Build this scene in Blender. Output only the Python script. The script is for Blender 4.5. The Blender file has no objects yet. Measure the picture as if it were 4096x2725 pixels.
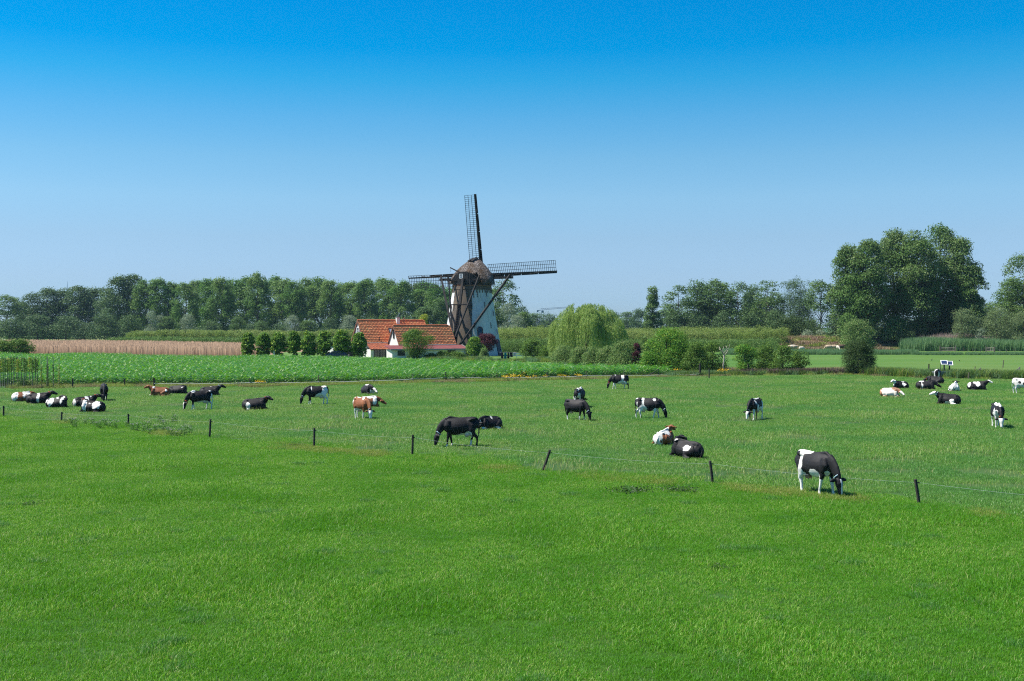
import bpy, bmesh, math, random
import numpy as np
from mathutils import Vector, Matrix, Quaternion

# ------------------------------------------------------------------ camera, sky, sun, exposure
SC = bpy.context.scene
COL = SC.collection
CAM_H, LENS = 5.7, 40.0
F = LENS / 36.0 * 4096.0            # focal length in photograph pixels
YH, XC = 1310.0, 2048.0             # horizon row and centre column of the photograph
cam = bpy.data.objects.new("camera", bpy.data.cameras.new("camera"))
COL.objects.link(cam)
cam.location = (0, 0, CAM_H)
cam.rotation_euler = (math.radians(90), 0, 0)
cam.data.lens = LENS
cam.data.sensor_width = 36.0
cam.data.shift_y = -(1362.5 - YH) / 4096.0
cam.data.clip_start = 0.1
cam.data.clip_end = 30000
SC.camera = cam

HAZE = 0.00006
SUN_EL = 58.0
SUN_H = Vector((-0.998, 0.03, 0)).normalized()           # horizontal direction towards the sun
world = bpy.data.worlds.new("World")
SC.world = world
world.use_nodes = True
wt = world.node_tree
for n in list(wt.nodes):
    wt.nodes.remove(n)
w_out = wt.nodes.new("ShaderNodeOutputWorld")
w_bg = wt.nodes.new("ShaderNodeBackground")
w_sky = wt.nodes.new("ShaderNodeTexSky")
w_sky.sky_type = 'NISHITA'
w_sky.sun_disc = False
w_sky.sun_elevation = math.radians(SUN_EL)
w_sky.sun_rotation = math.atan2(SUN_H.x, SUN_H.y)
w_sky.altitude = 0
w_sky.air_density = 1.0
w_sky.dust_density = 0.3
w_sky.ozone_density = 3.0
w_hsv = wt.nodes.new("ShaderNodeHueSaturation")
w_hsv.inputs['Saturation'].default_value = 1.12
w_geo = wt.nodes.new("ShaderNodeNewGeometry")
w_sep = wt.nodes.new("ShaderNodeSeparateXYZ")
w_ramp = wt.nodes.new("ShaderNodeValToRGB")              # clear summer sky deepens quickly above the horizon
SKY_RAMP = [(0.0, (0.330, 0.480, 0.80)), (0.022, (0.340, 0.485, 0.80)), (0.0426, (0.385, 0.495, 0.745)), (0.0775, (0.450, 0.54, 0.685)), (0.1114, (0.493, 0.628, 0.713)), (0.1456, (0.428, 0.647, 0.717)),
            (0.1794, (0.283, 0.64, 0.745)), (0.2126, (0.089, 0.628, 0.768)), (0.2369, (0.004, 0.578, 0.791)), (0.275, (0.0, 0.553, 0.791)), (0.45, (0.04, 0.44, 0.68)), (1.0, (0.13, 0.38, 0.60))]
cr = w_ramp.color_ramp
while len(cr.elements) < len(SKY_RAMP):
    cr.elements.new(0.5)
for e, (p, c) in zip(cr.elements, SKY_RAMP):
    e.position = p
    e.color = (*c, 1)
w_mul = wt.nodes.new("ShaderNodeMix")
w_mul.data_type = 'RGBA'
w_mul.blend_type = 'MULTIPLY'
w_mul.inputs[0].default_value = 1.0
w_tc = wt.nodes.new("ShaderNodeTexCoord")
L = wt.links.new
L(w_tc.outputs['Generated'], w_sep.inputs[0])
L(w_sep.outputs['Z'], w_ramp.inputs[0])
L(w_sky.outputs[0], w_hsv.inputs['Color'])
L(w_hsv.outputs[0], w_mul.inputs[6])
L(w_ramp.outputs[0], w_mul.inputs[7])
L(w_mul.outputs[2], w_bg.inputs['Color'])
L(w_bg.outputs[0], w_out.inputs['Surface'])
w_bg.inputs['Strength'].default_value = 0.101

sd = bpy.data.lights.new("sun", 'SUN')
sd.energy = 5.0
sd.angle = math.radians(0.53)
sd.color = (1.0, 0.95, 0.86)
sun = bpy.data.objects.new("sun", sd)
COL.objects.link(sun)
sdir = Vector((SUN_H.x * math.cos(math.radians(SUN_EL)), SUN_H.y * math.cos(math.radians(SUN_EL)), math.sin(math.radians(SUN_EL))))
sun.rotation_euler = sdir.to_track_quat('Z', 'Y').to_euler()
sun.location = (-60, 60, 120)

vs = SC.view_settings
vs.view_transform = 'Standard'
vs.look = 'None'
vs.exposure = 0.92
vs.gamma = 1.0
vs.use_curve_mapping = False
SC.cycles.max_bounces = 8
SC.cycles.diffuse_bounces = 3
SC.cycles.glossy_bounces = 2
SC.cycles.transmission_bounces = 4
SC.cycles.transparent_max_bounces = 8
SC.cycles.volume_bounces = 0
SC.cycles.use_denoising = False
SC.cycles.filter_width = 1.15
SC.cycles.sample_clamp_indirect = 5

RNG = np.random.default_rng(7)
random.seed(7)

# ------------------------------------------------------------------ places: photograph rows and columns to metres on flat land
def ppm(D): return F / D
def dist(y, z=0.0): return (CAM_H - z) * F / (y - YH)
def xa(x, D): return (x - XC) * D / F
def za(y, D): return CAM_H - (y - YH) * D / F
def gp(x, y):
    D = dist(y)
    return Vector((xa(x, D), D, 0))

# ------------------------------------------------------------------ object helpers
def tag(o, label=None, cat=None, group=None, kind=None):
    if label: o['label'] = label
    if cat: o['category'] = cat
    if group: o['group'] = group
    if kind: o['kind'] = kind
    return o

def thing(name, label, cat, loc=(0, 0, 0), rz=0, group=None, kind=None):
    o = bpy.data.objects.new(name, None)
    COL.objects.link(o)
    o.location = loc
    o.rotation_euler = (0, 0, rz)
    o.empty_display_size = 0.2
    return tag(o, label, cat, group, kind)

def link(name, me, parent=None, mtx=None):
    o = bpy.data.objects.new(name, me)
    COL.objects.link(o)
    if parent is not None: o.parent = parent
    if mtx is not None: o.matrix_basis = mtx
    return o

def np_mesh(name, V, Fc, mat=None, smooth=False):
    """One mesh from arrays; Fc is an (n,k) array or a list of such arrays."""
    me = bpy.data.meshes.new(name)
    V = np.asarray(V, dtype=np.float32).reshape(-1, 3)
    fl = Fc if isinstance(Fc, list) else [Fc]
    fl = [np.asarray(f, dtype=np.int32) for f in fl if len(f)]
    me.vertices.add(len(V))
    me.vertices.foreach_set("co", V.ravel())
    idx = np.concatenate([f.ravel() for f in fl])
    tot = np.concatenate([np.full(len(f), f.shape[1], dtype=np.int32) for f in fl])
    start = np.concatenate([[0], np.cumsum(tot)[:-1]]).astype(np.int32)
    me.loops.add(len(idx))
    me.loops.foreach_set("vertex_index", idx)
    me.polygons.add(len(tot))
    me.polygons.foreach_set("loop_start", start)
    me.polygons.foreach_set("loop_total", tot)
    if smooth:
        me.polygons.foreach_set("use_smooth", np.ones(len(tot), dtype=bool))
    me.update(calc_edges=True)
    if mat: me.materials.append(mat)
    return me

class MB:
    """Collects shapes for one mesh."""
    def __init__(s): s.v, s.f = [], []
    def add(s, V, Fc):
        b = len(s.v)
        s.v += [tuple(p) for p in V]
        s.f += [tuple(i + b for i in f) for f in Fc]
        return s
    def box(s, c, size, M=None):
        x, y, z = (k / 2 for k in size)
        P = [Vector((a * x, b * y, d * z)) for a in (-1, 1) for b in (-1, 1) for d in (-1, 1)]
        if M is not None: P = [M @ p for p in P]
        c = Vector(c)
        return s.add([p + c for p in P], [(0, 1, 3, 2), (4, 6, 7, 5), (0, 4, 5, 1), (2, 3, 7, 6), (0, 2, 6, 4), (1, 5, 7, 3)])
    def beam(s, a, b, w, h=None, up=(0, 0, 1), w2=None, h2=None):
        a, b = Vector(a), Vector(b)
        h = h or w
        w2, h2 = w2 or w, h2 or h
        t = (b - a).normalized()
        up = Vector(up)
        if abs(t.dot(up)) > 0.98: up = Vector((1, 0, 0))
        sd_ = t.cross(up).normalized()
        u = sd_.cross(t).normalized()
        P = []
        for p, ww, hh in ((a, w, h), (b, w2, h2)):
            P += [p - sd_ * ww / 2 - u * hh / 2, p + sd_ * ww / 2 - u * hh / 2, p + sd_ * ww / 2 + u * hh / 2, p - sd_ * ww / 2 + u * hh / 2]
        return s.add(P, [(3, 2, 1, 0), (4, 5, 6, 7), (0, 1, 5, 4), (1, 2, 6, 5), (2, 3, 7, 6), (3, 0, 4, 7)])
    def tube(s, pts, rad, n=6, cap=True):
        pts = [Vector(p) for p in pts]
        V, Fc = [], []
        ref = Vector((0.31, 0.77, 0.12))
        for i, p in enumerate(pts):
            t = (pts[min(i + 1, len(pts) - 1)] - pts[max(i - 1, 0)]).normalized()
            a = t.cross(ref)
            if a.length < 1e-3: a = t.cross(Vector((1, 0, 0)))
            a.normalize()
            b = t.cross(a)
            for k in range(n):
                q = 2 * math.pi * k / n
                V.append(p + (a * math.cos(q) + b * math.sin(q)) * rad[i])
        for i in range(len(pts) - 1):
            for k in range(n):
                Fc.append((i * n + k, i * n + (k + 1) % n, (i + 1) * n + (k + 1) % n, (i + 1) * n + k))
        if cap:
            Fc.append(tuple(range(n - 1, -1, -1)))
            Fc.append(tuple((len(pts) - 1) * n + k for k in range(n)))
        return s.add(V, Fc)
    def prism(s, poly, d):
        """poly: list of points of one flat outline; d: extrusion vector."""
        n = len(poly)
        P = [Vector(p) for p in poly]
        d = Vector(d)
        return s.add(P + [p + d for p in P], [tuple(range(n)), tuple(range(2 * n - 1, n - 1, -1))] + [(i, i + n, (i + 1) % n + n, (i + 1) % n) for i in range(n)])
    def mesh(s, name, mat, smooth=False):
        me = bpy.data.meshes.new(name)
        me.from_pydata(s.v, [], s.f)
        bm = bmesh.new()
        bm.from_mesh(me)
        bmesh.ops.recalc_face_normals(bm, faces=bm.faces)
        bm.to_mesh(me)
        bm.free()
        if smooth:
            for p in me.polygons: p.use_smooth = True
        if mat: me.materials.append(mat)
        return me
    def build(s, name, mat, parent=None, smooth=False, mtx=None):
        return link(name, s.mesh(name, mat, smooth), parent, mtx)

# ------------------------------------------------------------------ materials
def nm(name):
    m = bpy.data.materials.new(name)
    m.use_nodes = True
    nt = m.node_tree
    return m, nt, nt.nodes['Principled BSDF']

def c4(c): return (c[0], c[1], c[2], 1)

def flat(name, c, rough=0.7, spec=0.3, metal=0.0):
    m, nt, b = nm(name)
    b.inputs['Base Color'].default_value = c4(c)
    b.inputs['Roughness'].default_value = rough
    b.inputs['Specular IOR Level'].default_value = spec
    b.inputs['Metallic'].default_value = metal
    return m

def mixc(nt, fac, a, b):
    n = nt.nodes.new("ShaderNodeMix")
    n.data_type = 'RGBA'
    for s, v in ((n.inputs[0], fac), (n.inputs[6], a), (n.inputs[7], b)):
        if hasattr(v, 'is_linked') or isinstance(v, bpy.types.NodeSocket): nt.links.new(v, s)
        elif isinstance(v, (int, float)): s.default_value = v
        else: s.default_value = c4(v)
    return n.outputs[2]

def noise_fac(nt, scale, detail=3, lo=0.35, hi=0.65, coord='Object', stretch=None, rough=0.55):
    tc = nt.nodes.new("ShaderNodeTexCoord")
    src = tc.outputs[coord] if coord != 'World' else None
    if coord == 'World':
        g = nt.nodes.new("ShaderNodeNewGeometry")
        src = g.outputs['Position']
    if stretch:
        mp = nt.nodes.new("ShaderNodeMapping")
        mp.inputs['Scale'].default_value = stretch
        nt.links.new(src, mp.inputs[0])
        src = mp.outputs[0]
    n = nt.nodes.new("ShaderNodeTexNoise")
    n.inputs['Scale'].default_value = scale
    n.inputs['Detail'].default_value = detail
    n.inputs['Roughness'].default_value = rough
    nt.links.new(src, n.inputs['Vector'])
    r = nt.nodes.new("ShaderNodeMapRange")
    r.inputs[1].default_value, r.inputs[2].default_value = lo, hi
    nt.links.new(n.outputs[0], r.inputs[0])
    return r.outputs[0]

def noisy(name, c1, c2, scale, rough=0.85, spec=0.2, c3=None, scale3=1.0, bump=0.0, stretch=None, coord='Object', lo=.35, hi=.65):
    m, nt, b = nm(name)
    f = noise_fac(nt, scale, 4, lo, hi, coord, stretch)
    col = mixc(nt, f, c1, c2)
    if c3 is not None:
        col = mixc(nt, noise_fac(nt, scale3, 3, .45, .7, coord), col, c3)
    nt.links.new(col, b.inputs['Base Color'])
    b.inputs['Roughness'].default_value = rough
    b.inputs['Specular IOR Level'].default_value = spec
    if bump:
        bp = nt.nodes.new("ShaderNodeBump")
        bp.inputs['Strength'].default_value = bump
        bp.inputs['Distance'].default_value = 0.05
        nt.links.new(f, bp.inputs['Height'])
        nt.links.new(bp.outputs[0], b.inputs['Normal'])
    return m

def leafy(name, c1, c2, c3=None, trans=0.35, rough=0.55, spec=0.3, patch=None, pscale=0.15, gn=1.0):
    """Leaves: each leaf its own shade between c1 and c2, a few c3; broad patches of another shade; some light passes through."""
    gain = lambda c: c if c is None else tuple(k * gn for k in c)
    c1, c2, c3, patch = gain(c1), gain(c2), gain(c3), gain(patch)
    m, nt, b = nm(name)
    g = nt.nodes.new("ShaderNodeNewGeometry")
    col = mixc(nt, g.outputs['Random Per Island'], c1, c2)
    if c3 is not None:
        mt = nt.nodes.new("ShaderNodeMath")
        mt.operation = 'MULTIPLY'
        mt.inputs[1].default_value = 17.31
        nt.links.new(g.outputs['Random Per Island'], mt.inputs[0])
        fr = nt.nodes.new("ShaderNodeMath")
        fr.operation = 'FRACT'
        nt.links.new(mt.outputs[0], fr.inputs[0])
        gt = nt.nodes.new("ShaderNodeMath")
        gt.operation = 'GREATER_THAN'
        gt.inputs[1].default_value = 0.86
        nt.links.new(fr.outputs[0], gt.inputs[0])
        col = mixc(nt, gt.outputs[0], col, c3)
    if patch is not None:
        col = mixc(nt, noise_fac(nt, pscale, 3, .42, .62, 'World'), col, patch)
    nt.links.new(col, b.inputs['Base Color'])
    b.inputs['Roughness'].default_value = rough
    b.inputs['Specular IOR Level'].default_value = spec
    if trans > 0:
        t = nt.nodes.new("ShaderNodeBsdfTranslucent")
        hs = nt.nodes.new("ShaderNodeHueSaturation")
        hs.inputs['Hue'].default_value = 0.485
        hs.inputs['Value'].default_value = 1.25
        nt.links.new(col, hs.inputs['Color'])
        nt.links.new(hs.outputs[0], t.inputs['Color'])
        mx = nt.nodes.new("ShaderNodeMixShader")
        mx.inputs[0].default_value = trans
        nt.links.new(b.outputs[0], mx.inputs[1])
        nt.links.new(t.outputs[0], mx.inputs[2])
        nt.links.new(mx.outputs[0], nt.nodes['Material Output'].inputs['Surface'])
    return m

M = {}
M['ground'] = noisy("ground_grass", (.018, .060, .006), (.030, .085, .010), .6, c3=(.035, .085, .012), scale3=.08)
M['pasture_far'] = noisy("pasture_soil_far", (.022, .062, .012), (.035, .085, .02), .7, c3=(.045, .095, .02), scale3=.09)
M['meadow'] = noisy("mown_meadow", (.042, .115, .010), (.065, .145, .020), .05, c3=(.09, .15, .032), scale3=.02, stretch=(.12, 1.5, 1))
M['meadow_far'] = noisy("far_meadow", (.12, .18, .045), (.15, .20, .06), .05, stretch=(.12, 1.2, 1))
M['soil'] = noisy("field_soil", (.03, .05, .014), (.05, .07, .02), 1.5)
M['straw_soil'] = noisy("stake_field_soil", (.20, .13, .08), (.26, .17, .10), 1.0)
M['lawn'] = noisy("garden_lawn", (.07, .14, .02), (.1, .17, .035), .4)
M['dry_bank'] = noisy("bank_dry_grass", (.10, .12, .04), (.27, .20, .11), .35, c3=(.30, .21, .13), scale3=.12)
M['gravel'] = noisy("bank_track", (.42, .38, .33), (.52, .48, .42), 1.5)
M['grass_near'] = leafy("grass_near", (.032, .160, .004), (.125, .375, .014), (.36, .52, .11), trans=.42, rough=.42, spec=.2, patch=(.075, .255, .010), pscale=.3)  # pale third colour paints bright glints onto scattered blades
M['grass_far'] = leafy("grass_far", (.070, .215, .021), (.148, .335, .048), (.38, .46, .17), trans=.42, rough=.38, spec=.28, patch=(.090, .255, .045), pscale=.16)
M['glint_stalk'] = leafy('glint_stalk', (.20, .32, .06), (.32, .38, .12), (.42, .40, .20), trans=.3, rough=.5, spec=.2)  # seed stalks, coloured pale to imitate glints in the grass
M['grass_dry'] = leafy("grass_dry", (.11, .23, .02), (.24, .33, .05), (.40, .36, .13), trans=.4)
M['grass_straw'] = leafy("grass_straw", (.20, .19, .08), (.30, .26, .12), (.12, .15, .04), trans=.3)
M['brush_dry'] = leafy('dry_cut_grass', (.24, .16, .10), (.34, .24, .15), (.40, .30, .20), trans=.2)
M['grass_lush'] = leafy('grass_lush', (.030, .145, .012), (.075, .26, .03), (.24, .38, .13), trans=.4, rough=.42, spec=.25)
M['weed'] = leafy("weed_leaf", (.03, .07, .015), (.055, .11, .03), trans=.3)
M['thistle'] = leafy("thistle_leaf", (.04, .125, .02), (.08, .19, .045), trans=.35)
M['thistle_flower'] = leafy("thistle_flower", (.42, .30, .42), (.55, .45, .52), trans=.3)
M['yellow_flower'] = leafy("ragwort_flower", (.75, .48, .01), (.85, .60, .03), trans=.3)
M['corn'] = leafy("maize_leaf", (.018, .105, .003), (.095, .310, .010), (.30, .45, .20), trans=.4, rough=.30, spec=.5)  # whitish third colour puts sun glints into the tint of some leaves
M['poplar'] = leafy("poplar_leaf", (.055, .110, .022), (.095, .165, .040), (.14, .20, .075), trans=.35, patch=(.05, .12, .022), pscale=.05, spec=.14, gn=1.5)
M['darkwood'] = leafy("dark_wood_leaf", (.030, .062, .026), (.055, .095, .036), (.075, .12, .055), trans=.28, patch=(.05, .09, .028), pscale=.06, spec=.14, gn=1.7)
M['midwood'] = leafy("wood_leaf", (.045, .090, .022), (.075, .130, .035), (.11, .16, .06), trans=.3, patch=(.04, .08, .025), pscale=.08, spec=.14, gn=1.7)
M['bigtree'] = leafy("big_poplar_leaf", (.042, .082, .022), (.080, .132, .036), (.14, .18, .08), trans=.3, patch=(.05, .10, .022), pscale=.12, spec=.14, gn=1.7)
M['silver'] = leafy("silver_willow_leaf", (.10, .145, .085), (.16, .20, .13), (.20, .24, .17), trans=.3, spec=.14, gn=1.5)
M['greywillow'] = leafy("grey_willow_leaf", (.075, .115, .045), (.12, .17, .07), (.15, .19, .10), trans=.3, spec=.14, gn=1.5)
M['weeping'] = leafy("weeping_willow_leaf", (.10, .17, .035), (.19, .265, .075), (.26, .31, .11), trans=.38, spec=.14, gn=1.7)
M['linden'] = leafy("linden_leaf", (.040, .105, .012), (.085, .175, .022), (.20, .27, .04), trans=.35, spec=.14, gn=1.5)
M['shrub'] = leafy("shrub_leaf", (.035, .082, .012), (.075, .145, .022), (.12, .18, .04), trans=.33, spec=.14, gn=1.5)
M['brightshrub'] = leafy("bright_shrub_leaf", (.040, .120, .012), (.080, .190, .022), (.19, .25, .04), trans=.36, spec=.14, gn=1.5)
M['goldshrub'] = leafy("gold_shrub_leaf", (.11, .17, .02), (.20, .25, .03), (.30, .28, .05), trans=.35, spec=.14, gn=1.5)
M['olive'] = leafy("olive_hedge_leaf", (.055, .11, .028), (.11, .18, .05), (.18, .21, .08), trans=.33, spec=.14, gn=1.5)
M['orchard'] = leafy("nursery_leaf", (.075, .125, .025), (.13, .185, .045), (.18, .20, .07), trans=.33, patch=(.10, .155, .03), pscale=.06, spec=.14, gn=1.5)
M['orchard_low'] = leafy("nursery_low_leaf", (.038, .09, .018), (.08, .15, .032), (.13, .18, .06), trans=.33, spec=.14, gn=1.5)
M['purple'] = leafy("purple_leaf", (.030, .008, .013), (.060, .017, .023), (.10, .03, .04), trans=.25, spec=.14, gn=1.5)
M['tightbush'] = leafy("tight_bush_leaf", (.030, .068, .020), (.06, .11, .032), (.10, .14, .05), trans=.28, spec=.14, gn=1.05)
M['reed'] = leafy("reed_leaf", (.09, .20, .07), (.16, .30, .12), (.23, .35, .18), trans=.42)
M['reed_head'] = leafy("reed_seed_head", (.30, .23, .19), (.40, .32, .27), trans=.3)
M['stakes'] = leafy("stake_wood", (.26, .17, .11), (.42, .29, .19), (.18, .13, .09), trans=0, rough=.85)
M['bark'] = noisy("bark", (.055, .045, .033), (.10, .085, .065), 3, bump=.3, stretch=(1, 1, .2))
M['palebark'] = noisy("pale_bark", (.32, .28, .22), (.45, .41, .34), 3, bump=.3)
M['post'] = noisy("post_wood", (.07, .06, .05), (.13, .115, .09), 6, bump=.3, stretch=(1, 1, .15))
M['post_dark'] = noisy("post_wood_dark", (.03, .027, .024), (.06, .054, .046), 6, bump=.3, stretch=(1, 1, .15))
M['post_grey'] = noisy("post_wood_grey", (.20, .18, .16), (.30, .27, .24), 6, bump=.3, stretch=(1, 1, .15))
M['wire'] = flat("fence_wire", (.26, .33, .30), .6, .3)
M['tape'] = flat("fence_tape", (.78, .80, .78), .6)
M['plastic_black'] = flat("insulator_plastic", (.015, .015, .015), .5)
M['millwood'] = noisy("tarred_wood", (.012, .012, .013), (.03, .029, .028), 3, rough=.6, spec=.35, stretch=(1, 1, .2))
M['tailwood'] = noisy("weathered_tarred_wood", (.010, .010, .011), (.030, .028, .028), 2, rough=.7, stretch=(1, 1, .2))
M['lattice'] = flat("sail_lath_wood", (.045, .042, .04), .7)
# ------------------------------------------------------------------ ground, fields, bank
def sheet(name, poly, z, mat):
    V = [(x, y, z) for x, y in poly]
    me = bpy.data.meshes.new(name)
    me.from_pydata(V, [], [tuple(range(len(V)))])
    bm = bmesh.new()
    bm.from_mesh(me)
    bmesh.ops.recalc_face_normals(bm, faces=bm.faces)
    for f in bm.faces:
        if f.normal.z < 0: f.normal_flip()
    bm.to_mesh(me)
    bm.free()
    me.materials.append(mat)
    return tag(link(name, me), kind='structure')

sheet('ground', [(-9000, -400), (9000, -400), (9000, 12000), (-9000, 12000)], 0.0, M['ground'])

# the front fence line: photograph feet of the posts, with tops
FENCE = [(14, 1670, 14, 1623), (245, 1687, 247, 1648), (513, 1703, 513, 1656), (838, 1750, 842, 1677), (1256, 1790, 1257, 1712),
         (1649, 1819, 1651, 1740), (2171, 1885, 2200, 1800), (2850, 1931, 2840, 1844), (3676, 2016, 3661, 1917)]
fpts = [gp(a, b) for a, b, _, _ in FENCE]
f_first = fpts[0] + (fpts[0] - fpts[2]) * 0.5
f_last = fpts[-1] + (fpts[-1] - fpts[-2])
fl = [f_first + (f_first - fpts[0]) * 6] + [f_first] + fpts + [f_last] + [f_last + (f_last - fpts[-1]) * 4]
FX = np.array([p.x for p in fl])
FD = np.array([p.y for p in fl])

# far side of the grazed pasture
EDGE = [(-400, 1556), (0, 1556), (600, 1548), (1050, 1546), (1780, 1530), (2200, 1520), (2640, 1510), (2800, 1506), (3400, 1500), (3700, 1512), (4100, 1520), (4500, 1524)]
ep = [gp(a, b) for a, b in EDGE]
EX = np.array([p.x for p in ep])
EDp = np.array([p.y for p in ep])
far_poly = [(x, d) for x, d in zip(FX, FD)][::-1] + [(-90, 118)] + [(p.x, p.y) for p in ep] + [(95, 122)]
fp = [(-110, 120)] + [(p.x, p.y) for p in ep] + [(110, 118)] + [(110, 20)] + [(x, d) for x, d in zip(FX[::-1], FD[::-1])]
sheet('pasture', fp, 0.004, M['pasture_far'])

CORN = [gp(-60, 1546), gp(600, 1546), gp(1050, 1543), gp(1780, 1527), gp(2200, 1517), gp(2690, 1503)]
CORN_BACK = [Vector((18, 141, 0)), Vector((8, 147, 0)), Vector((-1.7, 161, 0)), Vector((-21, 178, 0)), Vector((-48, 191, 0)), Vector((-102, 214, 0))]
cpoly = [(p.x, p.y) for p in CORN] + [(p.x, p.y) for p in CORN_BACK] + [(-120, 214), (-120, 118)]
sheet('field_soil', cpoly, 0.008, M['soil'])
sheet('stake_field_ground', [(-150, 216), (-84, 214), (-46, 196), (-52, 330), (-200, 330)], 0.012, M['straw_soil'])
sheet('far_meadow', [(-420, 332), (-100, 332), (-70, 330), (-110, 760), (-900, 760)], 0.012, M['meadow_far'])
sheet('garden_lawn', [(-46, 193), (-21, 180), (-1.7, 163), (9, 149), (19, 143), (22, 165), (20, 262), (-52, 262)], 0.016, M['lawn'])
sheet('mown_meadow', [(20, 150), (28, 146), (60, 138), (130, 134), (190, 140), (190, 236), (110, 236), (58, 236), (30, 236)], 0.02, M['meadow'])
sheet('sheep_meadow', [(40, 242), (200, 242), (200, 300), (60, 300), (40, 290)], 0.024, M['meadow'])

def terrain(name, xs, ds, zf, mat):
    V = [(x, d, zf(x, d)) for d in ds for x in xs]
    n = len(xs)
    Fq = [(j * n + i, j * n + i + 1, (j + 1) * n + i + 1, (j + 1) * n + i) for j in range(len(ds) - 1) for i in range(n - 1)]
    return tag(link(name, np_mesh(name, V, np.array(Fq), mat, True)), kind='structure')

def smooth(a, b, x):
    t = min(1, max(0, (x - a) / (b - a)))
    return t * t * (3 - 2 * t)

rb = random.Random(3)
jit = {}
def bank_z(x, d):
    """The low dyke on the right: rises behind the sheep meadow."""
    k = (round(x), round(d))
    if k not in jit: jit[k] = rb.uniform(-.18, .18)
    up = smooth(288, 302, d) * (1 - smooth(318, 345, d) * .75)
    side = smooth(52, 72, x)
    return -0.6 + side * up * (3.4 + jit[k])
terrain('dyke_bank', [50 + i * 2.5 for i in range(80)], [284 + i * 1.6 for i in range(48)], bank_z, M['dry_bank'])
# stretch of pale track on top of the dyke
tv, tf = [], []
for i in range(13):
    x = 88 + i * 1.6
    for d in (303.0, 306.0):
        tv.append((x, d, 2.95))
    if i: tf.append((2 * i - 2, 2 * i, 2 * i + 1, 2 * i - 1))
tag(link('dyke_path', np_mesh('dyke_path', tv, np.array(tf), M['gravel'])), kind='structure')

# ------------------------------------------------------------------ windmill
MX, MD = -8.16, 232.0
MP = F / MD
def mz(y): return CAM_H - (y - YH) / MP
YAW = math.radians(21)
U = Vector((math.sin(YAW), math.cos(YAW), 0))        # towards the sails
VV = Vector((math.cos(YAW), -math.sin(YAW), 0))      # to the right
Zv = Vector((0, 0, 1))
def C(u, v, z): return U * u + VV * v + Zv * z

mill = thing('windmill', 'round white and brick tower windmill with thatched cap and four lattice sails', 'windmill', (MX, MD, 0))
R0, R1, HT = 6.25, 3.82, mz(1144)
def tr(z): return R0 + (R1 - R0) * (z / HT) ** 0.92
def tower_band(name, a0, a1, off, mat, z0=-0.3, z1=HT, nz=24):
    n = max(3, int((a1 - a0) / 3))
    V, Fq, uv = [], [], []
    for j in range(nz + 1):
        z = z0 + (z1 - z0) * j / nz
        r = tr(max(z, 0)) + off
        for i in range(n + 1):
            q = math.radians(a0 + (a1 - a0) * i / n)
            V.append((r * math.sin(q), -r * math.cos(q), z))
            uv.append((q * 5.0, z))
    for j in range(nz):
        for i in range(n):
            k = j * (n + 1) + i
            Fq.append((k, k + 1, k + n + 2, k + n + 1))
    b0 = len(V)
    ring = []                                            # inner skin so the wall has thickness
    me = np_mesh(name, V, np.array(Fq), mat, True)
    ul = me.uv_layers.new(name='wall')
    for p in me.polygons:
        for li in p.loop_indices:
            ul.data[li].uv = uv[me.loops[li].vertex_index]
    o = link(name, me, mill)
    md = o.modifiers.new('thickness', 'SOLIDIFY')
    md.thickness = 0.25
    md.offset = -1
    return o

def plaster(name):
    m, nt, b = nm(name)
    f1 = noise_fac(nt, .6, 4, .45, .75, stretch=(1, 1, .25))
    col = mixc(nt, f1, (.58, .61, .62), (.45, .48, .47))
    f2 = noise_fac(nt, 2.5, 4, .55, .75, stretch=(1, 1, .12))
    col = mixc(nt, f2, col, (.36, .36, .32))
    nt.links.new(col, b.inputs['Base Color'])
    b.inputs['Roughness'].default_value = .8
    return m
def brickwork(name, c1, c2, cm):
    m, nt, b = nm(name)
    uvn = nt.nodes.new("ShaderNodeUVMap")
    br = nt.nodes.new("ShaderNodeTexBrick")
    br.inputs['Color1'].default_value = c4(c1)
    br.inputs['Color2'].default_value = c4(c2)
    br.inputs['Mortar'].default_value = c4(cm)
    br.inputs['Scale'].default_value = 1.0
    br.inputs['Brick Width'].default_value = .24
    br.inputs['Row Height'].default_value = .085
    br.inputs['Mortar Size'].default_value = .012
    nt.links.new(uvn.outputs[0], br.inputs['Vector'])
    f = noise_fac(nt, .9, 5, .4, .68, stretch=(1, 1, .8))
    col = mixc(nt, f, br.outputs[0], (.14, .105, .065))
    f2 = noise_fac(nt, 5, 3, .45, .7, stretch=(.3, .3, 2.5))
    col = mixc(nt, f2, col, (.075, .06, .05))
    nt.links.new(col, b.inputs['Base Color'])
    b.inputs['Roughness'].default_value = .85
    bp = nt.nodes.new("ShaderNodeBump")
    bp.inputs['Strength'].default_value = .5
    bp.inputs['Distance'].default_value = .02
    nt.links.new(br.outputs['Fac'], bp.inputs['Height'])
    bp.invert = True
    nt.links.new(bp.outputs[0], b.inputs['Normal'])
    return m
M['plaster'] = plaster("white_plaster")
M['brick'] = brickwork("mill_brick", (.066, .053, .045), (.112, .090, .075), (.07, .066, .06))
M['brick_dark'] = noisy("brick_rim", (.13, .07, .05), (.20, .11, .07), 3)
M['frieze'] = noisy("frieze_brick", (.09, .075, .06), (.16, .12, .09), 2.0)
M['thatch'] = noisy("reed_thatch", (.075, .062, .055), (.19, .16, .145), 2.2, rough=.95, spec=.1, c3=(.10, .06, .03), scale3=.35, bump=1.0, stretch=(2.2, 2.2, .45))
M['darkpane'] = flat("dark_window", (.02, .025, .03), .15, .6)
M['white_paint'] = flat("white_paint", (.78, .79, .78), .55)
M['iron'] = flat("anchor_iron", (.03, .03, .03), .6)
M['door_dark'] = flat("mill_door_blue", (.012, .022, .05), .5)

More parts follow.
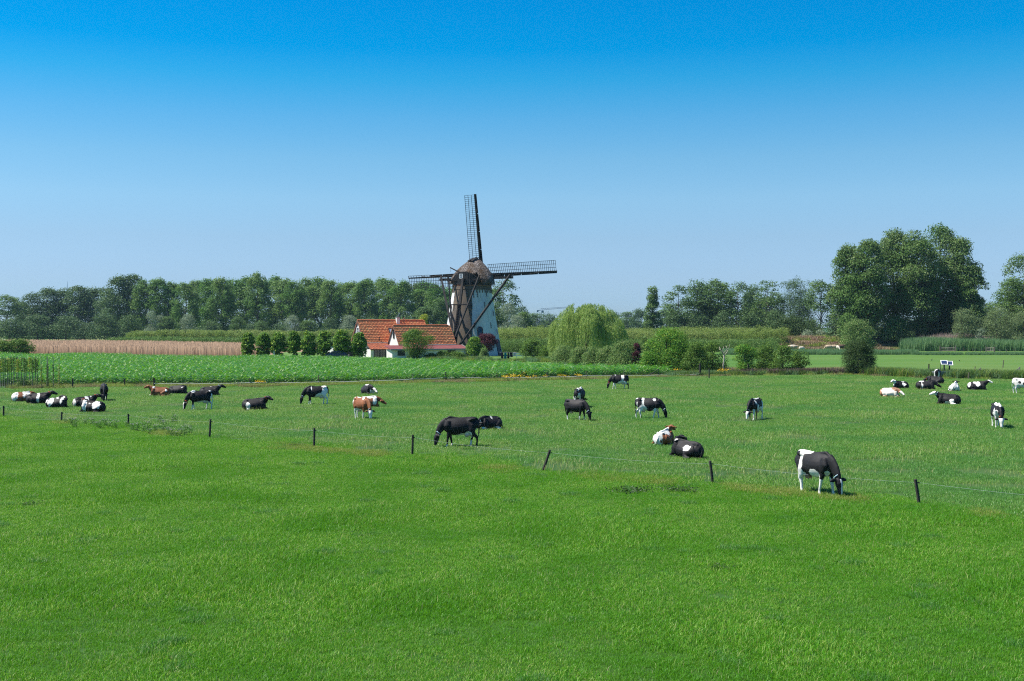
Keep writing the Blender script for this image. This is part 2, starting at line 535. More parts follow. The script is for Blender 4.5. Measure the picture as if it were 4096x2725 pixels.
tower_band('white_wall', 1.5, 304, 0.0, M['plaster'])
tower_band('brick_wall', -56, 1.5, 0.05, M['brick'])
# brick frieze with hanging arched teeth on the white part
fr = MB()
for i in range(96):
    q0, q1 = 2 * math.pi * i / 96, 2 * math.pi * (i + 1) / 96
    def rp(q, r, z): return (r * math.sin(q), -r * math.cos(q), z)
    ra, rb2 = tr(HT) + .16, tr(HT - .8) + .12
    fr.add([rp(q0, rb2, HT - .78), rp(q1, rb2, HT - .78), rp(q1, ra, HT - .12), rp(q0, ra, HT - .12)], [(0, 1, 2, 3)])
    fr.add([rp(q0, rb2 - .2, HT - .78), rp(q1, rb2 - .2, HT - .78), rp(q1, rb2, HT - .78), rp(q0, rb2, HT - .78)], [(0, 1, 2, 3)])
fr.build('brick_frieze', M['frieze'], mill)
tm = MB()
tm.prism([(-.24, 0, 0), (.24, 0, 0), (.20, 0, -.14), (.12, 0, -.26), (.10, 0, -.62), (0, 0, -.78), (-.10, 0, -.62), (-.12, 0, -.26), (-.20, 0, -.14)], (0, .12, 0))
tooth = tm.mesh('frieze_tooth', M['frieze'])
for i in range(40):
    q = 2 * math.pi * i / 40 + math.radians(6.5)
    qd = math.degrees(q) % 360
    if 305 < qd < 360: continue
    r = tr(HT - .9) + .08
    o = link('frieze_tooth', tooth, mill, Matrix.Translation((r * math.sin(q), -r * math.cos(q), HT - .76)) @ Matrix.Rotation(q, 4, 'Z') @ Matrix.Rotation(math.radians(-9), 4, 'X'))
rg = MB()
def lathe(mb, prof, n=64, a0=0, a1=2 * math.pi):
    V, Fq = [], []
    for r, z in prof:
        for i in range(n):
            q = a0 + (a1 - a0) * i / n
            V.append((r * math.sin(q), -r * math.cos(q), z))
    for j in range(len(prof) - 1):
        for i in range(n):
            Fq.append((j * n + i, j * n + (i + 1) % n, (j + 1) * n + (i + 1) % n, (j + 1) * n + i))
    return mb.add(V, Fq)
lathe(rg, [(R1 - .3, HT - .14), (R1 + .18, HT - .14), (R1 + .2, HT + .12), (R1 - .3, HT + .12)])
rg.build('brick_cornice', M['brick_dark'], mill, True)
kb = MB()
lathe(kb, [(R1 - .4, HT + .1), (R1 + .12, HT + .1), (R1 + .12, HT + 1.5), (R1 - .4, HT + 1.5)])
kb.build('cap_ring', M['millwood'], mill, True)

# wall anchors, windows, door
def on_tower(xpx, ypx, w=0.0):
    """Bearing on the tower of a photograph pixel, height and radius."""
    z = mz(ypx)
    r = tr(max(z, 0))
    s = ((xpx - 2048) / MP - MX) / r
    return math.asin(max(-.985, min(.985, s))), z, r
def wall_M(q, z, r, tilt=True):
    sl = math.atan2(R0 - R1, HT)
    return Matrix.Translation((r * math.sin(q), -r * math.cos(q), z)) @ Matrix.Rotation(q, 4, 'Z') @ Matrix.Rotation(-sl, 4, 'X')
am = MB()
am.box((0, -.03, 0), (.09, .06, 1.25))
am.box((0, -.05, 0), (.16, .05, .16))
anchor = am.mesh('wall_anchor', M['iron'])
for x, y in [(1897, 1182), (1912, 1180), (1946, 1176), (1891, 1228), (1940, 1222), (1902, 1302), (1964, 1302), (1839, 1172), (1823, 1180), (1820, 1232), (1822, 1305)]:
    q, z, r = on_tower(x, y)
    link('wall_anchor', anchor, mill, wall_M(q, z, r + .06))
def arch_poly(w, h, n=8):
    P = [(-w / 2, 0), (w / 2, 0)]
    for i in range(n + 1):
        a = math.pi * i / n
        P.append((w / 2 * math.cos(a), h - w / 2 + w / 2 * math.sin(a)))
    return P
def arch_window(x0, x1, y0, y1, rim, pane_mat, name='tower_window', wmul=1.0):
    q, zc, r = on_tower((x0 + x1) / 2, (y0 + y1) / 2)
    zb = mz(y1)
    h = mz(y0) - zb
    w = (x1 - x0) / MP / max(.35, math.cos(q)) * wmul
    T = wall_M(q, zb, tr(max(zb, 0)) + .02)
    fm = MB()
    out, inn = arch_poly(w, h), arch_poly(w * .8, h - w * .1)
    n = len(out)
    V = [(x, -.09, z) for x, z in out] + [(x, -.09, z) for x, z in inn] + [(x, .1, z) for x, z in out] + [(x, .1, z) for x, z in inn]
    fs = []
    for i in range(n):
        j = (i + 1) % n
        fs += [(i, j, j + n, i + n), (i, i + 2 * n, j + 2 * n, j), (i + n, j + n, j + 3 * n, i + 3 * n)]
    fm.add(V, fs)
    o = fm.build(name, rim, mill, mtx=T)
    pm = MB()
    pm.prism([(x, -.03, z) for x, z in arch_poly(w * .8, h - w * .1)], (0, .06, 0))
    pm.build('pane', pane_mat, o)
    return o
M['niche'] = flat("plaster_niche", (.50, .51, .50), .8)
arch_window(1912, 1934, 1306, 1343, M['brick_dark'], M['darkpane'])
arch_window(1968, 1976, 1241, 1264, M['plaster'], M['darkpane'], wmul=.8)
arch_window(1982, 1990, 1316, 1338, M['plaster'], M['darkpane'], wmul=.8)
arch_window(1801, 1810, 1222, 1264, M['brick_dark'], M['darkpane'], wmul=.6)
q, z, r = on_tower(1996, 1390)
dw = MB()
dpoly = arch_poly(1.7, 3.4)
dw.prism([(x, -.04, zz) for x, zz in dpoly], (0, .2, 0))
T = wall_M(math.radians(68), 0.0, tr(0) + .02)
dr = dw.build('arched_door', M['door_dark'], mill, mtx=T)
hm = MB()
hm.box((.55, -.09, 1.3), (.05, .08, .22))
hm.build('handle', M['iron'], dr)

# thatched cap: a rounded boat shape, cut open on the tail side
cz0, cz1 = mz(1134), mz(1033)
def cap_pt(phi, t, inset=0.0):
    """phi 0 at the sail side; t 0 at the eave, 1 at the ridge."""
    e = (1 - t ** 1.55) ** .80 if t < 1 else 0
    cu, cv = math.cos(phi), math.sin(phi)
    ru, rv = 4.6 - inset, 4.62 - inset
    uu = cu * (ru * e + 1.35 * (1 - e) * (1 if cu > -2 else 1))
    v = cv * rv * e
    u = uu + 1.15 * t
    z = cz0 + (cz1 - cz0) * t * (1 + .0 * cu) + .55 * t * t * cu * (1 - t * .3) - .1 * abs(cu) * (1 - t)
    return C(u, v, z - inset * .45 * t)
NP, NT = 72, 16
rt = random.Random(5)
V, Fq = [], []
def t_low(phi):
    d = abs(abs((phi + math.pi) % (2 * math.pi) - math.pi) - math.pi)          # angle from the tail side
    return .40 * (1 - smooth(math.radians(37), math.radians(50), d))
for layer, inset in ((0, 0.0), (1, .38)):
    for j in range(NT + 1):
        for i in range(NP):
            phi = 2 * math.pi * i / NP
            t = t_low(phi) + (1 - t_low(phi)) * j / NT
            p = cap_pt(phi, min(t, 1), inset)
            if layer == 0 and 0 < j < NT:
                p = p + Vector((rt.uniform(-.05, .05), rt.uniform(-.05, .05), rt.uniform(-.05, .05)))
            V.append(p)
n2 = (NT + 1) * NP
for j in range(NT):
    for i in range(NP):
        a, b = j * NP + i, j * NP + (i + 1) % NP
        Fq.append((a, b, b + NP, a + NP))
        Fq.append((n2 + a, n2 + a + NP, n2 + b + NP, n2 + b))
for i in range(NP):
    j = (i + 1) % NP
    Fq.append((i, n2 + i, n2 + j, j))
link('thatched_cap', np_mesh('thatched_cap', V, np.array(Fq), M['thatch'], True), mill)
# loose reed ends over the thatch give it an uneven surface
rv = np.random.default_rng(11)
P, N, T_ = [], [], []
V, Fq = [], []
for k in range(5200):
    phi, t = rv.uniform(0, 2 * math.pi), rv.uniform(0, .93)
    if t < t_low(phi) + .02: continue
    p = cap_pt(phi, t)
    dn = (cap_pt(phi, max(t - .05, 0)) - p).normalized()
    sdv = (cap_pt(phi + .05, t) - p).normalized()
    nrm = dn.cross(sdv)
    if nrm.dot(Vector((p.x, p.y, 3))) < 0: nrm = -nrm
    w, l = rv.uniform(.03, .08), rv.uniform(.3, .7)
    sk = rv.uniform(-.12, .12)
    a = p + nrm * .02
    b = p + dn * l + sdv * sk + nrm * rv.uniform(.05, .11)
    m_ = len(V)
    V += [a - sdv * w, a + sdv * w, b + sdv * w * .6, b - sdv * w * .6]
    Fq.append((m_, m_ + 1, m_ + 2, m_ + 3))
M['thatch_reed'] = leafy("thatch_reed", (.065, .055, .05), (.26, .225, .205), (.33, .30, .28), trans=0, rough=.9, patch=(.085, .055, .032), pscale=.45)
tag(link('thatch_reeds', np_mesh('thatch_reeds', V, np.array(Fq), M['thatch_reed']), mill), kind='stuff')
# dark boarded gable under the raised thatch on the tail side, board by board
for k in range(18):
    v0 = -2.75 + k * (5.5 / 18)
    v1 = v0 + 5.5 / 18 - .03
    vm = (v0 + v1) / 2
    um = -math.sqrt(max(.1, 4.05 ** 2 - vm ** 2 * .9))
    ztop = cz0 + 2.25 * (1 - (abs(vm) / 3.4) ** 2.2)
    b = MB()
    b.prism([C(um, v0, cz0 - .35), C(um, v1, cz0 - .35), C(um, v1, ztop), C(um, v0, ztop)], U * .08)
    b.build('gable_board', M['millwood'], mill)
# ridge board on the cap
b = MB()
pr = [C(-1.1, 0, mz(1046)), C(.4, 0, mz(1036)), C(2.3, 0, mz(1029))]
for a, c in zip(pr[:-1], pr[1:]):
    b.beam(a + VV * .28, c + VV * .28, .6, .10)
    b.beam(a - VV * .28, c - VV * .28, .6, .09)
b.beam(pr[0] + Zv * .1, pr[-1] + Zv * .1, .22, .16)
b.build('ridge_board', M['tailwood'], mill)
# small white window in the gable
w = MB()
wu, wv, wz = -4.32, -.55, mz(1108.5)
T = Matrix.Translation(C(wu, wv, wz)) @ Matrix.Rotation(-YAW, 4, 'Z')
for c, s in (((0, 0, .42), (.74, .1, .1)), ((0, 0, -.42), (.74, .1, .1)), ((-.34, 0, 0), (.1, .1, .94)), ((.34, 0, 0), (.1, .1, .94)), ((0, 0, 0), (.06, .06, .8)), ((0, .01, 0), (.6, .06, .06))):
    w.box(c, s)
wo = w.build('cap_window', M['white_paint'], mill, mtx=T)
pm = MB().box((0, 0, 0), (.28, .03, .37)).mesh('pane', flat("sky_pane", (.10, .16, .22), .05, .8))
for a in (-1, 1):
    for d in (-1, 1):
        link('pane', pm, wo, Matrix.Translation((a * .16, .02, d * .2)))

# tail beams and braces
TB = C(-8.9, -.05, .9)                              # foot of the tail
b = MB()
b.beam(C(-4.1, -.2, mz(1116)), TB, .42, .5, w2=.55, h2=.6)
b.build('tail_pole', M['tailwood'], mill)
zl = mz(1113)
b = MB().beam(C(1.7, -8.0, zl - .15), C(1.7, 8.3, zl + .12), .42, .5)
b.build('long_cross_beam', M['tailwood'], mill)
zs = mz(1122)
b = MB().beam(C(-3.6, -3.9, zs - .1), C(-3.6, 3.9, zs), .36, .34)
b.build('short_cross_beam', M['tailwood'], mill)
br_list = [(C(1.4, 7.75, zl + .55), TB + VV * .35 + Zv * .2, .36), (C(1.4, -7.6, zl + .5), TB + VV * -.3 + Zv * 3.6, .32),
           (C(-3.95, 3.2, zs + .6), TB + VV * .25 + Zv * 2.9, .28), (C(-3.95, -3.5, zs + .6), TB + VV * -.2 + Zv * 2.2, .28)]
for a, c, wd in br_list:
    b = MB().beam(a, c, wd, wd, w2=wd * 1.1)
    b.build('tail_brace', M['tailwood'], mill)
b = MB().beam(C(-6.25, -2.3, mz(1221.5)), C(-6.25, 2.15, mz(1221)), .25, .22)
b.build('tail_tie_beam', M['tailwood'], mill)
# stair on the tail pole: two strings and single treads
pa, pb = C(-4.1, -.2, mz(1116)), TB
s0, s1 = pa.lerp(pb, .36), pa.lerp(pb, .97)
sv = (VV * .34)
off = (U * -.30)
b = MB()
b.beam(s0 + sv + off, s1 + sv + off, .07, .2)
b.beam(s0 - sv + off, s1 - sv + off, .07, .2)
lad = b.build('tail_stair', M['tailwood'], mill)
trd = MB().box((0, 0, 0), (.62, .3, .06)).mesh('stair_tread', M['tailwood'])
for k in range(26):
    p = s0.lerp(s1, (k + .5) / 26) + off
    link('stair_tread', trd, lad, Matrix.Translation(p) @ Matrix.Rotation(-YAW, 4, 'Z'))
# winch wheel at the foot of the tail
b = MB()
wc = C(-9.2, .1, mz(1390))
ring = [wc + VV * (.78 * math.cos(a)) + Zv * (.78 * math.sin(a)) + U * (.12 * math.cos(a)) for a in [2 * math.pi * k / 24 for k in range(25)]]
b.tube(ring, [.05] * 25, 6, False)
wh = b.build('winch_wheel', M['post_grey'], mill)
sp = MB()
for k in range(6):
    a = math.pi * k / 6
    d = VV * math.cos(a) + Zv * math.sin(a)
    o = MB().beam(wc - d * .76, wc + d * .76, .05).build('wheel_spoke', M['post_grey'], wh)
b = MB().beam(TB + Zv * .4, Vector((TB.x, TB.y, -.1)), .5, .5)
b.build('tail_foot', M['tailwood'], mill)
b = MB().beam(C(-3.6, -.5, mz(1099)), C(-2.6, -3.7, mz(1072)), .20, .2, w2=.14)
b.tube([C(-2.6, -3.6, mz(1073)), C(-2.6, -3.62, mz(1090))], [.02, .02], 4)
b.build('brake_pole', M['tailwood'], mill)

# the sails
TAU, ROT = math.radians(9), math.radians(1.6)
HUB = C(4.95, 0, mz(1095))
Wn = U * math.cos(TAU) + Zv * math.sin(TAU)
E1, E2 = VV.copy(), Zv * math.cos(TAU) - U * math.sin(TAU)
RS = 16.7
b = MB().beam(C(2.0, 0, mz(1095) - 3.0 * math.tan(TAU)), HUB + Wn * .7, .75, .75)
b.build('windshaft', M['millwood'], mill)
def bmat(o, xax, yax, zax):
    m = Matrix.Identity(4)
    for i in range(3):
        m[i][0], m[i][1], m[i][2], m[i][3] = xax[i], yax[i], zax[i], o[i]
    return m
bar_me = MB().box((1.13, 0, 0), (2.3, .06, .075)).mesh('sail_bar', M['lattice'])
for k in range(4):
    a = math.pi / 2 * k + ROT
    ar = E1 * math.cos(a) + E2 * math.sin(a)
    sw = E2 * math.cos(a) - E1 * math.sin(a)                # side of the lattice
    def tw(r): return math.radians(20 - 17 * r / RS)
    def sdir(r): return sw * math.cos(tw(r)) - Wn * math.sin(tw(r))
    zoff = Wn * (.18 if k % 2 else -.18)
    o = HUB + zoff
    b = MB().beam(o, o + ar * RS, .46, .46, up=Wn, w2=.24, h2=.26)
    st = b.build('sail', M['millwood'], mill)
    n_ = 37
    for j in range(n_):
        r = 2.0 + (RS - 2.15) * j / (n_ - 1)
        link('sail_bar', bar_me, st, bmat(o + ar * r, sdir(r), ar, sdir(r).cross(ar)))
    for s in (.78, 1.5, 2.22):
        b = MB()
        rr = [2.0 + (RS - 2.15) * j / 6 for j in range(7)]
        for r0, r1 in zip(rr[:-1], rr[1:]):
            b.beam(o + ar * r0 + sdir(r0) * s, o + ar * r1 + sdir(r1) * s, .075, .06, up=Wn)
        b.build('hem_lath', M['lattice'], st)
    # leading boards, four lengths with narrow gaps, open framing at the tip
    seg = [(2.6, 5.6), (5.7, 8.7), (8.8, 11.6)] if k == 2 else [(1.6, 5.2), (5.3, 8.9), (9.0, 12.6), (12.7, RS)]
    for r0, r1 in seg:
        w0, w1 = .62 - .012 * r0, .62 - .012 * r1
        d0 = -sw * math.cos(.25) - Wn * math.sin(.25)
        b = MB()
        b.prism([o + ar * r0 - sw * .1, o + ar * r1 - sw * .1, o + ar * r1 + d0 * w1, o + ar * r0 + d0 * w0], Wn * .05)
        b.build('leading_board', M['millwood'], st)
    if k in (0, 2):
        b = MB()
        r0 = 11.7 if k == 2 else 13.2
        d0 = -sw * math.cos(.25) - Wn * math.sin(.25)
        if k == 2:
            b.beam(o + ar * r0 + d0 * .5, o + ar * RS + d0 * .48, .09, .08)
            for j in range(9):
                r = r0 + (RS - r0) * j / 8
                b.beam(o + ar * r, o + ar * r + d0 * .5, .07, .07)
            b.build('leading_frame', M['millwood'], st)
    # rolled sailcloth lying along the stock
    rp_ = random.Random(20 + k)
    pts = [o + ar * (2.5 + 11 * j / 14) - sw * (.12 + .12 * math.sin(j * 1.3 + k)) - Wn * .25 for j in range(15)]
    MB().tube(pts, [.05 + .07 * rp_.random() for _ in pts], 6).build('rolled_sailcloth', M['tailwood'], st, True)

# ------------------------------------------------------------------ farmhouse with its two tiled wings
M['tile'] = leafy("clay_pantile", (.66, .205, .075), (.86, .33, .135), (.80, .38, .15), trans=0, rough=.65, spec=.35, patch=(.72, .25, .10), pscale=.8)
M['tile_old'] = leafy("old_pantile", (.36, .10, .05), (.52, .16, .075), (.30, .10, .06), trans=0, rough=.75, spec=.3)
M['ridge_tile'] = noisy("ridge_tile", (.40, .12, .06), (.52, .17, .08), 3)
M['render'] = noisy("white_render", (.72, .72, .69), (.60, .60, .57), .9)
M['verge'] = flat("verge_board", (.20, .09, .06), .7)
M['flatroof'] = noisy("red_roof_sheet", (.15, .048, .05), (.20, .068, .066), .8, rough=.7)
M['gutter'] = flat("grey_gutter", (.25, .27, .28), .5)
M['frame_dark'] = flat("dark_frame", (.03, .03, .035), .5)
M['glass'] = flat("window_glass", (.03, .04, .045), .06, .8)
M['shutter'] = flat("shutter_grey", (.35, .35, .35), .6)

HD = 218.0
HP = F / HD
HY = math.radians(27)
HA = Vector((math.cos(HY), math.sin(HY), 0))           # along the ridge, to the right and away
HN = Vector((math.sin(HY), -math.cos(HY), 0))          # long front wall faces this way
house = thing('farmhouse', 'white farmhouse with two orange tiled roofs beside the windmill', 'house', (xa(1500, HD), HD, 0))
HO = Vector(house.location)
def hw(y): return CAM_H - (y - YH) / HP
# tile pieces: one S-shaped pan with a lip
def pantile():
    prof = [(0, 0), (.06, -.016), (.13, -.018), (.19, .008), (.25, .022), (.30, .005)]
    V = []
    for (s, zz) in ((0, 0.0), (1, .018)):
        V += [(x, s * .46, z + zz) for x, z in prof]
    V += [(x, .46, z - .012) for x, z in prof]
    n = len(prof)
    Fq = [(i, i + 1, n + i + 1, n + i) for i in range(n - 1)] + [(n + i, n + i + 1, 2 * n + i + 1, 2 * n + i) for i in range(n - 1)]
    return np.array(V), np.array(Fq)
PT_V, PT_F = pantile()
def tile_plane(name, O, A, Dn, La, Ls, mat, parent, shear=0.0):
    """O upper left corner, A along the ridge, Dn down the slope."""
    Nn = np.array(A.cross(Dn))
    if Nn[2] < 0: Nn = -Nn
    A_, D_, O_ = np.array(A), np.array(Dn), np.array(O)
    nt_, nr = int(La / .30), int(round(Ls / .42))
    r = np.random.default_rng(int(La * 100))
    Vs, Fs = [], []
    for j in range(nr):
        for i in range(nt_):
            dz = r.uniform(-.012, .012)
            sx, sy = La / nt_ / .30, Ls / nr / .42
            P = O_ + np.outer(PT_V[:, 0] * sx + i * La / nt_, A_) + np.outer(PT_V[:, 1] * sy + j * Ls / nr, D_) + np.outer(PT_V[:, 2] + dz + .02, Nn)
            Fs.append(PT_F + len(Vs) * len(PT_V))
            Vs.append(P)
    return tag(link(name, np_mesh(name, np.concatenate(Vs), np.concatenate(Fs), mat), parent), kind='stuff')

def wing(apex_px, apex_y, eave_y, L, half, D):
    """A gabled wing: near-left gable apex at a photograph pixel."""
    ap = Vector((xa(apex_px, D), D, 0)) - HO
    zr, ze = hw(apex_y), hw(eave_y)
    wl = MB()
    f0, f1 = ap + HN * (half - .25), ap - HN * (half - .25)
    g0, g1 = f0 + HA * L, f1 + HA * L
    ze_ = ze + .12
    # front wall, back wall, two gables: closed body
    P = [f0, f1, g1, g0]
    wl.add([p + Zv * -.2 for p in P] + [p + Zv * ze_ for p in P] + [ap + Zv * (zr - .15), ap + HA * L + Zv * (zr - .15)],
           [(0, 1, 2, 3), (0, 4, 7, 3)[::-1], (1, 2, 6, 5), (0, 1, 5, 8, 4), (3, 7, 9, 6, 2), (4, 8, 9, 7), (5, 6, 9, 8)])
    wl.build('wall', M['render'], house)
    sl = Vector((HN.x * half, HN.y * half, ze - zr))
    Ls = sl.length
    dn = sl.normalized()
    bk = Vector((-HN.x * half, -HN.y * half, ze - zr)).normalized()
    o0 = ap - HA * .18 + Zv * zr
    rf = MB()
    for d in (dn, bk):
        n_ = HA.cross(d)
        if n_.z < 0: n_ = -n_
        q = [o0 - n_ * .03, o0 + HA * (L + .36) - n_ * .03, o0 + HA * (L + .36) + d * (Ls + .2) - n_ * .03, o0 + d * (Ls + .2) - n_ * .03]
        rf.prism(q, n_ * -.10)
    ro = rf.build('roof', M['verge'], house)
    tile_plane('roof_tiles', o0, HA, dn, L + .36, Ls + .22, M['tile'], ro)
    tile_plane('roof_tiles', o0, HA, bk, L + .36, Ls + .22, M['tile'], ro)
    # ridge tiles one by one
    rm = MB()
    rm.tube([(0, 0, 0), (.38, 0, 0)], [.13, .15], 8)
    rme = rm.mesh('ridge_tile', M['ridge_tile'], False)
    nr = int((L + .36) / .38)
    for i in range(nr):
        p = o0 + HA * (.38 * i) + Zv * .02
        link('ridge_tile', rme, ro, Matrix.Translation(p) @ Matrix.Rotation(HY, 4, 'Z'))
    vg = MB()
    for d in (dn, bk):
        vg.beam(o0 - HA * .03 - Zv * .10, o0 - HA * .03 + d * (Ls + .2) - Zv * .10, .06, .24)
        vg.beam(o0 + HA * (L + .39) - Zv * .10, o0 + HA * (L + .39) + d * (Ls + .2) - Zv * .10, .06, .24)
    vg.build('verge_board', M['verge'], ro)
    gt = MB().tube([ap + HN * (half + .16) + Zv * (ze - .16), ap + HN * (half + .16) + HA * L + Zv * (ze - .16)], [.08, .08], 8)
    gt.build('gutter', M['gutter'], ro)
    return ap, zr, ze, dn, o0, ro

apA, zrA, zeA, dnA, oA, roA = wing(1433, 1281, 1369, 13.6, 3.75, HD + 2)
apB, zrB, zeB, dnB, oB, roB = wing(1576, 1302, 1376, 11.4, 3.0, HD - 2.2)

def house_window(P, outward, w, h, name, frame_mat, pane_n=(2, 3), shutters=False, parent=None):
    """Framed window set on a wall: frame with depth, glass, glazing bars."""
    side = Vector((-outward.y, outward.x, 0))
    T = bmat(P, side, outward * -1, Zv)
    b = MB()
    for c, s in (((0, 0, h / 2 + .03), (w + .14, .12, .08)), ((0, 0, -h / 2 - .03), (w + .2, .18, .07)), ((-w / 2 - .03, 0, 0), (.08, .12, h)), ((w / 2 + .03, 0, 0), (.08, .12, h))):
        b.box(c, s)
    for i in range(1, pane_n[0]): b.box((-w / 2 + w * i / pane_n[0], .0, 0), (.045, .07, h))
    for i in range(1, pane_n[1]): b.box((0, .006, -h / 2 + h * i / pane_n[1]), (w, .06, .04))
    o = b.build(name, frame_mat, parent or house, mtx=T)
    pn = MB().box((0, .03, 0), (w / pane_n[0] - .05, .02, h - .02)).mesh('pane', M['glass'])
    for i in range(pane_n[0]):
        link('pane', pn, o, Matrix.Translation((-w / 2 + w * (i + .5) / pane_n[0], 0, 0)))
    if shutters:
        for s in (-1, 1):
            MB().box((s * (w / 2 + .28), -.05, 0), (.42, .05, h + .1)).build('shutter', M['shutter'], o)
    return o
# gable windows
GL = -HA
house_window(apA + GL * .03 + Zv * hw(1324), GL, .95, 1.25, 'window', M['white_paint'], (2, 2), True)
house_window(apB + GL * .03 + Zv * hw(1336), GL, .6, 1.5, 'window', M['frame_dark'], (1, 2))
# roof light, vent pipe and flue on the rear roof
pS = oA + HA * 6.3 + dnA * 2.95
nA = HA.cross(dnA)
if nA.z < 0: nA = -nA
T = bmat(pS + nA * .12, HA, dnA, nA)
b = MB()
for c, s in (((0, -.62, 0), (1.05, .12, .16)), ((0, .62, 0), (1.05, .12, .16)), ((-.48, 0, 0), (.1, 1.3, .16)), ((.48, 0, 0), (.1, 1.3, .16))): b.box(c, s)
sk = b.build('roof_light', M['frame_dark'], roA, mtx=T)
MB().box((0, 0, .02), (.86, 1.12, .05)).build('pane', flat("roof_glass", (.25, .32, .38), .05, .9), sk)
b = MB()
pv = oA + HA * 3.2 + dnA * 5.3
b.tube([pv, pv + Zv * .65], [.07, .07], 8)
b.tube([pv + Zv * .62, pv + Zv * .72], [.16, .13], 8)
b.build('vent_pipe', M['frame_dark'], roA)
# chimney
pc = oA + HA * 8.2 + dnA * .55
b = MB()
b.box((pc.x, pc.y, zrA - .40), (.66, .6, 1.9), Matrix.Rotation(HY, 3, 'Z'))
ch = b.build('chimney', M['render'], roA)
b = MB()
b.box((pc.x, pc.y, zrA + .58), (.76, .70, .09), Matrix.Rotation(HY, 3, 'Z'))
b.tube([(pc.x, pc.y, zrA + .6), (pc.x, pc.y, zrA + .82)], [.15, .13], 8)
b.tube([(pc.x, pc.y, zrA + .80), (pc.x, pc.y, zrA + .90)], [.22, .2], 8)
b.build('chimney_cap', M['gutter'], ch)
b = MB()
pf = oA + HA * 9.6 + dnA * .75
b.tube([pf, pf + Zv * .35 - HA * .35, pf + Zv * .8 - HA * .3, pf + Zv * 1.05], [.09, .09, .09, .09], 7)
b.build('flue_pipe', M['verge'], roA)

# lean-to of old tiles and the flat red-roofed extension along the front
lx = apA + HN * (3.75 + .1)
o1 = lx + HA * .2 + Zv * (zeA - .15)
sl = Vector((HN.x * 2.6, HN.y * 2.6, -1.15))
tile_plane('roof_tiles', o1, HA, sl.normalized(), 4.5, sl.length, M['tile_old'], house)
b = MB()
q = [o1, o1 + HA * 4.5, o1 + HA * 4.5 + sl, o1 + sl]
b.prism([p - Zv * .04 for p in q], Zv * -.12)
b.build('lean_to_roof', M['verge'], house)
b = MB()
e0, e1 = lx + HN * 2.35 + HA * .3, lx + HA * 4.6 + HN * 2.35
wz = o1.z - 1.2
b.prism([lx + HA * .3 - HN * .3, e0, e1, lx + HA * 4.6 - HN * .3], Zv * wz)
b.build('lean_to_wall', M['render'], house)
# glazed doors in the lean-to
for i in range(3):
    house_window(e0.lerp(e1, .30 + .26 * i) + HN * .05 + Zv * .74, HN, 1.15, 1.36, 'glazed_door', M['frame_dark'], (2, 3))
# flat extension in front of the right wing
x0 = apB + HN * 3.1 - HA * 2.6
x1 = apB + HN * 3.1 + HA * 12.2
zf = hw(1387)
q = [x0 - HN * .2, x1 - HN * .2, x1 + HN * 3.0, x0 + HN * 3.0]
b = MB().prism([p + Zv * 0 for p in [x0 - HN * .2, x0 + HN * 2.75, x1 + HN * 2.75, x1 - HN * .2]], Zv * (zf - .45))
b.build('extension_wall', M['render'], house)
b = MB()
V = [x0 - HA * .5 - HN * .2 + Zv * (zf + .35), x1 + HA * .5 - HN * .2 + Zv * (zf + .35), x1 + HA * .5 + HN * 3.15 + Zv * (zf - .3), x0 - HA * .5 + HN * 3.15 + Zv * (zf - .3)]
b.prism(V, Zv * -.12)
ex = b.build('extension_roof', M['flatroof'], house)
b = MB()
b.beam(x0 - HA * .55 + HN * 3.2 + Zv * (zf - .42), x1 + HA * .55 + HN * 3.2 + Zv * (zf - .42), .08, .26)
b.beam(x1 + HA * .55 + HN * 3.2 + Zv * (zf - .36), x1 + HA * .55 - HN * .2 + Zv * (zf + .30), .08, .22)
b.build('fascia_board', M['gutter'], ex)
for fr_, w_ in ((.12, 1.3), (.80, 1.5)):
    house_window(x0.lerp(x1, fr_) + HN * 2.8 + Zv * 1.0, HN, w_, .9, 'window', M['frame_dark'], (2, 1))
for fr_ in (.27, .985):
    p = x0.lerp(x1, fr_) + HN * 2.83
    MB().tube([p + Zv * .0, p + Zv * (zf - .5)], [.05, .05], 6).build('drain_pipe', M['gutter'], house)
# low garage wing on the left with a wide dark opening
g0 = apA - HN * .4 - HA * 5.4
b = MB().prism([g0 - HN * 2.2, g0 + HN * 2.2, g0 + HN * 2.2 + HA * 5.2, g0 - HN * 2.2 + HA * 5.2], Zv * 2.25)
b.build('garage_wall', M['render'], house)
b = MB().prism([g0 - HN * 2.5 - HA * .3 + Zv * 2.26, g0 + HN * 2.5 - HA * .3 + Zv * 2.26, g0 + HN * 2.5 + HA * 5.2 + Zv * 2.26, g0 - HN * 2.5 + HA * 5.2 + Zv * 2.26], Zv * .18)
b.build('garage_roof', M['flatroof'], house)
b = MB().box((0, 0, 0), (2.6, .08, 1.9))
b.build('garage_door', M['frame_dark'], house, mtx=bmat(g0 + HA * 3.2 + HN * 2.22 + Zv * .96, HA, -HN, Zv))
# ------------------------------------------------------------------ foliage helpers
def leaf_cards(P, N, Ln, Wd, r):
    n = len(P)
    a = r.normal(size=(n, 3))
    N = N / (np.linalg.norm(N, axis=1, keepdims=True) + 1e-9)
    t = a - N * (a * N).sum(1, keepdims=True)
    t /= np.linalg.norm(t, axis=1, keepdims=True) + 1e-9
    b = np.cross(N, t)
    Ln = np.broadcast_to(Ln, (n,))[:, None]
    Wd = np.broadcast_to(Wd, (n,))[:, None]
    V = np.stack([P - t * Ln / 2, P + b * Wd / 2 + N * Ln * .08, P + t * Ln / 2, P - b * Wd / 2 + N * Ln * .08], 1).reshape(-1, 3)
    return V, np.arange(n * 4).reshape(n, 4)

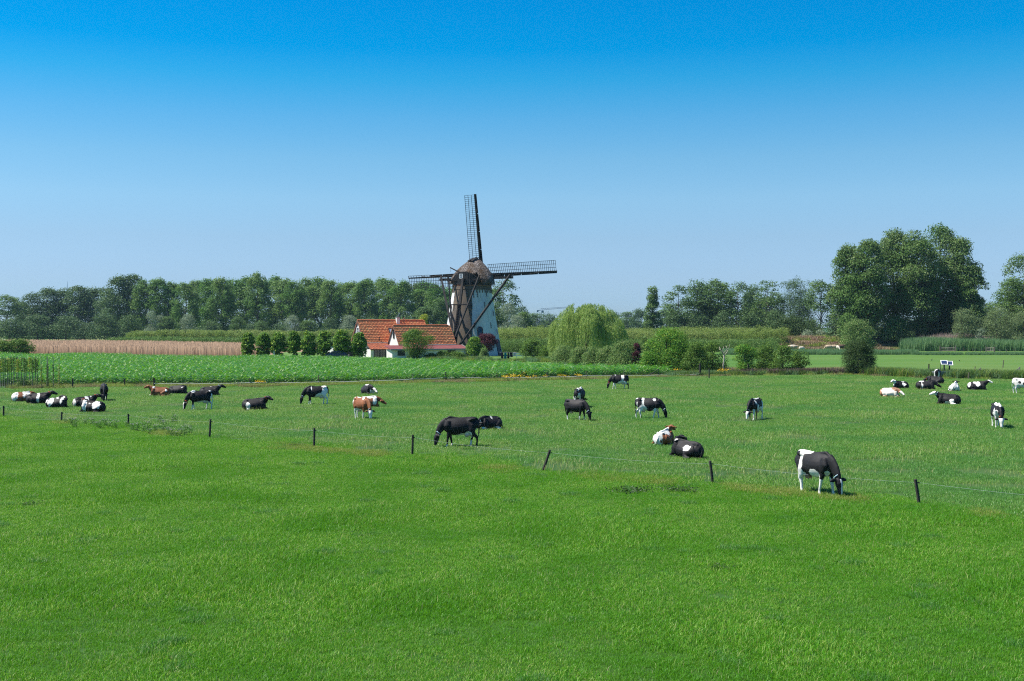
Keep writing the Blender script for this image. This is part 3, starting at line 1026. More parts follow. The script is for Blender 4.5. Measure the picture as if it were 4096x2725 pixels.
def prof_r(kind, t):
    t = np.asarray(t, float)
    if kind == 'oval': return np.sin(np.pi * np.clip(t * .93 + .05, 0, 1)) ** .6
    if kind == 'poplar': return np.clip(np.minimum(.55 + t * 1.1, 1.0), 0, 1) * np.clip(1.06 - np.clip(t - .5, 0, 1) ** 2 * 3.9, .06, 1)
    if kind == 'ragged': return np.clip(.70 + t * .6, 0, 1) * np.clip(1.08 - np.clip(t - .55, 0, 1) ** 2 * 3.4, .12, 1)
    if kind == 'egg': return np.clip(.72 + t * .9, 0, 1) * np.sqrt(np.clip(1.02 - np.clip((t - .3) / .72, 0, 1) ** 2.3, 0, 1))
    if kind == 'spire': return np.clip(1.08 - t * .95, .1, 1) ** .75
    if kind == 'cone': return np.clip(1.02 - t, 0, 1) ** .7 * np.clip(.6 + t * 2.5, 0, 1)
    if kind == 'dome': return np.sqrt(np.clip(1 - (t * .98) ** 2.2, 0, 1))
    if kind == 'round': return np.sqrt(np.clip(1 - (2 * t - 1) ** 2 * .97, 0.02, 1))
    if kind == 'spread': return np.clip(.45 + 1.3 * t, 0, 1) * np.sqrt(np.clip(1.02 - np.clip((t - .45) / .56, 0, 1) ** 2.4, 0, 1))
    if kind == 'column': return np.clip(.75 + t, 0, 1) * np.clip((1.03 - t) * 5, 0, 1) ** .5
    return np.ones_like(t)

def crown_parts(r, H, W, z0, shape, ncl, nleaf, leaf, clump=(.15, .27), inner=.35, up=.25, depth=1.0, flat_=.8, aspect=.6):
    """Leaf clusters on the ends of limbs inside an envelope; returns leaf arrays and the cluster centres."""
    t = np.concatenate([r.uniform(0.02, .98, ncl * 3), ])
    keep = r.uniform(size=len(t)) < (prof_r(shape, t) * .9 + .1)
    t = t[keep][:ncl]
    while len(t) < ncl: t = np.append(t, r.uniform(.1, .9))
    cr = W * r.uniform(clump[0], clump[1], ncl)
    R = np.maximum(prof_r(shape, t) * W / 2 - cr * .75, .02 * W)
    q = r.uniform(0, 2 * np.pi, ncl)
    rr = R * (inner + (1 - inner) * np.sqrt(r.uniform(size=ncl)))
    zc = z0 + (H - z0) * t
    zc = np.minimum(zc, H - cr * .7 * flat_)
    zc = np.maximum(zc, z0 + cr * .5 * flat_)
    Cc = np.stack([rr * np.cos(q), rr * np.sin(q) * depth, zc], 1)
    w = cr ** 2
    cnt = np.maximum(6, (nleaf * w / w.sum()).astype(int))
    idx = np.repeat(np.arange(ncl), cnt)
    n = len(idx)
    d = r.normal(size=(n, 3))
    d /= np.linalg.norm(d, axis=1, keepdims=True)
    d[:, 2] = np.where(d[:, 2] < -.55, -d[:, 2] * .6, d[:, 2])
    rad = cr[idx] * (r.uniform(.25, 1.0, n) ** .45) * r.uniform(.85, 1.18, n)
    P = Cc[idx] + d * rad[:, None] * np.array([1, 1, flat_])
    N = d + r.normal(size=(n, 3)) * .75 + np.array([0, 0, up])
    ls = leaf * r.uniform(.6, 1.35, n)
    V, Fq = leaf_cards(P, N, ls, ls * aspect, r)
    return V, Fq, Cc, cr

def trunk_mesh(r, H, base_r, fork, Cc, nlimb, mat, lean=0.0, multi=1, n=7):
    mb = MB()
    order = r.permutation(len(Cc))[:nlimb]
    for m_ in range(multi):
        ox, oy = (0, 0) if multi == 1 else (r.uniform(-.08, .08) * H, r.uniform(-.06, .06) * H)
        top = np.array([lean * H + ox * 2.2, oy * 2, H * .86])
        pts, rad = [], []
        k = 7
        for i in range(k + 1):
            s = i / k
            wob = r.normal(size=2) * .012 * H * (s > 0)
            pts.append((ox + (top[0] - ox) * s ** 1.3 + wob[0], oy + (top[1] - oy) * s + wob[1], top[2] * s - .15 * (i == 0)))
            rad.append(base_r * (1 - .86 * s) / (multi ** .5) + .01)
        mb.tube(pts, rad, n)
        for ci in order[m_::multi]:
            c = Cc[ci]
            s = min(.82, max(fork, (c[2] - .22 * H) / H))
            i = s / .86 * k
            i0 = int(min(k - 1, i))
            f = i - i0
            p0 = np.array(pts[i0]) * (1 - f) + np.array(pts[i0 + 1]) * f
            r0 = (rad[i0] * (1 - f) + rad[i0 + 1] * f) * .55
            mid = p0 * .5 + c * .5 + np.array([0, 0, -.05 * np.linalg.norm(c - p0)]) + r.normal(size=3) * .02 * H
            mb.tube([p0, mid, c], [r0, r0 * .6, r0 * .2], 5, False)
    return mb.mesh('trunk', mat, True)

def shrub_at(name, label, cat, x0, x1, yt, yb, D, mat, n, leaf, shape='dome', ncl=26, depth=.8, zb=0.0, group=None, stem=True, clump=(.16, .30), z0f=.02, seed=None, trunk_mat='bark', inner=.3, part='foliage', base_r=None, fork=.15, nlimb=8, multi=1, aspect=.6, trunk_part='stem', lean=0.0):
    """A shrub or tree of its own shape, standing where the photograph shows it."""
    r = np.random.default_rng(seed if seed is not None else int(abs(x0) * 7 + yt * 3))
    p = F / D
    W, H = (x1 - x0) / p * 1.08, (za(yt, D) - zb) * 1.03
    n = int(n * 1.45)
    leaf = leaf * 1.12
    clump = (clump[0] * 1.18, clump[1] * 1.18)
    t = thing(name, label, cat, (xa((x0 + x1) / 2, D), D, zb), 0, group)
    V, Fq, Cc, cr = crown_parts(r, H, W, H * z0f, shape, ncl, n, leaf, clump, inner, depth=depth, aspect=aspect)
    link(part, np_mesh(part, V, Fq, mat), t)
    if stem:
        link(trunk_part, trunk_mesh(r, H, base_r or max(.04, H * .018), fork, Cc, nlimb, M[trunk_mat], multi=multi, lean=lean), t)
    return t

# tree kinds shared by many trees: (trunk mesh, crown mesh, height, width)
KIND = {}
def make_kind(key, nvar, H, W, z0f, shape, ncl, nleaf, leaf, mat, clump=(.15, .27), inner=.35, base_r=None, fork=.3, nlimb=16, depth=1.0, multi=1, seed=0, aspect=.6, flat_=.8):
    KIND[key] = []
    for k in range(nvar):
        r = np.random.default_rng(1000 + seed * 50 + k)
        V, Fq, Cc, cr = crown_parts(r, H, W, H * z0f, shape, ncl, nleaf, leaf, clump, inner, depth=depth, aspect=aspect, flat_=flat_)
        KIND[key].append((trunk_mesh(r, H, base_r or H * .014, fork, Cc, nlimb, M['bark'], multi=multi), np_mesh('crown', V, Fq, mat), H, W))

def tree_at(name, label, kind, var, x, yt, wpx, D, zb=0.0, group=None, cat='tree', rz=None, mat=None):
    tm_, cm_, H, W = KIND[kind][var % len(KIND[kind])]
    h = za(yt, D) - zb
    w = wpx / (F / D)
    t = thing(name, label, cat, (xa(x, D), D, zb), rz if rz is not None else (var * 1.7 + x * .013) % 6.28, group)
    t.scale = (w / W, w / W, h / H)
    link('trunk', tm_, t)
    link('crown', cm_, t)
    return t

def scatter(name, pts, rot, scl, var, meshes, label=None, cat=None, tilt=None):
    """Ground cover: one object whose points carry copies of small patches."""
    me = bpy.data.meshes.new(name)
    pts = np.asarray(pts, np.float32)
    me.vertices.add(len(pts))
    me.vertices.foreach_set('co', pts.ravel())
    for nm_, a, ty in (('turn', rot, 'FLOAT'), ('size', scl, 'FLOAT'), ('pick', var, 'INT')):
        at = me.attributes.new(nm_, ty, 'POINT')
        at.data.foreach_set('value', np.asarray(a, np.float32 if ty == 'FLOAT' else np.int32))
    o = link(name, me)
    tag(o, label, cat, None, 'stuff')
    g = bpy.data.node_groups.new(name, 'GeometryNodeTree')
    g.interface.new_socket('Geometry', in_out='INPUT', socket_type='NodeSocketGeometry')
    g.interface.new_socket('Geometry', in_out='OUTPUT', socket_type='NodeSocketGeometry')
    gi, go = g.nodes.new('NodeGroupInput'), g.nodes.new('NodeGroupOutput')
    jn = g.nodes.new('GeometryNodeJoinGeometry')
    for m_ in reversed(meshes):
        po = bpy.data.objects.new(name + '_patch', m_)
        oi = g.nodes.new('GeometryNodeObjectInfo')
        oi.inputs['Object'].default_value = po
        oi.inputs['As Instance'].default_value = True
        g.links.new(oi.outputs['Geometry'], jn.inputs[0])
    ip = g.nodes.new('GeometryNodeInstanceOnPoints')
    def attr(n_, ty):
        a = g.nodes.new('GeometryNodeInputNamedAttribute')
        a.data_type = ty
        a.inputs['Name'].default_value = n_
        return a.outputs['Attribute']
    cx = g.nodes.new('ShaderNodeCombineXYZ')
    g.links.new(attr('turn', 'FLOAT'), cx.inputs['Z'])
    g.links.new(gi.outputs[0], ip.inputs['Points'])
    g.links.new(jn.outputs[0], ip.inputs['Instance'])
    ip.inputs['Pick Instance'].default_value = True
    g.links.new(attr('pick', 'INT'), ip.inputs['Instance Index'])
    g.links.new(cx.outputs[0], ip.inputs['Rotation'])
    g.links.new(attr('size', 'FLOAT'), ip.inputs['Scale'])
    g.links.new(ip.outputs[0], go.inputs[0])
    md = o.modifiers.new('cover', 'NODES')
    md.node_group = g
    return o

def inside(poly, X, Y):
    ins = np.zeros(len(X), bool)
    n = len(poly)
    for i in range(n):
        x1, y1 = poly[i][0], poly[i][1]
        x2, y2 = poly[(i + 1) % n][0], poly[(i + 1) % n][1]
        c = ((y1 > Y) != (y2 > Y)) & (X < (x2 - x1) * (Y - y1) / (y2 - y1 + 1e-12) + x1)
        ins ^= c
    return ins

def grid_pts(r, x0, x1, d0, d1, s, jitter=.5):
    nx, ny = int((x1 - x0) / s) + 1, int((d1 - d0) / s) + 1
    gx, gy = np.meshgrid(np.arange(nx) * s + x0, np.arange(ny) * s + d0)
    X = gx.ravel() + r.uniform(-jitter, jitter, nx * ny) * s
    Y = gy.ravel() + r.uniform(-jitter, jitter, nx * ny) * s
    return X, Y

def in_view(X, Y, m=2.0):
    return np.abs(X) < Y * (2048 / F) + m

# blades: curved tapering strips
def blade_patch(name, r, size, n, h, w, mat, lean=.55, seg=2, straight=False):
    X, Y = r.uniform(-size / 2, size / 2, n), r.uniform(-size / 2, size / 2, n)
    # tufts
    X += .04 * size * np.sin(Y * 9 / size)
    hh = r.uniform(h[0], h[1], n) * (1 - .35 * r.uniform(size=n) ** 3)
    ww = r.uniform(w[0], w[1], n)
    q = r.uniform(0, 2 * np.pi, n)
    le = r.uniform(.1, 1, n) * lean * hh
    dx, dy = np.cos(q), np.sin(q)
    q2 = q + np.pi / 2 + r.uniform(-.9, .9, n)
    bx, by = np.cos(q2) * ww / 2, np.sin(q2) * ww / 2
    base = np.stack([X, Y, np.full(n, -.01)], 1)
    side = np.stack([bx, by, np.zeros(n)], 1)
    ld = np.stack([dx, dy, np.zeros(n)], 1)
    mid = base + ld * (le * .3)[:, None] + np.array([0, 0, 1]) * (hh * .6)[:, None]
    tip = base + ld * le[:, None] + np.array([0, 0, 1]) * (hh * np.where(le > .6 * hh, .82, .97))[:, None]
    V = np.stack([base - side, base + side, mid + side * .75, mid - side * .75, tip], 1).reshape(-1, 3)
    k = np.arange(n)[:, None] * 5
    Q = k + np.array([[0, 1, 2, 3]])
    T = k + np.array([[3, 2, 4]])
    return np_mesh(name, V, [Q, T], mat)

def patchy(X, Y, s, seed):
    from mathutils import noise
    return np.array([noise.noise((x * s + seed, y * s, seed)) for x, y in zip(X, Y)])
# ------------------------------------------------------------------ grass
r = np.random.default_rng(21)
near_patch = [blade_patch('grass_patch', r, 1.3, 2600, (.035, .11), (.004, .010), M['grass_near'], 1.3) for _ in range(5)]
near_tall = blade_patch('grass_patch', r, 1.2, 1900, (.06, .15), (.004, .009), M['grass_near'], 1.1)
near_patch.append(near_tall)
near_patch.append(blade_patch('grass_patch', r, 1.1, 60, (.08, .17), (.004, .007), M['glint_stalk'], 1.2))
X, Y = grid_pts(r, -40, 40, 16.5, 74, .8, .22)
def rough_edge(X, Y): return np.interp(X, FX, FD) + 2.2 * patchy(X, Y * 0, .5, 12.0) + 2.6 * (r.uniform(size=len(X)) ** 2.5) - .4
k = in_view(X, Y, 1.5) & (Y < rough_edge(X, Y))
X, Y = X[k], Y[k]
n = len(X)
var = r.integers(0, 5, n)
pn = patchy(X, Y, .22, 4.0)
var[pn > .28] = 5
k2 = r.uniform(size=n) < .55
X, Y = np.concatenate([X, X[k2] + .3]), np.concatenate([Y, Y[k2] + .2])
pn = np.concatenate([pn, pn[k2]])
var = np.concatenate([var, np.full(k2.sum(), 6)])
n = len(X)
scl = np.clip(1.0 + .8 * pn, .82, 1.5) * r.uniform(.85, 1.2, n)
scatter('grass', np.stack([X, Y, np.zeros(n)], 1), r.uniform(0, 6.28, n), scl, var, near_patch, 'short bright green grass in front of the post and wire fence', 'grass')
far_patch = [blade_patch('grass_patch', r, 2.0, 1900, (.07, .17), (.007, .014), M['grass_far'], 1.2) for _ in range(4)]
far_patch.append(blade_patch('grass_patch', r, 1.8, 150, (.16, .30), (.006, .012), M['glint_stalk'], .9))
X, Y = grid_pts(r, -75, 80, 30, 150, 1.35, .22)
k = in_view(X, Y, 2.5) & (Y > np.interp(X, FX, FD) - .2 + 3.0 * r.uniform(size=len(X)) ** 2) & (Y < np.interp(X, EX, EDp) + .5)
X, Y = X[k], Y[k]
n = len(X)
pn = patchy(X, Y, .14, 9.0)
scatter('pasture_grass', np.stack([X, Y, np.zeros(n)], 1), r.uniform(0, 6.28, n), np.clip(1.0 + .6 * pn, .8, 1.5) * r.uniform(.85, 1.2, n), np.where(r.uniform(size=n) < .22, 4, r.integers(0, 4, n)), far_patch,
        'blue green grazed grass around the cows behind the wire fence', 'grass')
# worn yellow strip under the wire
dry_patch = [blade_patch('grass_patch', r, .8, 240, (.08, .17), (.006, .012), M['grass_dry'], 1.0) for _ in range(3)]
pts = []
for i in range(1000):
    s = r.uniform(0, 1)
    x = -30 + 55 * s
    if patchy([x], [0], .35, 2.0)[0] < (-.02 if x > -12 else .2): continue
    d = np.interp(x, FX, FD) - r.uniform(.1, 1.5) + r.normal() * .4
    pts.append((x, d, 0))
n = len(pts)
scatter('dry_grass', pts, r.uniform(0, 6.28, n), r.uniform(.7, 1.2, n), r.integers(0, 3, n), dry_patch, 'yellowed worn grass strip under the front wire', 'grass')
lush_patch = [blade_patch('grass_patch', r, .55, 320, (.10, .20), (.005, .011), M['grass_lush'], 1.1) for _ in range(3)]
X, Y = r.uniform(-36, 36, 2600), r.uniform(17, 68, 2600)
k = in_view(X, Y, 1) & (Y < np.interp(X, FX, FD) + 8) & (patchy(X, Y, .6, 30.0) > .12)
X, Y = X[k], Y[k]
n = len(X)
scatter('lush_grass', np.stack([X, Y, np.zeros(n)], 1), r.uniform(0, 6.28, n), r.uniform(.4, 1.0, n), r.integers(0, 3, n), lush_patch, 'darker lush tufts scattered through the near grass', 'grass')
# rank grass along the far edge of the pasture
rank_patch = [blade_patch('grass_patch', r, 1.4, 420, (.18, .42), (.012, .022), M['grass_straw' if k_ == 2 else 'grass_dry'], .9) for k_ in range(3)]
pts = []
for x_, y_ in [(a, np.interp(a, [e[0] for e in EDGE], [e[1] for e in EDGE])) for a in r.uniform(0, 4096, 760)]:
    if 0 < x_ < 60: continue
    p = gp(x_, y_ - (r.uniform(-2, 14) if x_ < 640 else r.uniform(-3, 3) if x_ < 2660 else r.uniform(-2, 9)))
    pts.append((p.x, p.y, 0))
n = len(pts)
vr = r.integers(0, 3, n)
scatter('rank_grass', pts, r.uniform(0, 6.28, n), r.uniform(.6, 1.15, n), vr, rank_patch, 'tall seeding grass along the far edge of the pasture', 'grass')

# ------------------------------------------------------------------ maize
def maize_patch(r, size, nrow, mat):
    """Rows of young maize, each plant a stalk with arching leaves."""
    V, Fq = [], []
    st = MB()
    for i in range(nrow):
        y = (i + .5) / nrow * size - size / 2
        m_ = int(size / .21)
        for j in range(m_):
            x = (j + .5) / m_ * size - size / 2 + r.uniform(-.05, .05)
            h = r.uniform(.62, 1.2)
            yy = y + r.uniform(-.06, .06)
            for l in range(7):
                z = h * (.18 + .72 * l / 6)
                q = (l % 2) * math.pi + r.uniform(-.9, .9)
                ln = r.uniform(.42, .78) * (1.05 - .4 * abs(l - 3) / 3)
                w = r.uniform(.07, .12)
                rise = r.uniform(.45, .95) * ln
                droop = r.uniform(.15, .6) * ln
                dx, dy = math.cos(q), math.sin(q)
                tw_ = r.uniform(-.8, .8)
                b0 = len(V)
                for s, ws in ((0, .6), (.35, 1.0), (.7, .8), (1, .08)):
                    px_, py_ = x + dx * ln * s, yy + dy * ln * s
                    pz = z + rise * s * 1.6 - (rise * .6 + droop) * s * s
                    ca, sa = math.cos(tw_ * s), math.sin(tw_ * s)
                    ex_, ey_, ez_ = -dy * ca, dx * ca, sa
                    V.append((px_ - ex_ * w * ws / 2, py_ - ey_ * w * ws / 2, pz - ez_ * w * ws / 2))
                    V.append((px_ + ex_ * w * ws / 2, py_ + ey_ * w * ws / 2, pz + ez_ * w * ws / 2))
                for s in range(3):
                    Fq.append((b0 + 2 * s, b0 + 2 * s + 1, b0 + 2 * s + 3, b0 + 2 * s + 2))
    return np_mesh('maize_patch', V, np.array(Fq), mat)
rm_ = np.random.default_rng(31)
mp = [maize_patch(rm_, 2.25, 3, M['corn']) for _ in range(4)]
X, Y = grid_pts(rm_, -110, 25, 105, 216, 2.2, .04)
k = inside(cpoly, X, Y) & in_view(X, Y, 5)
X, Y = X[k], Y[k]
n = len(X)
scatter('maize_crop', np.stack([X, Y, np.zeros(n)], 1), (rm_.integers(0, 2, n) * math.pi + rm_.uniform(-.05, .05, n)), np.clip(1 + .3 * patchy(X, Y, .05, 3.0), .85, 1.15) * rm_.uniform(.95, 1.08, n), rm_.integers(0, 4, n), mp,
        'glossy bright green young maize between the pasture and the windmill', 'maize')

# thin upright stakes of the reddish nursery field
def stake_patch(r, size, n):
    V, Fq = [], []
    for i in range(n):
        x, y = r.uniform(-size / 2, size / 2), (r.integers(0, 4) + .5) / 4 * size - size / 2
        h, w = r.uniform(1.9, 2.35), r.uniform(.022, .05)
        lx_, ly_ = r.normal() * .03, r.normal() * .03
        b0 = len(V)
        for dx, dy in ((-w, -w), (w, -w), (w, w), (-w, w)): V.append((x + dx / 2, y + dy / 2, -.05))
        for dx, dy in ((-w, -w), (w, -w), (w, w), (-w, w)): V.append((x + lx_ + dx / 2, y + ly_ + dy / 2, h))
        for a in range(4): Fq.append((b0 + a, b0 + (a + 1) % 4, b0 + 4 + (a + 1) % 4, b0 + 4 + a))
        Fq.append((b0 + 4, b0 + 5, b0 + 6, b0 + 7))
    return np_mesh('stake_patch', V, np.array(Fq), M['stakes'])
sp_ = [stake_patch(rm_, 3.0, 46) for _ in range(3)]
X, Y = grid_pts(rm_, -150, -40, 200, 326, 3.0, .1)
k = inside([(-110, 217), (-84, 217), (-49, 200), (-52, 235), (-63, 268), (-112, 316), (-160, 326), (-120, 217)], X, Y) & in_view(X, Y, 4)
X, Y = X[k], Y[k]
n = len(X)
scatter('nursery_stakes', np.stack([X, Y, np.zeros(n)], 1), rm_.integers(0, 2, n) * math.pi, rm_.uniform(.92, 1.06, n), rm_.integers(0, 3, n), sp_, 'dense field of thin reddish upright stakes behind the maize', 'stakes')
# ------------------------------------------------------------------ cows
def loft(mb, pts, rad, n=14, side=(0, 1, 0), peak=0.0, sag=0.0):
    """Closed rounded tube: rad gives (half width, half height) at each point."""
    pts = [Vector(p) for p in pts]
    sd_ = Vector(side)
    V, Fq = [], []
    for i, p in enumerate(pts):
        t = (pts[min(i + 1, len(pts) - 1)] - pts[max(i - 1, 0)]).normalized()
        a = sd_ - t * sd_.dot(t)
        if a.length < .15:
            a = Vector((1, 0, 0)) - t * t.x
        a.normalize()
        b = t.cross(a)
        w, h = rad[i]
        for k in range(n):
            q = 2 * math.pi * k / n
            sn = math.sin(q) * (1 if b.z >= 0 else -1)
            k_ = 1 - peak * max(0, sn) ** 1.5 + sag * max(0, -sn) * (1 - max(0, -sn) ** 3)
            V.append(p + a * math.cos(q) * w * k_ + b * math.sin(q) * h)
    for i in range(len(pts) - 1):
        for k in range(n):
            Fq.append((i * n + k, i * n + (k + 1) % n, (i + 1) * n + (k + 1) % n, (i + 1) * n + k))
    Fq.append(tuple(range(n - 1, -1, -1)))
    Fq.append(tuple((len(pts) - 1) * n + k for k in range(n)))
    mb.add(V, Fq)

def turn_z(p, c, a, part=1.0):
    """Turn a point about a vertical line through c."""
    v = Vector(p) - Vector(c)
    a *= part
    return Vector((c[0] + v.x * math.cos(a) - v.y * math.sin(a), c[1] + v.x * math.sin(a) + v.y * math.cos(a), Vector(p).z))

def head_parts(mb, poll, direc, upv, s=1.0):
    """Skull, muzzle and ears from the poll along a direction."""
    d = Vector(direc).normalized()
    sd_ = Vector(upv).cross(d).normalized()
    u = d.cross(sd_).normalized()
    P = Vector(poll)
    loft(mb, [P - d * .05, P + d * .02, P + d * .13, P + d * .20, P + d * .30, P + d * .41, P + d * .47, P + d * .50],
         [(.07 * s, .07 * s), (.118 * s, .115 * s), (.128 * s, .135 * s), (.112 * s, .125 * s), (.082 * s, .10 * s), (.076 * s, .082 * s), (.078 * s, .070 * s), (.045 * s, .045 * s)], 16, sd_)
    for k in (-1, 1):                                  # ears stand out sideways
        e0 = P + sd_ * k * .08 + d * .02
        e1 = e0 + sd_ * k * .13 - d * .01 - u * .01
        e2 = e0 + sd_ * k * .27 + d * .02 - u * .03
        loft(mb, [e0, e1, e2], [(.048, .04), (.074, .040), (.036, .030)], 8, d)
        loft(mb, [P + sd_ * k * .085 + d * .15 + u * .05, P + sd_ * k * .118 + d * .15 + u * .055], [(.035, .035), (.025, .025)], 8, d)   # brow over the eye
    return P, d, u, sd_

def remeshed(mb, voxel, ratio):
    me = bpy.data.meshes.new('tmp')
    me.from_pydata(mb.v, [], mb.f)
    bm = bmesh.new()
    bm.from_mesh(me)
    bmesh.ops.recalc_face_normals(bm, faces=bm.faces)
    bm.to_mesh(me)
    bm.free()
    o = bpy.data.objects.new('tmp', me)
    COL.objects.link(o)
    a = o.modifiers.new('a', 'REMESH')
    a.mode = 'VOXEL'
    a.voxel_size = voxel
    b = o.modifiers.new('b', 'SMOOTH')
    b.factor = .5
    b.iterations = 2
    if ratio < 1:
        c = o.modifiers.new('c', 'DECIMATE')
        c.ratio = ratio
    dg = bpy.context.evaluated_depsgraph_get()
    out = bpy.data.meshes.new_from_object(o.evaluated_get(dg))
    bpy.data.objects.remove(o)
    bpy.data.meshes.remove(me)
    for p in out.polygons: p.use_smooth = True
    return out

def cow_body(pose, neck=0.0, step=0.0, drop=0.0, voxel=.024, thin=1.0):
    """Returns mesh plus head frame. neck: sideways turn of the head; step: stride; drop: how far a lying cow lowers its head."""
    mb = MB()
    if pose == 'graze':
        T = [(-.84, 1.16, .09, .12), (-.79, 1.12, .19, .23), (-.68, 1.08, .25, .31), (-.52, 1.045, .265, .345), (-.34, 1.00, .262, .365), (-.12, .955, .315, .405), (.08, .94, .335, .42), (.28, .955, .315, .41),
             (.46, .99, .26, .385), (.60, 1.04, .205, .335), (.73, 1.07, .14, .24)]
        loft(mb, [(x, 0, z) for x, z, w, h in T], [(w * thin, h) for x, z, w, h in T], 20, peak=.38, sag=.06)
        loft(mb, [(-.80, 0, 1.315), (-.62, 0, 1.365), (-.35, 0, 1.345), (.05, 0, 1.325), (.36, 0, 1.365), (.50, 0, 1.385), (.66, 0, 1.30)], [(.05, .05), (.08, .05), (.06, .05), (.05, .05), (.055, .06), (.06, .06), (.05, .05)], 10)   # spine
        for k in (-1, 1):
            loft(mb, [(-.72, .10 * k, 1.28), (-.52, .195 * k, 1.28), (-.40, .14 * k, 1.22)], [(.06, .06), (.065, .065), (.05, .05)], 10)   # hip bones
            loft(mb, [(.54, .14 * k, 1.22), (.58, .19 * k, 1.0), (.50, .18 * k, .78)], [(.08, .12), (.10, .17), (.085, .14)], 12, (0, 1, 0))     # shoulder
        base = Vector((.60, 0, 1.10))
        N = [((.58, 0, 1.13), .15, .28), ((.76, 0, 1.03), .115, .235), ((.91, 0, .88), .095, .185), ((1.01, 0, .72), .085, .15), ((1.06, 0, .60), .075, .115)]
        pts = [turn_z(p, base, neck, min(1, .35 + .22 * i)) for i, (p, w, h) in enumerate(N)]
        loft(mb, pts, [(w, h) for p, w, h in N], 14)
        poll = turn_z((1.07, 0, .575), base, neck)
        hd = Vector((math.cos(neck * 1.15) * .20, math.sin(neck * 1.15) * .20, -.98))
        up = Vector((math.cos(neck * 1.15), math.sin(neck * 1.15), .2))
        frame = head_parts(mb, poll, hd, up)
        for k in (-1, 1):
            s = step * k
            loft(mb, [(.50, .16 * k, .92), (.50 + s * .25, .165 * k, .62), (.50 + s * .6, .16 * k, .40), (.49 + s * .95, .16 * k, .14), (.50 + s, .16 * k, .06), (.53 + s, .16 * k, -.02)],
                 [(.09, .13), (.072, .092), (.054, .058), (.036, .040), (.048, .05), (.05, .068)], 10)
            s = -step * k * 1.1
            loft(mb, [(-.56, .15 * k, 1.04), (-.50 + s * .2, .19 * k, .78), (-.56 + s * .5, .185 * k, .60), (-.69 + s * .8, .17 * k, .45), (-.67 + s, .165 * k, .30), (-.65 + s, .165 * k, .12), (-.62 + s, .165 * k, -.02)],
                 [(.12, .22), (.115, .19), (.078, .11), (.046, .072), (.036, .048), (.042, .047), (.052, .068)], 10)
        loft(mb, [(-.20, 0, .60), (-.32, 0, .555), (-.46, 0, .60)], [(.10, .06), (.15, .11), (.12, .09)], 12)     # udder
        for dx in (-.26, -.38):
            for k in (-1, 1):
                loft(mb, [(dx, .07 * k, .50), (dx, .075 * k, .40)], [(.025, .025), (.016, .016)], 6, (0, 1, 0))
        sw = math.sin(step * 7) * .12
        loft(mb, [(-.78, 0, 1.33), (-.87, sw * .2, 1.20), (-.89, sw * .5, .92), (-.88, sw, .66), (-.86, sw * 1.2, .48)], [(.04, .04), (.03, .03), (.024, .024), (.04, .04), (.02, .02)], 8)
    else:
        T = [(-.82, .36, .10, .16), (-.76, .36, .24, .28), (-.62, .37, .36, .36), (-.40, .37, .40, .38), (-.12, .37, .42, .39), (.16, .38, .40, .395), (.40, .41, .32, .39), (.58, .44, .23, .35), (.70, .49, .15, .25)]
        loft(mb, [(x, 0, z) for x, z, w, h in T], [(w, h) for x, z, w, h in T], 20, peak=.62, sag=.10)
        loft(mb, [(-.80, 0, .50), (-.62, 0, .68), (-.46, 0, .735), (-.1, 0, .745), (.30, 0, .79), (.48, 0, .80), (.62, 0, .74)], [(.05, .06), (.07, .06), (.07, .05), (.05, .05), (.055, .06), (.06, .07), (.05, .05)], 10)
        for k in (-1, 1):
            loft(mb, [(-.66, .10 * k, .62), (-.50, .155 * k, .66), (-.36, .10 * k, .62)], [(.06, .06), (.07, .06), (.05, .05)], 10)
            loft(mb, [(.50, .16 * k, .66), (.56, .22 * k, .42), (.60, .24 * k, .18)], [(.09, .13), (.11, .18), (.09, .13)], 12)
            # folded front leg
            loft(mb, [(.52, .22 * k, .26), (.76, .23 * k, .13), (.84, .22 * k, .10)], [(.08, .085), (.06, .06), (.058, .06)], 10)
            loft(mb, [(.84, .22 * k, .09), (.62, .25 * k, .055), (.46, .26 * k, .05)], [(.058, .058), (.042, .042), (.05, .045)], 8)
            # folded hind leg with the thigh out to the side
            w = 1.0 if k > 0 else .85
            loft(mb, [(-.58, .24 * k, .42), (-.36, .36 * k, .31), (-.10, .43 * k * w, .20)], [(.14, .20), (.13, .18), (.085, .11)], 12)
            loft(mb, [(-.10, .44 * k * w, .18), (-.32, .50 * k * w, .09), (-.50, .50 * k * w, .07)], [(.08, .085), (.055, .06), (.06, .06)], 8)
            loft(mb, [(-.50, .50 * k * w, .065), (-.28, .54 * k * w, .05), (-.12, .55 * k * w, .045)], [(.055, .055), (.04, .04), (.05, .045)], 8)
        base = Vector((.56, 0, .6))
        if drop < .5:
            N = [((.54, 0, .58), .16, .29), ((.70, 0, .68), .125, .235), ((.83, 0, .79), .10, .18), ((.91, 0, .86), .085, .13)]
            poll0, slope = (.92, 0, .90), -.42
        else:
            N = [((.54, 0, .58), .16, .27), ((.72, 0, .60), .125, .21), ((.88, 0, .56), .10, .165), ((.98, 0, .50), .085, .13)]
            poll0, slope = (.99, 0, .48), -.66
        pts = [turn_z(p, base, neck, min(1, .25 + .27 * i)) for i, (p, w, h) in enumerate(N)]
        loft(mb, pts, [(w, h) for p, w, h in N], 14, (0, 1, 0) if abs(neck) < 1 else (1, 0, 0) if abs(abs(neck) - 1.57) < .5 else (0, 1, 0))
        poll = turn_z(poll0, base, neck)
        a = neck * 1.2
        hd = Vector((math.cos(a), math.sin(a), slope))
        up = Vector((-math.cos(a) * slope * -1, -math.sin(a) * slope * -1, 1))
        frame = head_parts(mb, poll, hd, up)
        loft(mb, [(-.76, 0, .56), (-.86, .05, .36), (-.84, .16, .12), (-.66, .30, .06), (-.5, .38, .06)], [(.04, .04), (.03, .03), (.026, .026), (.024, .024), (.04, .035)], 8)
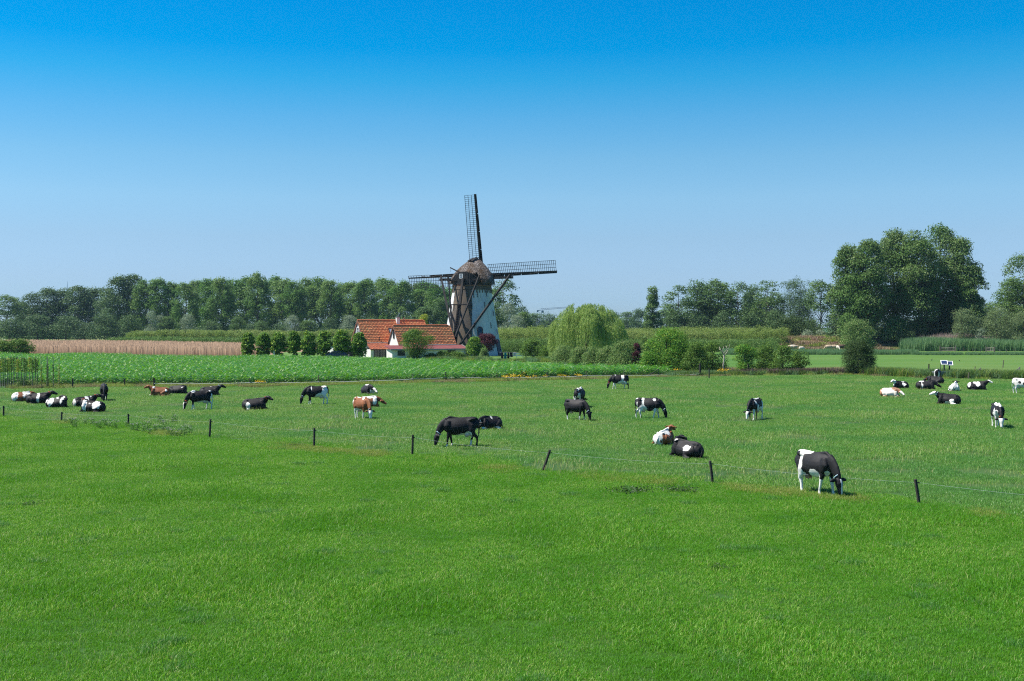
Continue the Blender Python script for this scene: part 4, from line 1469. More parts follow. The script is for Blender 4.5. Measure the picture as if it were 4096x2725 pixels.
    return remeshed(mb, voxel, .55), frame

def coat_material(name, dark, white=(.74, .73, .69), dark2=None):
    m, nt, b = nm(name)
    at = nt.nodes.new("ShaderNodeAttribute")
    at.attribute_name = 'white'
    ap = nt.nodes.new("ShaderNodeAttribute")
    ap.attribute_name = 'pink'
    nz = noise_fac(nt, 4.2, 4, 0, 1)
    s1 = nt.nodes.new("ShaderNodeMath")
    s1.operation = 'MULTIPLY_ADD'
    s1.inputs[1].default_value = 1.1
    s1.inputs[2].default_value = -.55
    nt.links.new(nz, s1.inputs[0])
    s2 = nt.nodes.new("ShaderNodeMath")
    s2.operation = 'ADD'
    nt.links.new(s1.outputs[0], s2.inputs[0])
    nt.links.new(at.outputs['Fac'], s2.inputs[1])
    mr = nt.nodes.new("ShaderNodeMapRange")
    mr.inputs[1].default_value, mr.inputs[2].default_value = -.03, .03
    nt.links.new(s2.outputs[0], mr.inputs[0])
    dk = mixc(nt, noise_fac(nt, 2.2, 3, .4, .7), dark, dark2 or tuple(c * 1.8 for c in dark))
    wh = mixc(nt, noise_fac(nt, 3.0, 4, .5, .75), white, (.56, .50, .42))
    col = mixc(nt, mr.outputs[0], dk, wh)
    col = mixc(nt, ap.outputs['Fac'], col, (.52, .30, .24))
    nt.links.new(col, b.inputs['Base Color'])
    b.inputs['Roughness'].default_value = .62
    b.inputs['Specular IOR Level'].default_value = .22
    bp = nt.nodes.new("ShaderNodeBump")
    bp.inputs['Strength'].default_value = .15
    bp.inputs['Distance'].default_value = .02
    nt.links.new(noise_fac(nt, 5, 3, 0, 1, stretch=(1.2, 1, .4)), bp.inputs['Height'])
    nt.links.new(bp.outputs[0], b.inputs['Normal'])
    return m
COAT = {'black': coat_material('black_coat', (.010, .0095, .011)), 'brown': coat_material('brown_coat', (.17, .062, .026), dark2=(.27, .105, .045)),
        'pale': coat_material('pale_coat', (.24, .12, .07), (.74, .68, .60))}
M['tag_yellow'] = flat('ear_tag', (.75, .45, .02), .5)
M['collar_blue'] = flat('collar_blue', (.30, .42, .48), .6)
M['collar_red'] = flat('collar_red', (.55, .10, .04), .6)
M['hoof'] = flat('hoof', (.08, .07, .06), .6)

_body = {}
def body_for(pose, neck, step, drop, thin, voxel):
    k = (pose, round(neck, 2), round(step, 2), drop, thin, voxel)
    if k not in _body: _body[k] = cow_body(pose, neck, step, drop, voxel, thin)
    me, fr = _body[k]
    return me.copy(), fr

LEGS = [(.5, 0, .05, .5, .6, .42), (-.62, 0, .05, .5, .6, .45)]
BELLY = [(-.15, 0, .50, .62, .5, .20)]
def cow(x, y, head, s, pose, coat, white, label, neck=0.0, step=.08, drop=0.0, dark=(), thin=1.0, collar=None, tagc=True, face=0.0, flip=False, pink=True, group='cows on the pasture'):
    p = gp(x, y)
    head -= math.degrees(math.atan((x - XC) / F))              # headings are given as seen from the viewer
    t = thing('cow', label, 'cow', p, math.radians(head), group)
    t.scale = (s, s, s)
    me, (poll, d, u, sd_) = body_for(pose, neck, step, drop, thin, .024 if y > 1640 else .03)
    nv = len(me.vertices)
    co = np.empty(nv * 3, np.float32)
    me.vertices.foreach_get('co', co)
    co = co.reshape(-1, 3)
    wv = np.full(nv, -1.0, np.float32)
    def fld(e):
        c, rr = np.array(e[:3]), np.array(e[3:6])
        return 1.0 - np.sqrt((((co - c) / rr) ** 2).sum(1))
    for e in white: wv = np.maximum(wv, fld(e))
    for e in dark: wv = np.minimum(wv, -fld(e))
    hp = (co - np.array(poll)) @ np.array(d)
    hs = np.abs((co - np.array(poll)) @ np.array(sd_))
    hu = (co - np.array(poll)) @ np.array(u)
    near_head = (hp > -.02) & (hp < .56) & (hs < .16) & (np.abs(hu) < .2)
    if face > 0:
        wv = np.where(near_head, np.maximum(wv, np.minimum((face * .12 - hs) / .1, (hu + .02) / .1 if face < 1.5 else 1.0)), wv)
    pk = np.zeros(nv, np.float32)
    pk[near_head & (hp > .45)] = .45 if face > .5 else 0.0
    if pose == 'graze' and pink:
        pk = np.maximum(pk, np.clip(1.5 - np.sqrt((((co - np.array([-.33, 0, .52])) / np.array([.2, .17, .15])) ** 2).sum(1)) * 1.2, 0, .8).astype(np.float32))
    for nm_, a in (('white', wv), ('pink', pk)):
        at = me.attributes.new(nm_, 'FLOAT', 'POINT')
        at.data.foreach_set('value', a.astype(np.float32))
    me.materials.clear()
    me.materials.append(COAT[coat])
    me.name = 'cow_body'
    link('body', me, t)
    # eyes
    for k in (-1, 1):
        e = MB()
        c = poll + d * .155 + sd_ * k * .106 + u * .03
        loft(e, [c - sd_ * .012 * k, c + sd_ * .012 * k], [(.022, .022), (.018, .018)], 8, d)
        link('eye', e.mesh('eye', M['plastic_black'], True), t)
    if tagc:
        for k in (-1, 1):
            e = MB().box(poll + sd_ * k * .20 - u * .03 + d * .035, (.05, .05, .065))
            link('ear_tag', e.mesh('ear_tag', M['tag_yellow']), t)
    if collar:
        c = poll - d * (.02 if pose == 'graze' else -.0) + (Vector((-.05, 0, .09)) if pose == 'graze' else Vector((0, 0, -.03)))
        b0 = (poll - Vector((.60 if pose == 'graze' else .56, 0, 1.10 if pose == 'graze' else .6)))
        axis = b0.normalized()
        a = axis.cross(u if abs(axis.dot(u)) < .9 else sd_).normalized()
        bb = axis.cross(a)
        cc = poll - axis * .10
        pts = [cc + a * math.cos(q) * .105 + bb * math.sin(q) * .135 for q in [2 * math.pi * i / 18 for i in range(19)]]
        e = MB().tube(pts, [.022] * 19, 6, False)
        link('collar', e.mesh('collar', M[collar]), t)
    return t

A = math.radians
# standing, grazing
cow(416, 1605, -88, .98, 'graze', 'black', [(.45, .12, 1.32, .10, .16, .10), (-.6, .14, .2, .4, .2, .45)], 'black cow grazing head-on near the pasture edge with a thin white shoulder stripe', neck=-.1, step=.05, tagc=False)
cow(800, 1640, 195, .96, 'graze', 'black', LEGS + BELLY + [(-.78, 0, .75, .14, .4, .40), (.52, 0, 1.36, .16, .2, .10), (-.70, 0, 1.36, .12, .2, .08), (.86, -.1, .95, .05, .2, .15)], 'black cow grazing leftwards with white legs, walking between two resting black cows', neck=.1, step=.12, collar='collar_red', face=.35)
cow(1266, 1619, 188, .99, 'graze', 'black', [(-.56, 0, .85, .30, .5, .62), (-.20, 0, .62, .42, .5, .26), (.40, 0, 1.2, .04, .5, .22), (-.6, 0, .2, .4, .4, .5), (.5, 0, .10, .3, .4, .22), (.52, 0, .72, .12, .12, .1), (-.55, 0, 1.36, .22, .12, .1)], 'black and white cow grazing leftwards with white hindquarters and belly by the maize', neck=-.12, step=.10, collar='collar_blue',
    dark=[(-.82, 0, 1.1, .10, .2, .3)])
cow(1448, 1676, -57, .97, 'graze', 'brown', LEGS + BELLY + [(-.72, 0, 1.2, .10, .5, .5), (.32, .1, 1.22, .13, .26, .30), (-.72, 0, .6, .2, .4, .5), (-.35, 0, 1.36, .3, .06, .06)], 'red-brown and white cow grazing with a white face, standing before a lying cow', neck=-.15, step=.13, face=2.2, collar='collar_blue', tagc=False)
cow(1840, 1787, 181, 1.02, 'graze', 'black', [(-.20, 0, .50, .42, .4, .16), (-.42, 0, .60, .20, .4, .16), (-.76, 0, .72, .10, .16, .22), (-.62, -.2, .12, .16, .14, .22), (.5, 0, .05, .2, .4, .12)], 'almost all black cow grazing leftwards behind the wire in the middle of the pasture', neck=.18, step=.12, collar='collar_blue', thin=.95)
cow(2478, 1558, 186, .95, 'graze', 'black', [(-.25, 0, .62, .55, .5, .26), (-.30, 0, 1.18, .16, .5, .4), (-.62, 0, .2, .3, .16, .45), (.5, 0, .2, .3, .4, .5), (.05, 0, .56, .3, .4, .16), (.42, 0, 1.38, .09, .1, .06)], 'black and white cow grazing leftwards at the foot of the maize', neck=.06, step=.16, collar='collar_red',
    dark=[(-.72, 0, 1.05, .16, .4, .34), (-.70, .2, .3, .12, .12, .36)])
cow(2318, 1633, 78, 1.04, 'graze', 'black', [(-.55, -.05, 1.25, .25, .14, .35), (-.74, -.12, .7, .2, .12, .5), (-.4, .30, .62, .4, .18, .25), (.3, 0, 1.36, .4, .12, .1), (-.70, .10, .62, .2, .09, .3)], 'black and white cow seen from behind, half hidden by a black grazing cow', step=.05, tagc=False)
cow(2303, 1682, -34, .93, 'graze', 'black', [(.5, 0, .08, .2, .4, .26), (-.62, 0, .08, .2, .4, .26), (-.1, 0, .48, .35, .3, .10)], 'black cow with white hooves grazing rightwards in front of the rear-view cow', neck=-.05, step=.10, collar='collar_blue')
cow(2594, 1677, -7, .95, 'graze', 'black', [(-.35, 0, .70, .34, .5, .32), (-.66, 0, .28, .22, .4, .5), (-.34, 0, 1.15, .09, .5, .4), (.46, 0, .55, .22, .4, .24), (.5, 0, .14, .3, .4, .34), (.40, 0, 1.28, .10, .5, .09), (-.76, 0, 1.33, .10, .2, .06), (-.72, 0, .9, .05, .4, .3)], 'black and white cow grazing rightwards alone in the open pasture', neck=.02, step=.16, collar='collar_blue',
    dark=[(-.50, 0, 1.0, .12, .5, .12)])
cow(3020, 1679, -114, .95, 'graze', 'black', [(.36, .22, 1.15, .10, .20, .16), (.20, .3, .86, .10, .2, .20), (-.30, .25, .62, .5, .2, .22), (-.62, .2, .7, .14, .2, .6), (.5, .16, .25, .3, .14, .5), (-.62, .16, .2, .3, .2, .5), (-.1, 0, 1.37, .5, .09, .07)], 'black and white cow grazing towards the viewer with white flank patches', neck=-.05, step=.08, collar='collar_blue', face=.7, dark=[(-.76, .15, 1.0, .12, .2, .5)])
cow(3262, 1972, -46, 1.03, 'graze', 'black', [(-.40, .0, 1.34, .34, .14, .10), (-.44, 0, 1.0, .075, .5, .45), (-.46, 0, .62, .12, .5, .35), (-.64, 0, .35, .28, .5, .50), (.18, -.22, .60, .26, .3, .22), (.5, 0, .16, .3, .4, .44), (.66, -.12, .66, .09, .12, .16)], 'black and white cow grazing nearest the viewer just behind the wire fence', neck=-.05, step=.15, collar='collar_blue', face=.32,
    dark=[(-.55, .18, .10, .16, .12, .2)], thin=.93)
cow(3751, 1526, 80, .93, 'graze', 'black', [(-.62, .24, .9, .2, .12, .6), (-.62, -.24, .6, .2, .12, .6), (-.55, .04, 1.33, .28, .16, .14), (-.62, 0, .15, .2, .4, .5)], 'black and white cow seen from behind, standing at the solar water trough', step=.04, tagc=False)
cow(3990, 1710, -80, 1.0, 'graze', 'black', [(.15, 0, 1.28, .75, .13, .22), (.52, -.2, .75, .3, .16, .4), (.5, 0, .2, .3, .4, .45), (.75, -.16, .85, .15, .12, .22), (-.6, 0, .2, .3, .4, .5)], 'black and white cow grazing head-on with a white face in the right of the pasture', neck=.04, step=.06, face=2.0, collar='collar_red',
    dark=[(.62, 0, 1.15, .20, .08, .2), (.9, 0, .8, .2, .2, .3)])
cow(4092, 1576, -4, .97, 'graze', 'black', [(-.5, 0, .9, .45, .6, .6), (.1, 0, .9, .6, .6, .6), (-.6, 0, .3, .4, .4, .6), (.5, 0, .3, .3, .4, .6)], 'mostly white cow cut off by the right edge of the photograph', step=.12, dark=[(-.25, -.3, 1.02, .13, .2, .12), (.2, -.3, .9, .2, .2, .2)])
# resting
cow(92, 1608, 4, .97, 'lie', 'brown', [(-.62, 0, .5, .26, .6, .5), (.06, 0, .6, .12, .6, .4), (.36, 0, .7, .16, .6, .2)], 'red-brown and white cow lying behind a black cow at the far left', neck=.2, drop=1)
cow(152, 1616, -10, 1.0, 'lie', 'black', [(.05, 0, .45, .13, .6, .5)], 'black cow lying with a broad white belt and its head held up', neck=.0, collar='collar_red')
cow(226, 1633, -28, .93, 'lie', 'black', [(-.30, -.2, .45, .22, .4, .35), (.1, 0, .78, .10, .16, .12), (.5, 0, .6, .14, .5, .3), (-.65, 0, .5, .12, .4, .2)], 'black and white cow lying curled with its head turned away beside the belted cow', neck=2.2)
cow(338, 1629, 14, .95, 'lie', 'black', [(.12, 0, .6, .16, .6, .26), (-.76, 0, .35, .12, .4, .3), (.45, 0, .75, .12, .12, .1)], 'black cow lying with a white saddle, behind a mottled cow', neck=.15, collar='collar_red')
cow(372, 1650, 166, .97, 'lie', 'black', [(.52, 0, .5, .18, .6, .5), (-.30, .1, .5, .32, .6, .3), (.18, .25, .66, .07, .1, .07)], 'mottled black and white cow lying in front, head turned back', neck=-1.0, dark=[(-.72, 0, .4, .14, .6, .4)], collar='collar_red')
cow(640, 1585, 176, .96, 'lie', 'brown', [(.50, .1, .78, .14, .2, .08), (-.52, .3, .5, .10, .2, .14), (.85, 0, .08, .3, .4, .10)], 'red-brown cow lying with its head raised to the left', neck=-.25)
cow(712, 1578, -20, .95, 'lie', 'black', [(.46, -.1, .62, .10, .2, .08)], 'plain black cow lying with its back to the viewer beside the red-brown cow', neck=1.9, drop=1, tagc=False)
cow(838, 1584, -4, .97, 'lie', 'black', [(.10, 0, .86, .16, .10, .06)], 'black cow lying behind a walking cow, looking to the right', neck=.0, collar='collar_blue')
cow(1018, 1640, -4, 1.0, 'lie', 'black', [(-.42, -.42, .30, .16, .2, .30), (-.55, -.5, .08, .25, .2, .1)], 'black cow lying with a white thigh, looking to the right, alone', neck=-.45, collar='collar_red')
cow(1472, 1578, -72, 1.08, 'lie', 'black', [(.2, .22, .6, .5, .18, .5), (-.1, 0, .8, .4, .14, .12), (.62, .1, .3, .3, .2, .3)], 'small black and white cow lying head-on near the maize', neck=.35, drop=1, face=.9)
cow(1472, 1628, -2, .95, 'lie', 'brown', [(.52, 0, .5, .18, .6, .4), (.10, 0, .75, .5, .3, .12)], 'red-brown and white cow lying behind the grazing brown cow', neck=-.1, drop=1)
cow(1962, 1717, -140, .92, 'lie', 'black', [(.02, .1, .72, .07, .26, .22), (.75, .2, .08, .3, .3, .12), (-.1, .5, .06, .3, .2, .12)], 'black cow lying with a white shoulder flash next to the all-black grazing cow', neck=.1, drop=1, collar='collar_blue', tagc=False)
cow(2656, 1780, 70, .93, 'lie', 'brown', [(-.10, .0, .62, .62, .30, .42), (-.60, .1, .4, .35, .35, .5), (.1, .30, .5, .30, .25, .40), (.45, .1, .85, .2, .2, .2)], 'white and red-brown cow lying with its back turned, behind a black one', neck=-.12, dark=[(-.50, -.32, .35, .35, .22, .35), (-.05, .44, .15, .3, .14, .2)])
cow(2750, 1832, 143, .96, 'lie', 'black', [(-.22, .30, .48, .22, .3, .15), (.55, .1, .84, .05, .2, .1)], 'black cow lying with one white side patch in front of the brown and white cow', neck=-1.3, tagc=False)
cow(3558, 1588, -14, .93, 'lie', 'pale', [(-.2, 0, .5, .5, .7, .5), (.3, 0, .4, .5, .6, .3), (.5, 0, .3, .3, .5, .3)], 'cream white cow with ginger rump lying with its head down', neck=-.3, drop=1, face=2.0, tagc=False)
cow(3604, 1556, -148, .90, 'lie', 'black', [(.5, -.15, .6, .35, .2, .4), (-.15, .3, .5, .22, .2, .25), (-.2, 0, .8, .2, .12, .1), (.9, 0, .8, .3, .3, .3)], 'black and white cow lying behind the cream cow, head to the left', neck=.3, face=1.2, tagc=False)
cow(3702, 1558, 2, 1.0, 'lie', 'black', [(-.28, 0, .42, .09, .6, .4), (-.40, 0, .78, .28, .2, .09)], 'long black cow lying with a white hip stripe below the trough', neck=.2, drop=1, tagc=False)
cow(3742, 1536, 172, .96, 'lie', 'black', [], 'black cow lying behind the striped one, in front of the solar trough', neck=-.2, collar='collar_red', drop=1)
cow(3818, 1565, 84, .95, 'lie', 'black', [(-.2, 0, .5, .8, .7, .6), (.3, 0, .5, .6, .6, .5)], 'white cow lying with its back turned and a dark head', neck=-.1, face=.4)
cow(3908, 1561, 0, .97, 'lie', 'black', [(-.66, 0, .5, .15, .6, .3), (-.2, -.2, .72, .14, .3, .14), (.10, -.2, .58, .20, .4, .26), (1.2, 0, .8, .18, .2, .25)], 'mottled black and white cow lying and looking to the right', neck=-.05, face=.9)
cow(3795, 1618, 180, .98, 'lie', 'black', [(-.22, .42, .25, .18, .2, .2), (.12, .35, .12, .16, .3, .14), (-.35, .5, .06, .3, .2, .09)], 'black cow lying with a white face raised to the left', neck=.0, face=2.0, collar='collar_blue', tagc=False)
# ------------------------------------------------------------------ far trees
make_kind('poplar', 6, 30, 13, .06, 'ragged', 78, 11500, .58, M['poplar'], clump=(.09, .20), inner=.25, base_r=.36, fork=.10, nlimb=30, seed=1, flat_=1.35)
make_kind('broad', 5, 30, 15, .03, 'oval', 70, 11000, .64, M['darkwood'], clump=(.15, .26), inner=.3, base_r=.4, fork=.15, nlimb=20, seed=2, flat_=.95)
make_kind('airy', 3, 26, 11, .14, 'spread', 48, 4600, .52, M['midwood'], clump=(.12, .21), inner=.35, base_r=.28, fork=.2, nlimb=30, seed=3, flat_=1.1)
make_kind('wood', 4, 22, 10, .03, 'oval', 60, 9000, .48, M['midwood'], clump=(.16, .28), inner=.25, base_r=.28, fork=.18, nlimb=20, seed=4, flat_=1.0)
make_kind('thicket', 4, 10, 14, .0, 'dome', 50, 6000, .48, M['darkwood'], clump=(.13, .24), inner=.2, base_r=.16, fork=.1, nlimb=10, seed=5)
make_kind('silver', 3, 10, 10, .0, 'dome', 40, 5000, .42, M['silver'], clump=(.15, .27), inner=.25, base_r=.16, fork=.1, nlimb=10, seed=6, aspect=.35)
make_kind('bluepine', 2, 24, 12, .03, 'column', 66, 10500, .46, M['darkwood'], clump=(.14, .24), inner=.3, base_r=.3, fork=.12, nlimb=18, seed=7, aspect=.4, flat_=1.1)

G1 = 'trees of the dark wood at the left'
LW = [('airy', 0, 28, 1182, 120, 560, 'light open-crowned tree at the left end of the far wood'),
      ('broad', 1, 84, 1206, 92, 590, 'low dark tree second from the left end of the far wood'),
      ('broad', 0, 128, 1172, 105, 575, 'rounded dark tree right of the dip in the left wood'),
      ('broad', 2, 190, 1152, 118, 580, 'broad dark tree above the left end of the pale reed bed'),
      ('broad', 3, 252, 1153, 112, 585, 'broad dark tree just left of the distant turbine blade'),
      ('broad', 4, 312, 1146, 118, 575, 'dark tree just right of the distant turbine blade'),
      ('broad', 1, 374, 1152, 112, 585, 'dark tree in the sagging skyline of the left wood'),
      ('broad', 0, 426, 1150, 105, 570, 'dark tree at the left shoulder of the tallest crowns of the left wood'),
      ('broad', 2, 478, 1104, 122, 560, 'tall dark tree forming the left peak of the left wood'),
      ('broad', 4, 533, 1101, 118, 562, 'tallest dark tree at the right peak of the left wood'),
      ('poplar', 1, 588, 1120, 92, 555, 'tall dark poplar right of the highest crowns of the left wood'),
      ('poplar', 3, 640, 1117, 96, 552, 'tall dark poplar third from the sky gap'),
      ('poplar', 0, 688, 1130, 78, 556, 'thin dark poplar leaning over the left side of the sky gap')]
for i, (k, v, x, yt, w, D, lb) in enumerate(LW):
    o = tree_at('wood_tree', lb, k, v, x, yt, w * (1.32 if k != 'poplar' else 1.5), D, 0, G1)
G2 = 'poplars in the long far row'
PR = [(742, 1132, 'poplar at the right side of the sky gap'), (790, 1122, 'second poplar right of the sky gap'), (838, 1116, 'third poplar right of the sky gap'),
      (886, 1112, 'poplar left of the highest part of the poplar row'), (934, 1118, 'poplar just left of the first linden in the far row'), (982, 1104, 'far poplar above the first linden from the left'),
      (1032, 1090, 'tallest far poplar, between the first and second lindens'), (1082, 1103, 'far poplar left of the third linden'), (1130, 1116, 'far poplar right of the third linden'),
      (1178, 1124, 'far poplar above the fourth linden'), (1226, 1114, 'far poplar above the fifth linden'), (1274, 1110, 'far poplar just left of the sixth linden'),
      (1322, 1122, 'far poplar just right of the sixth linden'), (1368, 1132, 'far poplar above the seventh linden'), (1414, 1128, 'far poplar left of the rear roof of the house'),
      (1460, 1116, 'far poplar over the left gable of the house'), (1508, 1110, 'tall far poplar left of the chimney'), (1556, 1118, 'far poplar right above the chimney'),
      (1604, 1122, 'far poplar right of the chimney'), (1652, 1132, 'far poplar under the tip of the left mill sail'), (1700, 1126, 'far poplar under the middle of the left mill sail'),
      (1748, 1136, 'far poplar left of the mill tower behind the braces'), (1800, 1150, 'far poplar hidden partly by the mill tower')]
for i, (x, yt, lb) in enumerate(PR):
    tree_at('poplar_tree', lb, 'poplar', i * 3 + (i // 4), x, yt + 2, 128 + 16 * ((i * 7) % 3), 520 + 26 * ((i * 5) % 3), 0, G2, 'poplar')
# bushes at the foot of the rows, small and far
G3 = 'bushes along the foot of the far wood'
for x, yt, w, k, lb in [(40, 1268, 150, 'thicket', 'dark thicket at the left end under the far wood'), (150, 1262, 150, 'thicket', 'dark thicket behind the left end of the reed bed'),
                        (262, 1255, 150, 'thicket', 'dark thicket behind the middle of the reed bed'), (338, 1290, 110, 'thicket', 'rounded grey green bush at the right end of the reed bed'),
                        (420, 1262, 150, 'thicket', 'dark thicket under the tallest crowns'), (520, 1250, 110, 'thicket', 'dark thicket between the wood and the silver willows'),
                        (604, 1246, 70, 'silver', 'silver willow bush left of the sky gap, the tallest of its group'), (642, 1262, 62, 'silver', 'second silver willow bush, left of the sky gap'),
                        (668, 1268, 92, 'wood', 'rounded green bush under the sky gap'), (752, 1258, 84, 'silver', 'silver willow bush just right of the sky gap'),
                        (830, 1280, 130, 'thicket', 'dark bush in the poplar row left of the lindens'), (952, 1262, 70, 'wood', 'bright green bush behind the first linden'), (1048, 1282, 72, 'wood', 'green bush behind the second linden'),
                        (1000, 1290, 110, 'thicket', 'dark bush between the first two lindens'), (1172, 1262, 82, 'silver', 'grey willow bush behind the fourth linden'), (1120, 1290, 110, 'thicket', 'dark bush behind the third linden'),
                        (1236, 1280, 90, 'wood', 'green bush behind the fifth linden'), (1320, 1276, 92, 'thicket', 'dark bush behind the sixth linden'), (1398, 1262, 92, 'silver', 'grey willow bush left of the rear gable'),
                        (1480, 1262, 130, 'thicket', 'dark bush behind the rear roof ridge'), (1600, 1258, 140, 'thicket', 'dark bush right behind the chimney'), (1700, 1230, 120, 'wood', 'green bush behind the golden conifer'),
                        (1770, 1190, 90, 'wood', 'pale green tree left behind the mill tower')]:
    tree_at('wood_bush', lb, k, int(x) % 3, x, yt, w * 1.1, 480 if k != 'thicket' else 500, 0, G3, 'bush')

# right of the mill
G4 = 'trees on the skyline right of the windmill'
for x, yt, w, D, k, v, lb, ct in [
    (2012, 1112, 112, 400, 'airy', 1, 'tall open tree on the skyline right behind the mill', 'tree'),
    (2030, 1214, 90, 360, 'silver', 1, 'grey willow bush right behind the mill', 'bush'),
    (1985, 1205, 90, 380, 'wood', 1, 'dense green bush low behind the mill door side', 'bush'),
    (2070, 1262, 80, 340, 'silver', 0, 'pale willow bush in front of the open tree right of the mill', 'bush'),
    (2092, 1250, 70, 380, 'wood', 2, 'bright green bush right of the mill', 'bush'),
    (2086, 1226, 90, 620, 'thicket', 2, 'bluish round bush right of the open tree', 'bush'),
    (2140, 1252, 80, 700, 'wood', 0, 'bluish far tree left of the crane', 'tree'),
    (2196, 1248, 80, 720, 'thicket', 1, 'dark far tree under the crane jib', 'tree'),
    (2450, 1246, 90, 720, 'thicket', 3, 'dark far tree right of the weeping willow', 'tree'),
    (2510, 1248, 80, 700, 'wood', 3, 'second far tree right of the weeping willow', 'tree'),
    (2556, 1240, 70, 640, 'thicket', 0, 'low far tree at the foot of the conical poplar', 'tree'),
    (2716, 1142, 92, 400, 'airy', 2, 'open-branched tree at the left end of the right-hand wood', 'tree'),
    (2672, 1240, 110, 430, 'wood', 2, 'low green tree right of the conical poplar', 'tree'),
    (2793, 1124, 104, 410, 'wood', 0, 'first dense tall tree of the right-hand wood', 'tree'),
    (2866, 1120, 92, 405, 'airy', 0, 'tall thin-crowned tree second in the right-hand wood', 'tree'),
    (2880, 1150, 110, 430, 'wood', 3, 'dense tree in the middle of the right-hand wood', 'tree'),
    (2952, 1122, 78, 400, 'airy', 1, 'tall tree with bare trunk in the right-hand wood', 'tree'),
    (3010, 1132, 66, 415, 'wood', 1, 'narrow tree before the gap in the right-hand wood', 'tree'),
    (3074, 1123, 90, 405, 'airy', 2, 'dark open tree left of the blue-green two-peaked tree', 'tree'),
    (3060, 1190, 100, 430, 'wood', 2, 'lower tree behind the dark open tree', 'tree'),
    (3160, 1128, 88, 400, 'bluepine', 0, 'blue-green dense tree, left of the two peaks', 'tree'),
    (3200, 1109, 74, 396, 'bluepine', 1, 'blue-green dense tree, right and taller of the two peaks', 'tree'),
    (3282, 1124, 110, 385, 'airy', 0, 'sparse pale tree left of the giant poplars', 'tree')]:
    o = tree_at('wood_tree' if ct == 'tree' else 'wood_bush', lb, k, v, x, yt, w * (1.75 if 2640 < x < 3240 else 1.4), D, 0, G4, ct)
G5 = 'undergrowth of the right-hand wood'
for x, yt, w, v, lb in [(2690, 1262, 120, 0, 'dark undergrowth bush at the left end of the right-hand wood'), (2800, 1250, 130, 1, 'dark undergrowth bush second from left in the right-hand wood'),
                        (2900, 1248, 130, 2, 'dark undergrowth bush in the middle of the right-hand wood'), (3000, 1252, 130, 3, 'dark undergrowth bush under the bare trunk'),
                        (3100, 1248, 130, 0, 'dark undergrowth bush under the dark open tree')]:
    tree_at('wood_bush', lb, 'thicket', v, x, yt, w * 1.1, 395, 0, G5, 'bush')
shrub_at('poplar_tree', 'conical poplar standing alone on the skyline right of the willow', 'poplar', 2562, 2660, 1156, 1330, 380, M['midwood'], 8000, .42, 'spire', 70, zb=0, z0f=.0, clump=(.12, .2), part='crown', trunk_part='trunk', base_r=.35, nlimb=14)
shrub_at('thorn_bush', 'broad dark mound of bushes below the blue-green trees', 'bush', 3040, 3310, 1272, 1372, 318, M['tightbush'], 9500, .32, 'dome', 70, zb=0, clump=(.07, .15), depth=.55)
for x0, x1, yt, lb in [(3200, 3260, 1322, 'small grey willow bush at the left foot of the dark mound'), (3255, 3312, 1318, 'small grey willow bush at the right foot of the dark mound')]:
    shrub_at('willow_bush', lb, 'bush', x0, x1, yt, 1370, 306, M['silver'], 1600, .25, 'dome', 16, zb=0)

# the giant poplars on the dyke
G6 = 'giant poplars on the dyke'
BT = [(3400, 975, 185, 300, .20, 'leftmost giant poplar with an open leaning crown'), (3470, 960, 190, 296, .10, 'giant poplar second from left, above the round bush'),
      (3575, 918, 210, 303, .08, 'giant poplar above the pale dyke path'), (3672, 903, 215, 298, .08, 'giant poplar with two pale limbs in the middle of the clump'),
      (3760, 900, 215, 304, .08, 'tallest giant poplar of the clump'), (3838, 950, 190, 300, .06, 'giant poplar on the right shoulder of the clump'), (3888, 1060, 140, 297, .04, 'lowest giant poplar at the right end of the clump')]
for i, (x, yt, w, D, ln, lb) in enumerate(BT):
    shrub_at('giant_poplar', lb, 'poplar', x - w * .47, x + w * .47, yt + 16, 1340, D, M['bigtree'], 18000 if w > 180 else 12500, .40, 'oval', 95 if w > 180 else 70, zb=2.2, group=G6, clump=(.11, .21), inner=.3, z0f=.05, depth=.9,
             part='crown', trunk_part='trunk', base_r=.50, fork=.10, nlimb=34, seed=300 + i, lean=-.04 if i == 0 else .0)
for i, (x0, x1, yt, lb) in enumerate([(3350, 3450, 1262, 'dark bush under the left giant poplar'), (3520, 3640, 1270, 'dark bush left of the bare trunk under the giant poplars'), (3640, 3770, 1268, 'dark bush between the trunks under the giant poplars'), (3750, 3900, 1245, 'dark bush at the right foot of the giant poplars')]):
    shrub_at('dyke_bush', lb, 'bush', x0, x1, yt, 1340, 294 if i < 2 else 309, M['bigtree' if i < 2 else 'darkwood'], 4200, .36, 'dome', 30, zb=2.0, depth=.6, seed=330 + i)
for i, (x0, x1, yt, lb) in enumerate([(3290, 3400, 1285, 'bush closing the gap between the sparse pale tree and the giant poplars'), (3440, 3560, 1275, 'far bush behind the pale dyke path'), (3560, 3700, 1280, 'far bush behind the middle giant poplars'), (3690, 3830, 1275, 'far bush behind the tallest giant poplar'),
                                      (3820, 3960, 1270, 'far bush behind the right giant poplars'), (3940, 4110, 1265, 'far bush behind the right-hand willows'), (3180, 3310, 1290, 'far bush behind the dark mound')]):
    shrub_at('dyke_bush', lb, 'bush', x0, x1, yt, 1345, 330, M['darkwood'], 3000, .42, 'dome', 30, zb=-.5, depth=.5, seed=360 + i, group='bushes behind the dyke')
shrub_at('edge_poplar', 'tall ragged poplar cut by the right edge', 'poplar', 3975, 4215, 1030, 1335, 306, M['bigtree'], 15000, .38, 'oval', 90, zb=1.5, clump=(.09, .17), inner=.4, part='crown', trunk_part='trunk', base_r=.5, nlimb=30, fork=.1)
shrub_at('dyke_tree', 'round dark tree between the giant poplars and the right edge', 'tree', 3900, 4020, 1215, 1340, 318, M['midwood'], 5200, .36, 'dome', 40, zb=1.5, part='crown', trunk_part='trunk')
